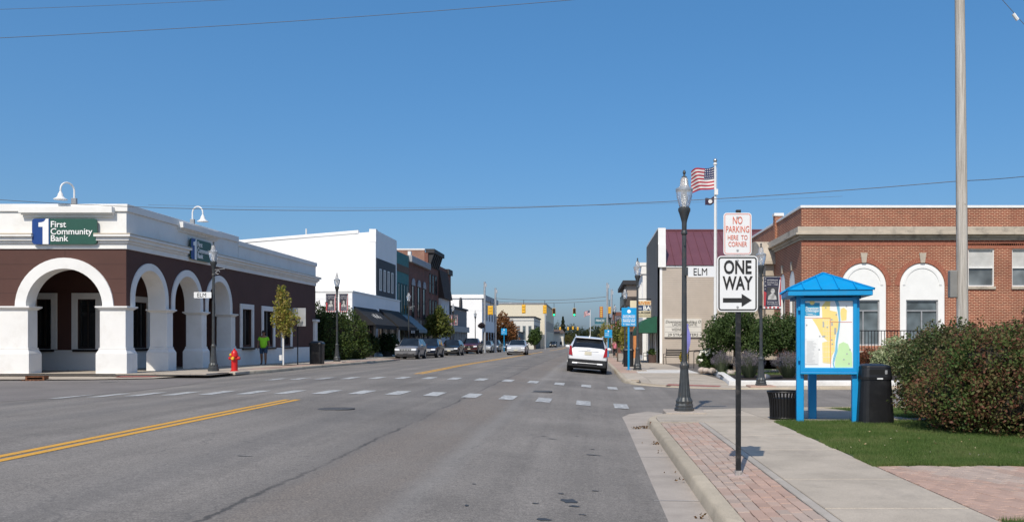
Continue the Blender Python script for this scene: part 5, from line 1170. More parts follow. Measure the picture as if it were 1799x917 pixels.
# ---- left pavement: sign pole, bins
def pole(name, label, cat, x, y, z, top, r=.03, mat=BLKI):
    t = thing(name, label, cat, (x, y, z)); MB().tube([(x, y, z-.1), (x, y, top)], r, 8).build('pole', mat, t, smooth=True); return t
x = Xp(523, 43.5); t = pole('sign_post', 'thin dark pole with two small signs seen from behind by the young tree', 'sign post', x, 43.5, .33, Zp(539, 43.5))
mb = MB().box(x-.02, x+.42, 43.46, 43.48, Zp(566, 43.5)-.2, Zp(541, 43.5)); mb.build('sign_back', M('sign_back_metal', (.5, .51, .52), .4, .5), t); MB().box(x-.28, x-.05, 43.52, 43.54, Zp(556, 43.5), Zp(541, 43.5)).build('sign_face', SIGNW, t)
def tall_bin(label, x, y, z, s=1):
    t = thing('waste_bin', label, 'litter bin', (x, y, z)); q = lambda r, h: [(x+a*s, y+b*s, z+h*s) for a, b in rrect(-r, r, -r, r, r*.4, 3)]
    loft([q(.29, -.03), q(.29, .1), q(.3, .9)]).build('body', BLKE, t, smooth=45); loft([q(.325, .901), q(.33, .98), q(.3, 1.04), q(.2, 1.1), q(.05, 1.11)]).build('lid', BLKE, t, smooth=45); return t
tall_bin('tall black waste bin at the kerb before the hedge beside the bank', Xp(557, 45), 45, GL(45), 1.1)
tall_bin('black waste bin behind the blue wayfinding sign', Xp(1104, 48), 48, GF(48), .95)
# ---- wayfinding signs
WFB = M('wayfinding_blue', (.0, .30, .62), .45, var=.04)
def wayfind(label, pxc, Y, z, px0, px1, py0, py1, lines):
    x = Xp(pxc, Y); t = thing('wayfinding_sign', label, 'sign', (x, Y, z)); x0, x1, z0, z1 = Xp(px0, Y), Xp(px1, Y), Zp(py1, Y), Zp(py0, Y)
    MB().tube([(x, Y+.05, z-.1), (x, Y+.05, z1+.05)], .055, 10).build('post', WFB, t, smooth=True); MB().lathe([(.13, 0), (.13, .02), (.02, .021)], (x, Y+.05, z+.01), 12).build('foot', WFB, t)
    MB().box(x0, x1, Y-.03, Y, z0, z1).build('panel', WFB, t, bev=.006); H = z1-z0; W = x1-x0
    MB().plate(arc((x0+x1)/2, z1-H*.2, H*.1, 0, 360, 16), (), 'y', Y-.034, .003).build('emblem', WLET, t)
    for i, (s, f) in enumerate(lines): text(s, H*.085, WLET, t, at=(x0+W*.08, Y-.034, z0+H*f), align='LEFT', width=W*(.84 if len(s) > 9 else .5), depth=.002, bold=.003)
    MB().box(x0+W*.06, x1-W*.06, Y-.034, Y-.031, z0+H*.19, z0+H*.2).build('rule', WLET, t)
    return t
wayfind('bright blue wayfinding sign with white lettering beside the street lamp', 1104.5, 42, GF(42), 1092, 1118, 540.5, 573, (('Cambridge Cove', .55), ('Seasonal Docks', .46), ('Recreation Area', .34), ('Fishing Pier', .25), ('\u2191 Cart Path', .07)))
wayfind('smaller looking blue wayfinding sign by the street trees past the white car', 1068.5, 84, GF(84), 1062, 1075.5, 579, 593, (('Cheboygan', .5), ('Marina', .3)))
wayfind('bright blue wayfinding sign beyond the oncoming silver car', 885.5, 128, GL(128), 880.5, 890.5, 577, 588, (('Cheboygan', .5), ('Marina', .3)))
# ---- banners
NAVYB = M('banner_navy', (.02, .022, .05), .7); BRED = M('banner_red', (.42, .04, .05), .7); BWH = M('banner_white', (.7, .69, .68), .7); PHO = M('grey_photo', (.42, .41, .40), .7, var=.5, scale=9); PHD = M('dark_photo', (.05, .05, .055), .7, var=.4, scale=7)
def banner(label, x0, x1, y, z0, z1, pole_x, cols=1):
    t = thing('lamp_banner', label, 'banner', ((x0+x1)/2, y, z0), 'banners on the street lamps'); W = x1-x0; H = z1-z0
    n = 8; mb = MB()
    for i in range(n): a, b = x0+W*i/n, x0+W*(i+1)/n; ya, yb = y+.01*math.sin(i*.9), y+.01*math.sin((i+1)*.9); mb.hexa([(a, ya, z0), (b, yb, z0), (b, yb+.006, z0), (a, ya+.006, z0), (a, ya, z1), (b, yb, z1), (b, yb+.006, z1), (a, ya+.006, z1)])
    c = mb.build('cloth', BWH, t); d = y-.014
    MB().plate(rect(x0+.01, x1-.01, z0+H*.08, z1-.01), (), 'y', d, .002).build('ground', NAVYB, c)
    mb = MB(); mb.plate([(x0+.01, z0+H*.08), (x0+W*.12, z0+H*.08), (x0+W*.17, z0+H*.5), (x0+.01, z0+H*.55)], (), 'y', d-.002, .001); mb.plate([(x1-.01, z0+H*.08), (x1-W*.1, z0+H*.08), (x1-W*.15, z0+H*.5), (x1-W*.06, z1-.02), (x1-.01, z1-.02)], (), 'y', d-.002, .001); mb.build('red_stripe', BRED, c)
    mb = MB()
    for i in range(4): mb.plate(rect(x0+W*(.1+.22*i), x0+W*(.22+.22*i), z0+.01, z0+H*.06), (), 'y', d-.001, .001)
    mb.build('stripe', BRED, c)
    MB().plate([(x1-W*.13, z0+H*.1), (x1-W*.09, z0+H*.1), (x1-W*.12, z0+H*.5), (x1-W*.05, z1-H*.1), (x1-W*.10, z1-H*.1), (x1-W*.17, z0+H*.5)], (), 'y', d-.003, .001).build('white_stripe', BWH, c)
    mb = MB(); random.seed(int(abs(x0)*100))
    for i in range(14): a, b = x0+W*random.uniform(.03, .14), z0+H*random.uniform(.58, .95); mb.plate(arc(a, b, W*.018, 0, 360, 5), (), 'y', d-.002, .001)
    mb.build('star', BWH, c)
    MB().plate(rect(x0+W*.2, x1-W*.2, z0+H*.27, z0+H*.68), (), 'y', d-.003, .001).build('photo_ground', PHD, c)
    mb = MB(); mb.plate(arc(x0+W*.52, z0+H*.55, W*.12, 0, 360, 12, H*.08), (), 'y', d-.005, .001); mb.plate([(x0+W*.24, z0+H*.275), (x0+W*.74, z0+H*.275), (x0+W*.7, z0+H*.4), (x0+W*.58, z0+H*.47), (x0+W*.45, z0+H*.47), (x0+W*.28, z0+H*.4)], (), 'y', d-.0045, .001); mb.build('portrait', PHO, c)
    for s, f in (('VETERAN', .87), ('United States Army', .80), ('1943 - 1945', .73), ('Serving our', .19), ('Community', .13)): text(s, H*.055, BWH, c, at=((x0+x1)/2, d-.004, z0+H*f), width=W*.6, depth=.001)
    for z in (z0-.015, z1+.015): MB().tube([(pole_x, y+.02, z), (x1 if x1 > pole_x+.1 else x0, y+.02, z)], .014, 6).build('arm', BLKI, t)
    return t
Yb = 28.1; xl = Xp(1337, 28.15); banner('veteran portrait banner on the lamp by the white kerbed bed', Xp(1341, Yb), Xp(1372.5, Yb), Yb, Zp(542, Yb), Zp(486, Yb), xl)
MB().box(xl-.12, xl+.02, Yb-.07, Yb-.02, Zp(537, Yb), Zp(487, Yb)).build('dark_panel', M('dark_panel', (.05, .05, .05), .6), bpy.data.objects['lamp_banner'])
Yb = 49.7; xl = Xp(592, 49.8); banner('dark banner with a crouching figure on the lamp before the hedge, towards the bank', Xp(572.5, Yb), Xp(590, Yb), Yb, Zp(548, Yb), Zp(516.5, Yb), xl); banner('dark banner with a white shirted portrait on the lamp before the hedge, towards the awnings', Xp(596, Yb), Xp(611.5, Yb), Yb, Zp(548, Yb), Zp(516.5, Yb), xl)
Yb = 102.7; xl = Xp(796, 102.9); banner('banner with portrait on the lamp by the low grey shop, street tree side', Xp(781, Yb), Xp(794.5, Yb), Yb, Zp(571, Yb), Zp(553, Yb), xl); banner('banner with portrait on the lamp by the low grey shop, white building side', Xp(797.5, Yb), Xp(804, Yb), Yb, Zp(571, Yb), Zp(553, Yb), xl)
for i, (px, Yb) in enumerate(((1080, 96), (1073, 118))):
    xl = Xp(px, Yb); L = more_lamp(('grey street lamp past the pedestrian in pink', 'grey street lamp near the right-hand signal pole')[i], px, Yb+.1, GF(Yb), 597-(4.0*1500/Yb)); banner(('portrait banner on the lamp past the pedestrian in pink', 'portrait banner on the lamp near the right-hand signal pole')[i], xl+.08, xl+.85, Yb, 2.9, 4.3, xl)
# ---- flag pole and flags
def flag(label, px, Y, z0, ptop, f0, f1, ph, state=False, wide=None):
    x = Xp(px, Y); top = Zp(ptop, Y); t = thing('flagpole', label, 'flagpole', (x, Y, z0))
    MB().tube([(x, Y, z0-.2), (x, Y, top-.35)], [.085, .05], 12).build('pole', WMET, t, smooth=True); MB().ell((x, Y, top-.12), (.1, .1, .1), 12, 8).build('finial', M('finial_silver', (.5, .5, .48), .3, .8), t, smooth=True); MB().lathe([(.06, 0), (.09, .04), (.09, .1), (.05, .14)], (x, Y, top-.36), 10).build('truck', WMET, t)
    return t, x
def flag_cloth(label, x, Y, zt, zb, xf, drop, grp=None):
    """striped flag blown to the left of its pole: hoist at x, fly end at xf"""
    t = thing('flag', label, 'flag', (x, Y, zb), grp); nx, nz = 20, 13; L = xf-x; H = zt-zb
    def P(u, v):
        w = .5*u; return (x-.06 + L*u + .06*math.sin(7*u+2*v), Y-.02 + .25*math.sin(6.5*u + 1.6*v)*u**.6, zb + H*(1-v) - drop*u*(.6+.4*u) - .07*math.sin(5*u+1)*u)
    S = MB(); Wt = MB(); C = MB()
    for j in range(nz):
        for i in range(nx):
            q = [P(i/nx, j/nz), P((i+1)/nx, j/nz), P((i+1)/nx, (j+1)/nz), P(i/nx, (j+1)/nz)]
            (C if i < 8 and j < 7 else (S if j % 2 == 0 else Wt)).q(q)
    st = MB()
    for r in range(5):
        for c in range(6):
            u, v = (c+.5)/6*.4, (r+.6)/5*.52; p = Vector(P(u, v)); st.q([tuple(p + Vector((H*.022*math.cos(a), -.012, H*.022*math.sin(a)))) for a in linspace(0, 2*math.pi*5/6, 5)])
    FR = M('flag_red', (.42, .03, .05), .8); FW = M('flag_white', (.72, .70, .68), .8); FB = M('flag_blue', (.02, .03, .10), .8)
    S.build('red_stripes', FR, t, smooth=80); Wt.build('white_stripes', FW, t, smooth=80); C.build('canton', FB, t, smooth=80); st.build('stars', FW, t); return t
FY = 41.0; t, x = flag('tall white flagpole behind the ELM sign and one way sign', 1256.5, FY, .2, 278, 0, 0, 0)
flag_cloth('large striped flag flying from the tall white flagpole', x, FY, Zp(293, FY), Zp(332, FY), Xp(1215, FY), Zp(293, FY)-Zp(301.5, FY))
f2 = thing('flag', 'small dark state flag below the large striped flag', 'flag', (x, FY, Zp(358, FY))); mb = MB()
def P2(u, v): return (x-.06-.42*u, FY-.02+.07*math.sin(7*u+v), Zp(346, FY)-.33*v-.1*u+.04*math.sin(6*u+2))
for i in range(8):
    for j in range(4): mb.q([P2(i/8, j/4), P2((i+1)/8, j/4), P2((i+1)/8, (j+1)/4), P2(i/8, (j+1)/4)])
c = mb.build('cloth', M('state_flag_navy', (.05, .03, .06), .8), f2, smooth=80); mb = MB(); p = Vector(P2(.45, .45)); mb.q([tuple(p + Vector((.1*math.cos(a), -.04, .1*math.sin(a)))) for a in linspace(0, 5.8, 8)]); mb.build('emblem', BWH, c)
MB().tube([(x+.07, FY-.05, .9), (x+.07, FY-.05, Zp(295, FY))], .008, 5).build('halyard', WMET, t); MB().box(x-.05, x+.12, FY-.12, FY-.04, Zp(343, FY), Zp(333, FY)).build('pulley', WMET, t)
t, x = flag('slim white flagpole far down the street', 1037, 170, -.6, 542, 0, 0, 0); flag_cloth('striped flag on the slim flagpole far down the street', x, 170, Zp(544.5, 170), Zp(553, 170), Xp(1026, 170), .5)
# ---- timber utility pole at the right with its meter box
def wood():
    k = NT('weathered_timber'); k.b.inputs['Roughness'].default_value = .9; f = k.noise(9, 6, .75, stretch=(3, 3, .09)); c = k.ramp(f, [(.3, (.25, .22, .185)), (.62, (.60, .56, .50))])
    c = k.mix(k.ramp(k.noise(5, 2, stretch=(1, 1, .6)), [(.69, 0), (.74, .8)]), c, (.08, .06, .05)); k.color(c); k.bump(f, .5, .02); return k.m
WOOD = wood(); UY = 18.7
up = thing('utility_pole', 'weathered grey timber utility pole rising behind the reddish hedge', 'utility pole', (Xp(1692, UY), UY, .1))
MB().tube([(Xp(1692, UY), UY, -.1), (Xp(1689, UY), UY, Zp(300, UY)), (Xp(1685.5, UY), UY, Zp(-60, UY))], [.125, .115, .10], 16).build('pole', WOOD, up, smooth=True)
bx = MB().box(Xp(1667.5, UY), Xp(1681, UY), UY-.06, UY+.09, Zp(523, UY), Zp(475, UY)); bx.build('meter_box', M('grey_meter_box', (.22, .215, .2), .6, var=.1), up, bev=.02)
# ---- signals at the far junction
SGY = M('signal_yellow', (.78, .44, .03), .5, var=.06); SBLK = M('signal_black', (.01, .01, .01), .6)
def emis(name, col, s):
    k = NT(name); k.color(k.ramp(k.noise(3), [(0, col), (1, col)])); k.b.inputs['Emission Color'].default_value = (*col, 1); k.b.inputs['Emission Strength'].default_value = s; return k.m
GLO = emis('lit_green_lens', (.02, .75, .38), 1.2); LR = M('red_lens_off', (.08, .01, .01), .3); LA = M('amber_lens_off', (.1, .05, .01), .3)
def signal(label, px, Y, py0, py1, facing, wire_z, sx=1):
    x = Xp(px, Y); z0, z1 = Zp(py1, Y), Zp(py0, Y); h = z1-z0; w = h*.36*sx; t = thing('traffic_signal', label, 'traffic light', (x, Y, z0), 'traffic signals hung over the far junction')
    MB().box(x-w/2, x+w/2, Y, Y+.22, z0, z1).build('housing', SGY, t, bev=.03); MB().tube([(x, Y+.1, z1), (x, Y+.1, wire_z)], .03, 6).build('hanger', BLKI, t)
    if facing:
        MB().box(x-w*.42, x+w*.42, Y-.02, Y-.001, z0+h*.03, z1-h*.03).build('backplate', SBLK, t)
        for i, m in enumerate((GLO, LA, LR)):
            zc = z0 + h*(.18+.32*i); MB().plate(arc(x, zc, h*.13, 0, 360, 14), (), 'y', Y-.05, .02).build('lens', m, t)
            mb = MB(); pr = arc(x, zc, h*.155, -20, 200, 10)
            for a, b in zip(pr, pr[1:]): mb.q([(a[0], Y-.02, a[1]), (b[0], Y-.02, b[1]), (b[0], Y-.26, b[1]), (a[0], Y-.26, a[1])])
            mb.build('visor', SGY, t)
    else:
        for i in range(3): MB().box(x-w*.32, x+w*.32, Y-.05, Y-.001, z0+h*(.06+.32*i), z0+h*(.26+.32*i)).build('back_cap', SGY, t, bev=.02)
    return t
wz1, wz2 = Zp(527, 112), Zp(532, 126)
signal('yellow traffic signal seen from behind beside the twin steel poles', 861.5, 112, 537, 553, False, wz1, 1.6); signal('yellow traffic signal seen from behind against the cream building', 920, 112, 535, 550.5, False, wz1, 1.2); signal('yellow traffic signal seen from behind at the corner of the cream building', 957, 112, 536, 551, False, wz1, 1.2)
signal('traffic signal showing green, beside the cream building', 973.3, 126, 541.5, 555.5, True, wz2); signal('traffic signal showing green, above the conifer', 1009, 126, 541.5, 555.5, True, wz2); signal('yellow traffic signal on the right-hand signal pole', 1071, 112, 539, 551, False, wz1, 1.1)
GALV = M('galvanised_steel', (.48, .50, .52), .45, .4, var=.12)
for (px, Y, pt, lab) in ((851.5, 112, 495, 'tall galvanised signal pole with a flower basket by the white building'), (870.5, 116, 506, 'galvanised pole beside the white building corner'), (1067, 112, 497, 'tall galvanised pole on the right side of the far junction'), (1074.5, 122, 508, 'galvanised pole behind the right-hand signal'), (958, 175, 545, 'pale pole at the corner of the cream building')):
    x = Xp(px, Y); t = pole('signal_pole', lab, 'pole', x, Y, (GL(Y) if px < 1000 else GR(Y)), Zp(pt, Y), .14, GALV); MB().box(x-.08, x+.25, Y-.1, Y+.1, Zp(pt+9, Y), Zp(pt+3, Y)).build('equipment', GALV, t)
x = Xp(846, 111.5); t = thing('flower_basket', 'dark hanging flower basket on the galvanised signal pole', 'flower basket', (x, 111.5, 3.2)); leaves(clump_pts(500, [(x, 111.5, Zp(572, 111.5), .45, .35, .35)]), .2).build('foliage', leaf_mat('basket_leaves', [(.03, .035, .03), (.06, .05, .06), (.05, .03, .04)], 2), t, recalc=False); MB().tube([(x, 111.5, Zp(572, 111.5)), (Xp(851, 112), 112, Zp(566, 112))], .03, 5).build('arm', BLKI, t)
def wire(label, pts, r=.012, sag=0, cat='cable', name='overhead_wire'):
    out = []
    for a, b in zip(pts, pts[1:]):
        a, b = Vector(a), Vector(b)
        for i in range(17): p = a.lerp(b, i/16); out.append((p.x, p.y, p.z - sag*4*(i/16)*(1-i/16)))
    o = MB().tube(out, r, 5).build(name, M('cable_grey', (.10, .10, .10), .6), smooth=True); return tag(o, label, cat)
def pt(px, py, Y): return (Xp(px, Y), Y, Zp(py, Y))
wire('signal span wire across the near side of the far junction', [pt(870, 524, 112), pt(1067, 521, 112)], .03, .35); wire('signal span wire across the far side of the far junction', [pt(870.5, 530, 126), pt(1074.5, 527, 126)], .03, .3)
wire('overhead cable crossing the street behind the no parking sign', [pt(-60, 347, 24), pt(1688, 318, 18.7)], .008, .5); wire('overhead cable running right from the timber pole', [pt(1688, 318, 18.7), pt(1900, 296, 20)], .008, .05)
wire('thin overhead cable just above the bank parapet', [pt(260, 360, 60), pt(1480, 345, 60)], .008, .45); wire('high overhead cable crossing the upper sky towards the bank', [pt(-60, 70, 24), pt(1080, -6, 24)], .008, .1); wire('second high overhead cable in the corner of the sky', [pt(-60, 19, 26), pt(460, -3, 26)], .006, .03)
o = wire('steep guy wire with an insulator at the upper right', [pt(1750, -12, 28), pt(1830, 78, 28)], .01); i_ = MB().tube([pt(1780, 25, 28), pt(1788, 36, 28)], .06, 8).build('insulator', WMET, o)
# far signals and sign clutter
for i, (px, py) in enumerate(((984, 577), (998, 577), (1006.5, 576), (1015, 577))):
    signal(('small far yellow signal at the conifer', 'small far yellow signal right of the conifer', 'small far yellow signal before the dark trees', 'small far pale signal before the dark trees')[i], px, 250, py-2.8, py+2.8, False, Zp(572, 250), 1.4)
wire('span wire of the farthest signals', [pt(975, 571, 250), pt(1030, 572, 250)], .04, .1)
# ================================================================ VEHICLES AND PEOPLE
def paint_mat(name, col, metal=.3):
    metal *= .6
    if name in MATS: return MATS[name]
    k = NT(name); b = k.b; b.inputs['Roughness'].default_value = .32; b.inputs['Metallic'].default_value = metal; b.inputs['Coat Weight'].default_value = .8; b.inputs['Coat Roughness'].default_value = .06
    k.color(k.mix(k.math('MULTIPLY', k.ramp(k.noise(3, 4), [(.45, 0), (.8, 1)]), .12), col, tuple(c*.6+.05 for c in col))); MATS[name] = k.m; return k.m
TYRE = M('tyre_rubber', (.014, .014, .014), .85, var=.3, scale=20); RIM = M('alloy_rim', (.42, .43, .44), .35, .8); CLAD = M('dark_plastic_trim', (.018, .018, .02), .6, var=.2); CGL = glass_mat('car_glass', (.008, .01, .012), .04)
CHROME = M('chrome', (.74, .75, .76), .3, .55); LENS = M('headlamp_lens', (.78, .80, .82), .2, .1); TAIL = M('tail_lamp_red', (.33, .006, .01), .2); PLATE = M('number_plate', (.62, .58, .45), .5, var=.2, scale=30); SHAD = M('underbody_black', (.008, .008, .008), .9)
def car(name, label, cat, col, L=4.7, W=1.88, H=1.68, hood=1.02, belt=1.05, cowl=1.25, ws=1.95, roof_end=4.2, tail_z=1.08, clear=.24, wr=.36, wb=(.92, 3.7), kind='suv', group=None, bed=None, style='plain'):
    P = paint_mat('paint_' + col[0], col[1], col[2] if len(col) > 2 else .3); t = thing(name, label, cat, (0, 0, 0), group); w = W/2
    def sec(y, ww, zb, zbelt, wt, zt): 
        return [(0, y, zb), (.8*ww, y, zb), (.97*ww, y, zb+.14), (ww, y, (zb+zbelt)*.55), (.985*ww, y, zbelt), (wt, y, zt-.055), (wt*.82, y, zt-.005), (0, y, zt+.015)]
    h0 = hood-.10
    S = [('body', sec(.0, w*.84, clear+.06, h0-.16, w*.74, h0-.10)), ('body', sec(.06, w*.93, clear, h0-.08, w*.84, h0-.03)), ('body', sec(.35, w*.985, clear, hood-.12, w*.90, hood-.035)), ('body', sec(cowl-.25, w, clear-.02, hood-.045, w*.90, hood+.02)),
         ('wind', sec(cowl, w, clear-.02, belt-.03, w*.86, belt+.03)), ('win', sec(ws, w, clear-.02, belt, w*.72, H-.01))]
    if kind == 'pickup':
        b1 = ws+1.25; S += [('pil', sec((ws+b1)/2-.04, w, clear, belt, w*.735, H)), ('win', sec((ws+b1)/2+.04, w, clear, belt, w*.735, H)), ('rear', sec(b1, w, clear, belt, w*.72, H-.03)), ('body', sec(b1+.22, w, clear, belt+.0, w*.88, belt+.03)), ('body', sec(L-.05, w, clear+.06, belt, w*.9, belt+.02)), ('end', sec(L, w*.96, clear+.1, belt-.03, w*.86, belt))]
    else:
        m = (ws+roof_end)/2
        S += [('pil', sec(m-.32, w, clear-.02, belt+.01, w*.735, H)), ('win', sec(m-.23, w, clear-.02, belt+.01, w*.735, H)), ('pil', sec(m+.55, w, clear-.02, belt+.03, w*.735, H)), ('win', sec(m+.63, w, clear-.02, belt+.03, w*.73, H-.01)), ('rear', sec(roof_end, w*.99, clear, belt+.06, w*.70, H-.05)),
              ('body', sec(L-(.16 if kind == 'suv' else .55), w*.965, clear+.04, tail_z, w*.83, tail_z+.05)), ('body', sec(L-.04, w*.93, clear+.08, tail_z-.14, w*.82, tail_z-.02)), ('end', sec(L, w*.88, clear+.14, tail_z-.25, w*.76, tail_z-.12))]
    reg = {'body': MB(), 'windscreen': MB(), 'rear_window': MB(), 'side_window': [], 'pillar': MB()}
    for (k0, a), (k1, b) in zip(S, S[1:]):
        for sgn in (1, -1):
            A = [(sgn*x, y, z) for x, y, z in a]; B = [(sgn*x, y, z) for x, y, z in b]
            for i in range(7):
                q = [A[i], A[i+1], B[i+1], B[i]]
                if k0 == 'wind' and i >= 5: reg['windscreen'].q(q)
                elif k0 == 'rear' and i >= 5: reg['rear_window'].q(q)
                elif k0 == 'win' and i == 4: mb = MB().q(q); reg['side_window'].append(mb)
                else: reg['body'].q(q)
    for s_ in (S[0][1], S[-1][1]): reg['body'].q([(x, y, z) for x, y, z in s_] + [(-x, y, z) for x, y, z in reversed(s_)])
    def weld(mb, nm, mat, par, ang=32):
        me = mb.mesh(nm, mat); b = bmesh.new(); b.from_mesh(me); bmesh.ops.remove_doubles(b, verts=b.verts, dist=.002); bmesh.ops.recalc_face_normals(b, faces=b.faces); b.to_mesh(me); b.free()
        me.polygons.foreach_set('use_smooth', [True]*len(me.polygons)); me.set_sharp_from_angle(angle=R(ang)); o = bpy.data.objects.new(nm, me); COL.objects.link(o); attach(o, par); return o
    weld(reg['body'], 'body', P, t); weld(reg['windscreen'], 'windscreen', CGL, t); weld(reg['rear_window'], 'rear_window', CGL, t)
    for mb in reg['side_window']: mb.build('side_window', CGL, t)
    for sgn in (1, -1):
        for y in wb:
            wl = MB().tube([(sgn*(w-.24), y, wr), (sgn*(w+.012), y, wr)], wr, 22).build('wheel', TYRE, t, smooth=35)
            MB().tube([(sgn*(w-.1), y, wr), (sgn*(w+.022), y, wr)], wr*.66, 16).build('rim', RIM, wl, smooth=35)
            for k_ in range(5):
                a = 2*math.pi*k_/5; MB().obox((sgn*(w+.024), y, wr), (sgn*(w+.024), y+.6*wr*math.cos(a), wr+.6*wr*math.sin(a)), .05, .02)
            pr = arc(y, wr, wr+.075, -12, 192, 16); pi = arc(y, wr, wr+.0, -12, 192, 16)
            MB().plate(pr + list(reversed(pi)), (), 'x', sgn*(w-.06), sgn*.064).build('wheel_arch', CLAD if kind != 'sedan' else SHAD, t, smooth=30)
        MB().ell((sgn*(w+.10), cowl+.28, belt+.06), (.12, .07, .075), 10, 8).build('mirror', P, t, smooth=True)
        MB().box(sgn*(w+.0)-.02, sgn*(w+.0)+.02, wb[0]+wr+.1, wb[1]-wr-.1, clear, clear+.12).build('sill', CLAD, t)
        if kind == 'suv': MB().tube([(sgn*w*.68, ws+.25, H+.0), (sgn*w*.7, ws+.4, H+.055), (sgn*w*.7, roof_end-.4, H+.055), (sgn*w*.66, roof_end-.2, H-.02)], .018, 6).build('roof_rail', CHROME if style in ('cadillac',) else CLAD, t)
        for y in ((wb[0]+wb[1])/2-.02, (wb[0]+wb[1])/2+.55): MB().box(sgn*w*.99-.012, sgn*w*.99+.014, y+.1, y+.3, belt-.16, belt-.13).build('door_handle', P, t)
        # front lamps
        hz = h0-.20
        MB().hexa([(sgn*w*.50, -.04, hz-.07), (sgn*w*.92, -.02, hz-.05), (sgn*w*.95, .2, hz-.05), (sgn*w*.50, .12, hz-.07), (sgn*w*.52, -.025, hz+.075), (sgn*w*.93, .01, hz+.085), (sgn*w*.955, .26, hz+.085), (sgn*w*.52, .14, hz+.075)]).build('headlight', LENS, t, bev=.015)
        MB().box(sgn*w*.7-.1, sgn*w*.7+.1, .0, .1, clear+.14, clear+.22).build('fog_lamp', LENS if style != 'plain' else CLAD, t)
        if kind == 'suv': MB().hexa([(sgn*w*.76, L-.12, tail_z-.34), (sgn*w*.95, L-.2, tail_z-.30), (sgn*w*.95, L+.03, tail_z-.30), (sgn*w*.76, L+.05, tail_z-.34), (sgn*w*.845, L-.24, tail_z+.10), (sgn*w*.95, L-.3, tail_z+.10), (sgn*w*.93, L-.04, tail_z+.10), (sgn*w*.845, L-.0, tail_z+.10)]).build('tail_light', TAIL, t, bev=.015)
        else: MB().box(sgn*w*.8-.1, sgn*w*.8+.09, L-.14, L+.01, tail_z-.3, tail_z-.1).build('tail_light', TAIL, t, bev=.02)
    gz = h0-.22; gw = w*.48
    if style == 'jeep':
        g = MB().plate(rect(-gw, gw, gz-.07, gz+.07), (), 'y', -.035, .05).build('grille', CHROME, t)
        for i in range(7): x = -gw+.06+i*(2*gw-.12)/6; MB().plate(rrect(x-.032, x+.032, gz-.06, gz+.06, .02, 3), (), 'y', -.05, .02).build('slot', SHAD, g)
    else:
        g = MB().plate(rrect(-gw*(1 if style != 'truck' else 1.15), gw*(1 if style != 'truck' else 1.15), gz-(.13 if style != 'truck' else .2), gz+.09, .04, 3), (), 'y', -.03, .05).build('grille', CLAD if style != 'bright' else CHROME, t)
        for i in range(3): MB().box(-gw*.9, gw*.9, -.045, -.03, gz-.1+i*.075, gz-.085+i*.075).build('grille_bar', CHROME if style == 'bright' else CLAD, g)
        MB().plate(arc(0, gz, .06, 0, 360, 10), (), 'y', -.05, .02).build('badge', CHROME, g)
    MB().box(-w*.8, w*.8, -.015, .1, clear+.06, clear+.2).build('lower_intake', CLAD, t, bev=.02); MB().box(-.17, .17, -.05, -.02, clear+.24, clear+.36).build('number_plate', PLATE if style != 'jeep' else P, t)
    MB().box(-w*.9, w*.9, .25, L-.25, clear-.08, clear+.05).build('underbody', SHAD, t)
    if style == 'cadillac':   # seen from behind: dressed tail
        MB().hexa([(-w*.955, L-.2, clear+.02), (w*.955, L-.2, clear+.02), (w*.9, L+.03, clear+.02), (-w*.9, L+.03, clear+.02), (-w*.975, L-.25, clear+.36), (w*.975, L-.25, clear+.36), (w*.92, L+.05, clear+.36), (-w*.92, L+.05, clear+.36)]).build('rear_bumper', CLAD, t, bev=.03)
        MB().box(-w*.55, w*.55, L+.03, L+.07, clear+.17, clear+.20).build('bumper_trim', CHROME, t, bev=.008)
        for sgn in (1, -1): MB().box(sgn*w*.62-.13, sgn*w*.62+.13, L+.02, L+.09, clear+.13, clear+.21).build('exhaust_tip', CHROME, t, bev=.02)
        tz = tail_z-.12; MB().box(-.16, .16, L-.07, L+.012, tz-.155, tz-.005).build('number_plate', PLATE, t); MB().box(-w*.5, w*.5, L-.1, L+.02, tz+.02, tz+.05).build('tailgate_trim', CHROME, t, bev=.008)
        MB().plate([(-.07, tz+.06), (.07, tz+.06), (.10, tz+.12), (0, tz+.10), (-.10, tz+.12)], (), 'y', L-.06, .06).build('badge', CHROME, t)
        MB().hexa([(-w*.70, roof_end-.1, H-.05), (w*.70, roof_end-.1, H-.05), (w*.66, roof_end+.22, H-.085), (-w*.66, roof_end+.22, H-.085), (-w*.70, roof_end-.1, H-.01), (w*.70, roof_end-.1, H-.01), (w*.66, roof_end+.22, H-.055), (-w*.66, roof_end+.22, H-.055)]).build('roof_spoiler', P, t, bev=.01)
        MB().hexa([(-.03, roof_end-.4, H), (.03, roof_end-.4, H), (.03, roof_end-.15, H-.02), (-.03, roof_end-.15, H-.02), (-.004, roof_end-.22, H+.07), (.004, roof_end-.22, H+.07), (.004, roof_end-.17, H+.07), (-.004, roof_end-.17, H+.07)]).build('antenna_fin', P, t)
    return t
def put(c, x, y, z, rz=0, roll=0): c.location = (x, y, z); c.rotation_euler = (0, roll, rz); return c
SUVW = car('parked_car', 'white crossover seen from behind standing at the right-hand kerb', 'car', ('white', (.78, .79, .80), 0), L=4.81, W=1.84, H=1.66, belt=1.06, tail_z=1.10, roof_end=4.22, clear=.26, wr=.37, style='cadillac')
put(SUVW, -.12, 38.9+4.81, (G(-1, 41)+G(.75, 41))/2 + .01, math.pi, R(-4.6))
GP = 'cars parked along the left-hand kerb'
def left_car(c, Y, X=-14.55): return put(c, X, Y, G(X, Y+2)+.0)
left_car(car('parked_car', 'dark grey jeep with a bright slotted grille first in the left row', 'car', ('graphite', (.20, .20, .21), .3), L=4.45, W=1.83, H=1.66, hood=1.06, style='jeep', roof_end=4.05, wb=(.85, 3.48), group=GP), 67.6)
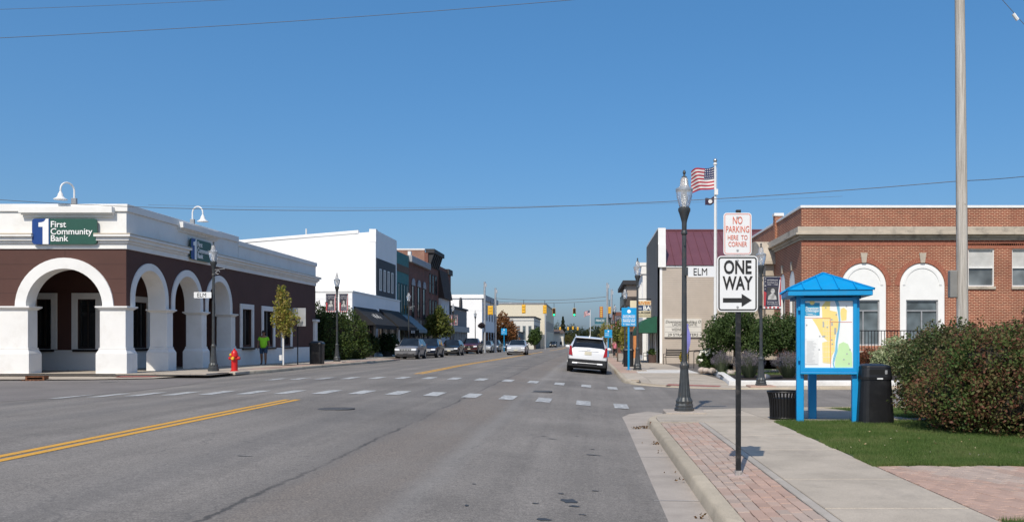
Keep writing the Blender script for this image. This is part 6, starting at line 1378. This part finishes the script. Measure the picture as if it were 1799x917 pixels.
left_car(car('parked_car', 'dark blue crossover behind the grey jeep', 'car', ('midnight', (.008, .014, .035), .4), L=4.8, W=1.9, H=1.70, style='bright', group=GP), 74.4, -14.3)
left_car(car('parked_car', 'black crossover with a silver front third in the left row', 'car', ('black', (.012, .014, .016), .3), L=4.8, W=1.92, H=1.66, style='bright', group=GP), 88.6)
left_car(car('pickup_truck', 'dark red pickup truck in the left row of parked cars', 'truck', ('maroon', (.075, .006, .012), .4), L=5.9, W=2.02, H=1.93, hood=1.22, belt=1.28, cowl=1.55, ws=2.25, clear=.34, wr=.41, wb=(.95, 4.65), kind='pickup', style='truck', group=GP), 103.4)
left_car(car('parked_car', 'silver crossover behind the red pickup truck', 'car', ('silver', (.42, .44, .46), .3), H=1.68, group=GP, style='bright'), 117, -14.4)
left_car(car('parked_car', 'dark grey boxy off-road car last before the junction', 'car', ('slate', (.06, .065, .07), .4), L=4.6, H=1.84, hood=1.15, belt=1.2, group=GP), 126, -14.3)
SED = car('sedan', 'silver sedan driving towards the crossing in the left lane', 'car', ('champagne', (.52, .53, .54), .3), L=4.75, W=1.82, H=1.46, hood=.95, belt=.93, cowl=1.3, ws=2.1, roof_end=3.55, tail_z=.98, clear=.18, wr=.32, wb=(.95, 3.7), kind='sedan', style='bright')
put(SED, -7.0, 81.5, G(-7, 83))
far = car('parked_car', 'dark blue car parked beyond the junction beside the silver sedan', 'car', ('navy', (.02, .03, .05), .4), group=GP); left_car(far, 152, -14.4)
for i, (Y, lab) in enumerate(((160, 'pale car parked beyond the junction near the autumn tree'), (168, 'dark car parked beyond the junction before the cream building'), (178, 'farthest dark car parked at the left-hand kerb'))):
    c = car('parked_car', lab, 'car', (('farsilver', (.4, .42, .45), .5), ('farblack', (.02, .02, .022), .3), ('farslate', (.08, .09, .1), .4))[i], group=GP); left_car(c, Y, -14.4)
c = car('car', 'dark car far off in the middle of the street', 'car', ('fardark', (.03, .035, .04), .4)); put(c, Xp(971, 235), 235, G(-9, 235))
# ---------------------------------------------------------------- people
SKIN = M('skin', (.27, .145, .095), .6, var=.1, scale=6); HAIR = M('dark_hair', (.015, .012, .011), .7)
def skin_obj(chains, name, mat, parent=None, sub=1):
    """connected edges with radii grown by a Skin modifier, baked to one mesh"""
    verts = []; rad = []; edges = []; idx = {}
    for ch in chains:
        prev = None
        for (p, r) in ch:
            k = tuple(round(c, 4) for c in p)
            if k not in idx: idx[k] = len(verts); verts.append(p); rad.append(r)
            if prev is not None and prev != idx[k]: edges.append((prev, idx[k]))
            prev = idx[k]
    me = bpy.data.meshes.new(name); me.from_pydata(verts, edges, []); o = bpy.data.objects.new(name, me); COL.objects.link(o)
    sk = o.modifiers.new('skin', 'SKIN'); sk.use_smooth_shade = True
    for i, r in enumerate(rad): me.skin_vertices[0].data[i].radius = r if isinstance(r, tuple) else (r, r)
    me.skin_vertices[0].data[0].use_root = True
    sb = o.modifiers.new('sub', 'SUBSURF'); sb.levels = sub; sb.render_levels = sub
    dg = bpy.context.evaluated_depsgraph_get(); m2 = bpy.data.meshes.new_from_object(o.evaluated_get(dg)); bpy.data.objects.remove(o); bpy.data.meshes.remove(me)
    m2.materials.clear(); m2.materials.append(mat); m2.polygons.foreach_set('use_smooth', [True]*len(m2.polygons)); return m2
def join_meshes(ms, name, mat):
    b = bmesh.new()
    for m in ms: b.from_mesh(m)
    me = bpy.data.meshes.new(name); b.to_mesh(me); b.free(); me.materials.append(mat); me.polygons.foreach_set('use_smooth', [True]*len(me.polygons)); return me
def person(label, x, y, z, H, shirt, short, bottoms, shoes, facing=0, stride=.12, long=False, belly=1.0):
    t = thing('person', label, 'person', (0, 0, 0)); s = H/1.78
    def V3(a, b, c): return (a, b, c)
    hip, kn, an = .93, .50, .09
    legs = []
    for sg, d in ((1, -stride), (-1, stride)):
        legs.append([(V3(0, 0, hip+.06), .13*belly), (V3(sg*.10, 0, hip-.06), .105), (V3(sg*.11, d*.6-.03, kn), .07), (V3(sg*.115, d+.02, kn-.14), .072), (V3(sg*.115, d+.03, an), .048), (V3(sg*.12, d-.02, .045), .045), (V3(sg*.13, d-.15, .035), .034)])
    tor = [(V3(0, 0, hip+.06), .13*belly), (V3(0, -.02*belly, 1.12), (.15*belly, .125*belly)), (V3(0, 0, 1.32), (.165, .12)), (V3(0, .01, 1.44), (.13, .09)), (V3(0, .005, 1.53), .058), (V3(0, -.02, 1.60), .075), (V3(0, -.02, 1.69), .088), (V3(0, -.015, 1.74), .06)]
    arms = []; hands = []
    for sg, sw in ((1, .10), (-1, -.06)):
        sh = (sg*.19, .01, 1.43); el = (sg*.265, .02+sw*.3, 1.15); wr_ = (sg*.27, -.06+sw, .92)
        arms.append([(V3(0, .01, 1.44), (.13, .09)), (sh, .068), (el, .047), (wr_, .031)])
        pc = Vector(wr_) + Vector((0, -.012, -.07)); palm = [(wr_, .028), (tuple(pc), (.02, .036))]; hands.append(skin_obj([palm], 'h', SKIN))
        for i, (off, ln) in enumerate(((-.03, .07), (-.01, .082), (.01, .075), (.028, .06))):
            a = pc + Vector((0, off, -.02)); hands.append(skin_obj([[(tuple(a), .0095), (tuple(a + Vector((-sg*.006, 0, -ln*.5))), .0085), (tuple(a + Vector((-sg*.022, 0, -ln))), .007)]], 'f', SKIN))
        a = pc + Vector((0, -.03, .03)); hands.append(skin_obj([[(tuple(a), .011), (tuple(a + Vector((-sg*.01, -.03, -.025))), .0095), (tuple(a + Vector((-sg*.015, -.035, -.055))), .008)]], 'th', SKIN))
    body = skin_obj([tor] + legs + arms, 'body', SKIN)
    ex = MB(); ex.ell((0, -.115, 1.655), (.014, .022, .022), 8, 6); ex.ell((.088, -.01, 1.655), (.014, .024, .034), 8, 6); ex.ell((-.088, -.01, 1.655), (.014, .024, .034), 8, 6); ex.ell((0, -.10, 1.60), (.028, .012, .008), 8, 6); ex.ell((0, -.09, 1.565), (.04, .03, .025), 8, 6)
    bo = bpy.data.objects.new('body', join_meshes([body] + hands + [ex.mesh('e', SKIN)], 'body', SKIN)); COL.objects.link(bo); attach(bo, t)
    for sg in (1, -1): MB().ell((sg*.032, -.102, 1.665), (.013, .008, .008), 8, 6).build('eye', HAIR, t)
    MB().ell((0, .005, 1.715), (.092, .105, .075), 14, 8).build('hair', HAIR, t, smooth=True)
    sh_m = skin_obj([[(V3(0, -.01, hip-.10), (.165*belly, .14*belly)), (V3(0, -.01, hip+.03), (.178*belly, .15*belly)), (V3(0, -.02*belly, 1.12), (.185*belly, .155*belly)), (V3(0, 0, 1.32), (.195, .145)), (V3(0, .01, 1.45), (.12, .085)), (V3(0, .005, 1.50), .066)]] + [[(V3(0, 0, 1.32), (.195, .145)), (V3(sg*.185, .01, 1.40), .085), (V3(sg*.245, .018, 1.24), .078)] for sg in (1, -1)], 'shirt', shirt)
    o = bpy.data.objects.new('t_shirt', sh_m); COL.objects.link(o); attach(o, t)
    bot = skin_obj([[(V3(0, 0, hip+.08), .165*belly), (V3(sg*.10, 0, hip-.08), .125), (V3(sg*.112, d*.55-.01, kn+.02 if not long else kn), .10 if not long else .085)] + ([] if not long else [(V3(sg*.115, d+.03, an+.06), .065)]) for sg, d in ((1, -stride), (-1, stride))], 'bottoms', bottoms)
    o = bpy.data.objects.new('trousers' if long else 'shorts', bot); COL.objects.link(o); attach(o, t)
    for sg, d in ((1, -stride), (-1, stride)):
        o = bpy.data.objects.new('shoe', skin_obj([[(V3(sg*.115, d+.05, .05), (.048, .05)), (V3(sg*.12, d-.03, .045), (.05, .045)), (V3(sg*.13, d-.16, .035), (.042, .035))]], 'shoe', shoes)); COL.objects.link(o); attach(o, t)
    t.location = (x, y, z); t.rotation_euler.z = facing; t.scale = (s, s, s); return t
LIME = M('lime_shirt', (.36, .90, .03), .8, var=.06); DEN = M('blue_denim', (.045, .085, .15), .85, var=.2, scale=10); SHB = M('black_shoe', (.012, .012, .013), .6)
person('person in a lime green t-shirt and denim shorts walking past the bank windows', Xp(463, 44.0), 44.0, GL(44)+.005, 1.75, LIME, True, DEN, SHB, facing=R(12), belly=1.12)
person('person in a pink top and black trousers walking away on the right pavement', Xp(1080.5, 80), 80, GF(80)+.005, 1.68, M('pink_top', (.55, .16, .22), .8), False, M('black_trousers', (.012, .012, .014), .8), SHB, facing=R(175), long=True)
# ================================================================ TREES, HEDGES, PLANTS
BARK = M('bark', (.11, .085, .065), .9, var=.3, scale=12, bump=.6, bscale=25); PALEB = M('pale_bark', (.52, .50, .45), .85, var=.15, scale=10, dirt=(.25, .22, .18))
def tree(name, label, x, y, z, h_trunk, r, ells, n, size, mat, bark=BARK, cat='tree', lean=0, limbs=6, shell=.6, lump=.22, group=None, seed=1):
    random.seed(seed); t = thing(name, label, cat, (x, y, z), group); mb = MB(); top = max(e[2] for e in ells)
    mb.tube([(x, y, z-.1), (x+lean*.5, y, z+h_trunk*.6), (x+lean, y, z+h_trunk), (x+lean, y, top)], [r*1.25, r, r*.8, r*.3], 9)
    for i in range(limbs):
        e = random.choice(ells); a = random.uniform(0, 6.28); b = z + h_trunk*random.uniform(.8, 1.05); k_ = random.uniform(.4, .8)
        mb.tube([(x+lean*.9, y, b), (x+lean+e[3]*.35*math.cos(a), y+e[4]*.35*math.sin(a), b+(e[2]-b)*.5), (e[0]+e[3]*k_*math.cos(a), e[1]+e[4]*k_*math.sin(a), e[2]+e[5]*random.uniform(-.2, .5))], [r*.5, r*.32, r*.1], 6)
    mb.build('trunk', bark, t, smooth=True)
    leaves(clump_pts(n, ells, shell, lump), size).build('crown', mat, t, recalc=False); return t
def bush(name, label, x, y, z, ells, n, size, mat, core=None, cat='bush', shell=.4, lump=.12, seed=1, group=None):
    random.seed(seed); t = thing(name, label, cat, (x, y, z), group)
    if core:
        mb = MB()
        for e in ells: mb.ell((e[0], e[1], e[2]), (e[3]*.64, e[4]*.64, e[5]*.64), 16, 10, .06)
        mb.build('shade_core', core, t)  # solid dark core, not separate twigs; its colour gives shaded gaps between leaves
    mb = MB()
    for i in range(14): a = random.uniform(0, 6.28); e = random.choice(ells); mb.tube([(x+.1*math.cos(a), y+.1*math.sin(a), z-.05), (e[0]+e[3]*.6*math.cos(a), e[1]+e[4]*.6*math.sin(a), e[2]+e[5]*.3)], [.025, .008], 5)
    mb.build('stems', BARK, t)
    leaves(clump_pts(n, ells, shell, lump), size).build('foliage', mat, t, recalc=False); return t
DKCORE = M('twig_brown_shade', (.028, .024, .016), .95, var=.5, scale=12)  # dark twig brown that stands in for the shade inside bushes
GREEN = leaf_mat('garden_leaves', [(.035, .07, .015), (.06, .105, .024), (.095, .145, .036)], 1.6, .3)
HEDGE = leaf_mat('hedge_leaves', [(.045, .10, .024), (.085, .135, .032), (.12, .15, .045), (.15, .095, .045), (.19, .065, .045), (.13, .16, .05)], 1.1, .35)
HEDGE2 = leaf_mat('hedge_leaves_greener', [(.045, .085, .024), (.08, .12, .035), (.11, .105, .045), (.14, .09, .05)], 1.6, .35)
# --- reddish hedge mass at the right, nearer and farther bush
b1 = Xp(1765, 13.4)
bush('hedge_bush', 'large rounded green and red hedge bush behind the lawn', b1, 13.4, .13, [(b1+.1, 13.6, .95, 1.05, .95, .85), (b1+1.5, 13.7, 1.12, 1.4, 1.1, 1.0), (b1-.6, 13.8, .70, .72, .8, .60), (b1+.2, 13.2, .62, 1.0, .8, .58), (b1+1.1, 13.1, .6, .9, .75, .55), (b1-.25, 13.4, 1.25, .55, .6, .5)], 84000, .06, HEDGE, DKCORE, seed=3, lump=.22, shell=.5)
b2 = Xp(1668, 15.7)
bush('hedge_bush', 'darker hedge bush standing behind the red tinged one beside the waste bin', b2, 15.7, .13, [(b2-.05, 15.7, 1.0, .88, .85, .80), (b2+.8, 15.9, 1.05, .9, .9, .85), (b2-.1, 15.6, .62, .88, .8, .52), (b2+.3, 15.7, 1.45, .5, .5, .4)], 46000, .06, HEDGE2, DKCORE, seed=4, lump=.22, shell=.5)
# loose shoots standing out of the hedge
random.seed(77); mb = MB(); tp = []
for _ in range(420):
    cx_, cy_, cz_, rx_, ry_, rz_ = random.choice([(b1+.1, 13.6, .95, 1.05, .95, .85), (b1+1.5, 13.7, 1.12, 1.4, 1.1, 1.0), (b1-.6, 13.8, .70, .72, .8, .60), (b2, 15.7, 1.0, .88, .85, .8)])
    d = Vector((random.gauss(0, 1), random.gauss(-.3, 1), random.gauss(.6, .8))).normalized(); p = Vector((cx_+d.x*rx_, cy_+d.y*ry_, cz_+d.z*rz_)); q = p + (d + Vector((0, 0, .5))).normalized()*random.uniform(.06, .22)
    for k_ in range(10): tp.append(p.lerp(q, k_/9) + Vector((random.gauss(0, .016), random.gauss(0, .016), random.gauss(0, .016))))
leaves(tp, .045).build('shoots', HEDGE, bpy.data.objects['hedge_bush'], recalc=False)
# --- planting bed by the brick building
VAR = leaf_mat('variegated_leaves', [(.10, .15, .05), (.28, .34, .16), (.55, .56, .36)], 5)
x = Xp(1585, 33); bush('variegated_shrub', 'pale variegated shrub below the arched windows', x, 33, .2, [(x, 33, .9, .95, .8, .8), (x-.6, 33, .7, .7, .6, .6), (x+.5, 33.2, .85, .7, .7, .7)], 14000, .085, VAR, DKCORE, seed=5)
RUS = leaf_mat('russet_leaves', [(.06, .075, .02), (.16, .05, .03), (.22, .10, .04)], 3)
x = Xp(1528, 34); bush('russet_shrub', 'small red leaved shrub beside the pale variegated one', x, 34, .2, [(x, 34, .65, .7, .6, .55)], 5000, .08, RUS, DKCORE, seed=6)
x = Xp(1632, 30.5); bush('flowering_shrub', 'pinkish flowering shrub rising behind the hedge', x, 30.5, .2, [(x, 30.5, 1.2, .55, .5, .85), (x+.5, 30.5, 1.35, .5, .5, .75)], 6000, .075, leaf_mat('pink_green_leaves', [(.06, .10, .025), (.10, .13, .03), (.35, .20, .16)], 4), DKCORE, seed=7)
# weeping garden trees in front of the clapboard wall
GT = leaf_mat('ornamental_leaves', [(.035, .062, .016), (.06, .10, .026), (.095, .14, .042)], 2.2, .35)
y = 36.2; x = Xp(1292, y)
tree('garden_tree', 'round headed dark green ornamental tree in the bed before the clapboard wall', x, y, .25, 1.3, .09, [(x, y, 2.05, 1.25, 1.1, .85), (x-.75, y, 1.65, .75, .8, .62), (x+.8, y-.2, 1.7, .8, .8, .7)], 14000, .105, GT, seed=8)
y = 33.8; x = Xp(1372, y)
tree('garden_tree', 'low weeping green tree behind the kiosk before the brick wall', x, y, .25, 1.1, .08, [(x, y, 1.85, 1.0, .9, .75), (x-.6, y, 1.5, .6, .7, .65), (x+.75, y, 1.75, .75, .8, .7)], 12000, .10, GT, seed=9)
# lavender / grasses
LAV = leaf_mat('lavender', [(.09, .10, .075), (.16, .15, .15), (.25, .20, .28)], 5); LAVG = leaf_mat('grey_green_blades', [(.10, .13, .07), (.16, .19, .11)], 4)
def spiky(label, x, y, z, h, w, n, seed):
    random.seed(seed); t = thing('lavender_clump', label, 'plant', (x, y, z), 'lavender clumps in the bed'); mb = MB(); tp = []
    for _ in range(n):
        a = random.uniform(0, 6.28); l = random.random()**.6*w; hh = h*random.uniform(.65, 1.05); p = Vector((x+l*math.cos(a), y+l*math.sin(a), z+hh*(1-.35*(l/w)**2))); q = Vector((x+.25*l*math.cos(a), y+.25*l*math.sin(a), z))
        s = Vector((-math.sin(a), math.cos(a), 0))*.008; k_ = len(mb.v); mb.v.extend([tuple(q-s), tuple(q+s), tuple(p)]); mb.f.append((k_, k_+1, k_+2)); mb.mi.append(0)
        for j in range(5): tp.append(p + (q-p)*.05*j + Vector((random.gauss(0, .012), random.gauss(0, .012), 0)))
    mb.build('stalks', LAVG, t, recalc=False); leaves(tp, .035).build('flowers', LAV, t, recalc=False)
z = GF(31)+.13
spiky('lavender clump before the round headed tree, beside the street lamp', Xp(1316, 31), 31, z, 1.0, .62, 900, 11); spiky('lavender clump just left of the kiosk', Xp(1385, 31), 31, z, .95, .65, 900, 12); spiky('lavender clump beside the white flowers', Xp(1268, 35), 35, z, .9, .5, 600, 13)
WFL = M('white_petals', (.78, .76, .66), .7); x = Xp(1250, 36.8); y = 36.8
t = bush('rose_bush', 'white flowering rose bush at the steps by the garden tree', x, y, .25, [(x, y, .75, .62, .5, .5)], 3500, .08, GREEN, DKCORE, seed=14)
for i in range(26):
    a = random.uniform(0, 6.28); b = random.uniform(-.2, 1.2); p = (x+.62*math.cos(a)*math.cos(b), y-.5*abs(math.sin(a))*math.cos(b), .75+.5*math.sin(b)); MB().ell(p, (.065, .05, .055), 7, 5, .15).build('bloom', WFL, t)
RK = M('field_stone', (.42, .36, .31), .9, var=.25, scale=5, bump=.4, bscale=12)
for i, (px, Y, r, lab) in enumerate(((1233, 36.3, .26, 'pinkish boulder left of the white flowers'), (1241, 36.1, .24, 'rounded tan boulder below the white flowers'), (1251, 35.8, .25, 'pale grey boulder before the white flowers'), (1346, 30.6, .22, 'slanted grey rock behind the lamp with the veteran banner'), (1421, 33.5, .28, 'pink rock behind the kiosk posts'), (1475, 34, .2, 'small pale rock behind the kiosk'), (1284, 33.4, .22, 'pale rock in the bed before the garden tree'))):
    random.seed(20+i); xx = Xp(px, Y); zz = GF(Y)+.1; tag(MB().ell((xx, Y, zz+r*.3), (r*.72, r*.6, r*.5), 9, 7, .12).build('boulder', RK, smooth=60), lab, 'rock')
random.seed(5); mb = MB()
for i in range(170): mb.ell((random.uniform(5.6, 13), random.gauss(36.0, .35), GF(36)+.14), (random.uniform(.05, .12), .08, random.uniform(.04, .08)), 6, 4, .2)
tag(mb.build('edging_stones', RK), kind='stuff')
# steps, handrail, feather flag, benches by the clapboard building
sx = Xp(1222, 44); st = thing('entrance_steps', 'concrete steps with black handrails by the clapboard wall', 'steps', (sx, 44, .1))
for i in range(4): MB().box(6.3+i*.32, 9.5, 43.2, 45.4, .0, .26+i*.17).build('step', CONC, st)
for y_ in (43.25, 45.35):
    MB().tube([(5.3, y_, 1.0), (6.3, y_, 1.1), (7.6, y_, 1.85), (9.6, y_, 1.85)], .025, 6).build('handrail', BLKI, st)
    for i in range(16): xx = 5.3+i*.27; MB().tube([(xx, y_, .12 if xx < 6.3 else .2), (xx, y_, 1.0 if xx < 6.3 else min(1.85, 1.1+(xx-6.3)*.577))], .012, 5).build('baluster', BLKI, st)
ff_ = thing('feather_flag', 'lavender blue feather flag beside the near street lamp and steps', 'flag', (Xp(1206, 46), 46, .15)); x = Xp(1202, 46)
MB().tube([(x, 46, .1), (x, 46, 2.1), (x+.06, 46, 2.5), (x+.18, 46, 2.6)], .015, 6).build('pole', BLKI, ff_); mb = MB(); prev = None
for i in range(14):
    k_ = i/13; zz = .8+1.75*k_; w = .34*math.sin(math.pi*(.12+.86*(1-k_)))**.7 if k_ < .98 else .25; yy = 46+.05*math.sin(k_*9); cur = ((x, 46, zz), (x+w, yy, zz-.12))
    if prev: mb.q([prev[0], prev[1], cur[1], cur[0]])
    prev = cur
mb.build('cloth', M('periwinkle_cloth', (.20, .20, .52), .8), ff_, smooth=80)
def bench(label, x, y, z, rz):
    t = thing('park_bench', label, 'bench', (0, 0, 0))
    for i in range(4): MB().box(-.75, .75, -.05+i*.12, .04+i*.12, .42, .45).build('seat_slat', BLKI, t)
    for i in range(4): MB().box(-.75, .75, .42+i*.02, .45+i*.02, .52+i*.11, .60+i*.11).build('back_slat', BLKI, t)
    for s in (-.75, .75):
        MB().tube([(s, -.05, 0), (s, -.03, .44), (s, -.05, .64), (s, .3, .66), (s, .44, .62)], .022, 6).build('arm_frame', BLKI, t); MB().tube([(s, .45, 0), (s, .38, .44), (s, .5, .98)], .022, 6).build('leg_frame', BLKI, t)
    t.location = (x, y, z); t.rotation_euler.z = rz
bench('black iron bench against the clapboard wall', Xp(1186, 53.5), 53.5, GF(53), R(-25)); bench('black iron bench below the green awning', Xp(1136, 60), 60, GF(60), R(-80))
x = Xp(1201, 52); bush('yellow_planter', 'yellow flowering pot plant beside the iron bench', x, 52, GF(52), [(x, 52, .55, .25, .25, .35)], 900, .09, leaf_mat('yellow_flowers', [(.10, .12, .02), (.55, .40, .04)], 6), DKCORE, seed=21)
x = Xp(1154, 58); pt_ = thing('flower_tub', 'dark wooden flower tub at the corner of the clapboard building', 'planter', (x, 58, GF(58))); MB().lathe([(.02, 0), (.3, 0), (.36, .55), (.3, .56)], (x-.25, 58, GF(58)), 14).build('tub', M('brown_tub', (.09, .055, .045), .8), pt_, smooth=40); leaves(clump_pts(500, [(x-.25, 58, GF(58)+.7, .4, .4, .25)]), .12).build('foliage', GREEN, pt_, recalc=False)
# --- left side: young street tree, hedge, planters, street tree, autumn tree
MAPL = leaf_mat('turning_maple_leaves', [(.20, .26, .04), (.34, .36, .07), (.38, .28, .07), (.42, .36, .14)], 3.2, .45)
y = 42.9; x = Xp(498, y)
tree('young_street_tree', 'slim young maple with turning leaves and a white trunk guard', x, y, GL(y), 1.7, .032, [(x-.05, y, 3.45, .40, .40, .85), (x+.02, y, 2.75, .62, .58, .75), (x+.1, y, 2.1, .42, .4, .38), (x-.1, y, 3.9, .26, .26, .42)], 2600, .135, MAPL, PALEB, shell=.9, lump=.25, seed=31, limbs=9)
MB().tube([(x, y, GL(y)), (x-.01, y, GL(y)+1.6)], .045, 10).build('trunk_guard', WMET, bpy.data.objects['young_street_tree'], smooth=True); MB().lathe([(.05, .0), (.09, .02), (.10, .28), (.02, .29)], (x-.11, y-.02, GL(y)+.22), 10).build('watering_cup', WMET, bpy.data.objects['young_street_tree'])
struct(MB().q([(x-.6, y-.7, GL(y)+.008), (x+.6, y-.7, GL(y)+.008), (x+.6, y+.7, GL(y)+.008), (x-.6, y+.7, GL(y)+.008)]), 'tree_pit', MULCH)
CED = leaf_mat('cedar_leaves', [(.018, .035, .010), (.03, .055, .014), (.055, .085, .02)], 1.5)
CED2 = leaf_mat('sunlit_cedar_leaves', [(.03, .055, .012), (.055, .09, .018), (.10, .13, .03)], 1.5)  # brighter copy of the cedar colours, sunlight put into the tone
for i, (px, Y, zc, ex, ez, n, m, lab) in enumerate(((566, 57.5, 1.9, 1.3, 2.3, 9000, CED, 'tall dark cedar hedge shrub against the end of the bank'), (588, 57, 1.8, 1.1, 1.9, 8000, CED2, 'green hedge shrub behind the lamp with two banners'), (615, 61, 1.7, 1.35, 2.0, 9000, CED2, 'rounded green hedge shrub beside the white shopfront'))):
    x = Xp(px, Y); bush('hedge_shrub', lab, x, Y, GL(Y), [(x, Y, zc, ex, 1.2, ez), (x+.2, Y, .9, ex*1.02, 1.3, .95)], n, .15, m, DKCORE, seed=40+i, group='hedge between the bank and the shopfront')
PTM = M('dark_pot', (.05, .045, .045), .7)
for i, (px, Y, r, h, lab) in enumerate(((648, 68.5, .85, 1.2, 'dark leafy shrub in a pot before the shopfront, nearer the hedge'), (681, 73.5, .95, 1.25, 'dark leafy shrub in a pot before the shopfront, nearer the jeep'))):
    x = Xp(px, Y); t = bush('potted_shrub', lab, x, Y, GL(Y), [(x, Y, h, r, r*.8, h*.75)], 3500, .15, CED, DKCORE, seed=50+i); MB().lathe([(.02, 0), (.4, 0), (.5, .5), (.44, .51)], (x, Y, GL(Y)), 14).build('pot', PTM, t, smooth=40)
x = Xp(642, 66.5); bush('yellow_shrub', 'small yellow flowering plant beside the shopfront hedge', x, 66.5, GL(66), [(x, 66.5, 1.15, .25, .25, .4)], 500, .12, MATS['yellow_flowers'], None, seed=53)
STL = leaf_mat('street_tree_leaves', [(.07, .10, .02), (.13, .16, .035), (.20, .19, .05)], 1.5, .35)
y = 95; x = Xp(768, y)
tree('street_tree', 'broad leafy street tree before the dark brick shops', x, y, GL(y), 2.2, .09, [(x, y, 3.4, 1.35, 1.3, 1.5), (x-.8, y, 2.7, .9, .9, .8), (x+1.0, y, 2.6, .85, .9, .75), (x+.2, y, 4.6, .6, .6, .7)], 5200, .26, STL, shell=.9, lump=.3, seed=60, limbs=8)
AUT = leaf_mat('autumn_leaves', [(.12, .06, .02), (.22, .09, .03), (.30, .13, .05), (.14, .10, .03)], .8)
y = 176; x = Xp(888, y)
tree('autumn_tree', 'large russet autumn tree beside the white building', x, y, -.6, 2.5, .25, [(x-.6, y, 4.4, 2.3, 2, 2.6), (x+.9, y, 3.0, 1.9, 2, 2.0), (x-.9, y, 2.2, 1.7, 2, 1.6), (x+1.5, y, 2.0, 1.3, 1.5, 1.5)], 6000, .4, AUT, seed=61)
y = 198; x = Xp(940, y)
tree('street_tree', 'dense green tree at the corner of the pale cream building', x, y, -.7, 1.8, .16, [(x, y, 2.6, 1.5, 1.4, 1.7), (x-.3, y, 1.6, 1.5, 1.3, 1.2)], 3500, .35, GREEN, seed=62)
# far trees that close the street
CON = leaf_mat('conifer_needles', [(.018, .03, .014), (.03, .045, .02), (.045, .06, .028)], .5); FARL = leaf_mat('far_leaves', [(.03, .045, .018), (.05, .065, .025), (.08, .085, .03)], .3); FARY = leaf_mat('far_yellow_leaves', [(.08, .08, .02), (.14, .12, .03)], .5)
def far_tree(label, px, Y, pyt, wpx, mat, seed, pyb=602, n=2600):
    x = Xp(px, Y); zt_ = Zp(pyt, Y); zb = Zp(pyb, Y); w = wpx*Y/F/2; h = zt_-zb; tree('far_tree', label, x, Y, -.9, max(.5, zb+.9+h*.2), .25, [(x, Y, zb+h*.55, w, w, h*.47), (x-w*.5, Y, zb+h*.4, w*.6, w*.6, h*.36), (x+w*.5, Y, zb+h*.42, w*.6, w*.6, h*.34)], n, w*.16, mat, seed=seed, group='trees closing the far end of the street')
x = Xp(989, 380); t = thing('conifer_tree', 'tall dark conifer at the far end of the street', 'tree', (x, 380, -.9)); MB().tube([(x, 380, -1), (x, 380, 10)], [.4, .1], 8).build('trunk', BARK, t)
random.seed(70); pts = []
for _ in range(4200): k_ = random.random()**.7; rr = (1-k_)*2.9*(.75+.25*math.sin(k_*40)) + .15; a = random.uniform(0, 6.28); q = random.random()**.4; pts.append((x+rr*q*math.cos(a), 380+rr*q*math.sin(a), 0.2+Zp(557, 380)*k_))
leaves(pts, .6).build('crown', CON, t, recalc=False)
for i, (px, Y, pyt, w, m, lab) in enumerate(((968, 420, 573, 22, FARL, 'rounded far tree left of the conifer'), (978, 390, 566, 14, FARL, 'narrow far tree against the conifer'), (1004, 400, 570, 22, FARL, 'dark far tree right of the conifer'), (1019, 420, 576, 24, CON, 'low dark far tree above the white car'), (1034, 430, 580, 22, FARL, 'low far tree behind the slim flagpole'), (1050, 300, 577, 16, CON, 'dark tree beneath the theatre marquee'), (998, 300, 588, 14, FARY, 'small yellow green tree in the far street'), (946, 330, 586, 12, FARL, 'low far tree beside the cream building'), (957, 430, 580, 20, CON, 'dark far tree behind the brown roofed house'), (1012, 330, 586, 16, FARL, 'low green tree left of the white car roof'), (1042, 330, 588, 18, FARL, 'low green tree right of the white car roof'))):
    far_tree(lab, px, Y, pyt, w, m, 80+i)
random.seed(99); pts = []
for i in range(26000):
    x = random.uniform(-260, 260); hh = 9+3*math.sin(x*.11)+2*math.sin(x*.31+1); pts.append((x, random.uniform(560, 585), -1.2+hh*random.random()**.8))
tag(leaves(pts, 1.7).build('distant_wood', FARL, recalc=False), kind='stuff')
# right pavement street trees
for i, (px, Y, pyt, w, lab, m) in enumerate(((1085, 62, 567, 22, 'young green street tree near the wayfinding sign', STL), (1097, 58, 572, 16, 'thin russet street tree behind the wayfinding sign', MAPL), (1063, 98, 566, 18, 'orange tinged street tree near the theatre marquee', MAPL), (1072, 130, 570, 14, 'green street tree past the right-hand signal pole', STL))):
    x = Xp(px, Y); zt_ = Zp(pyt, Y); tree('street_tree', lab, x, Y, GF(Y), 1.2, .045, [(x, Y, (zt_+1.0)/2+.1, w*Y/F/2, w*Y/F/2, (zt_-1.0)/2)], 1100, .17, m, shell=.9, lump=.3, seed=110+i, group='street trees on the right pavement')
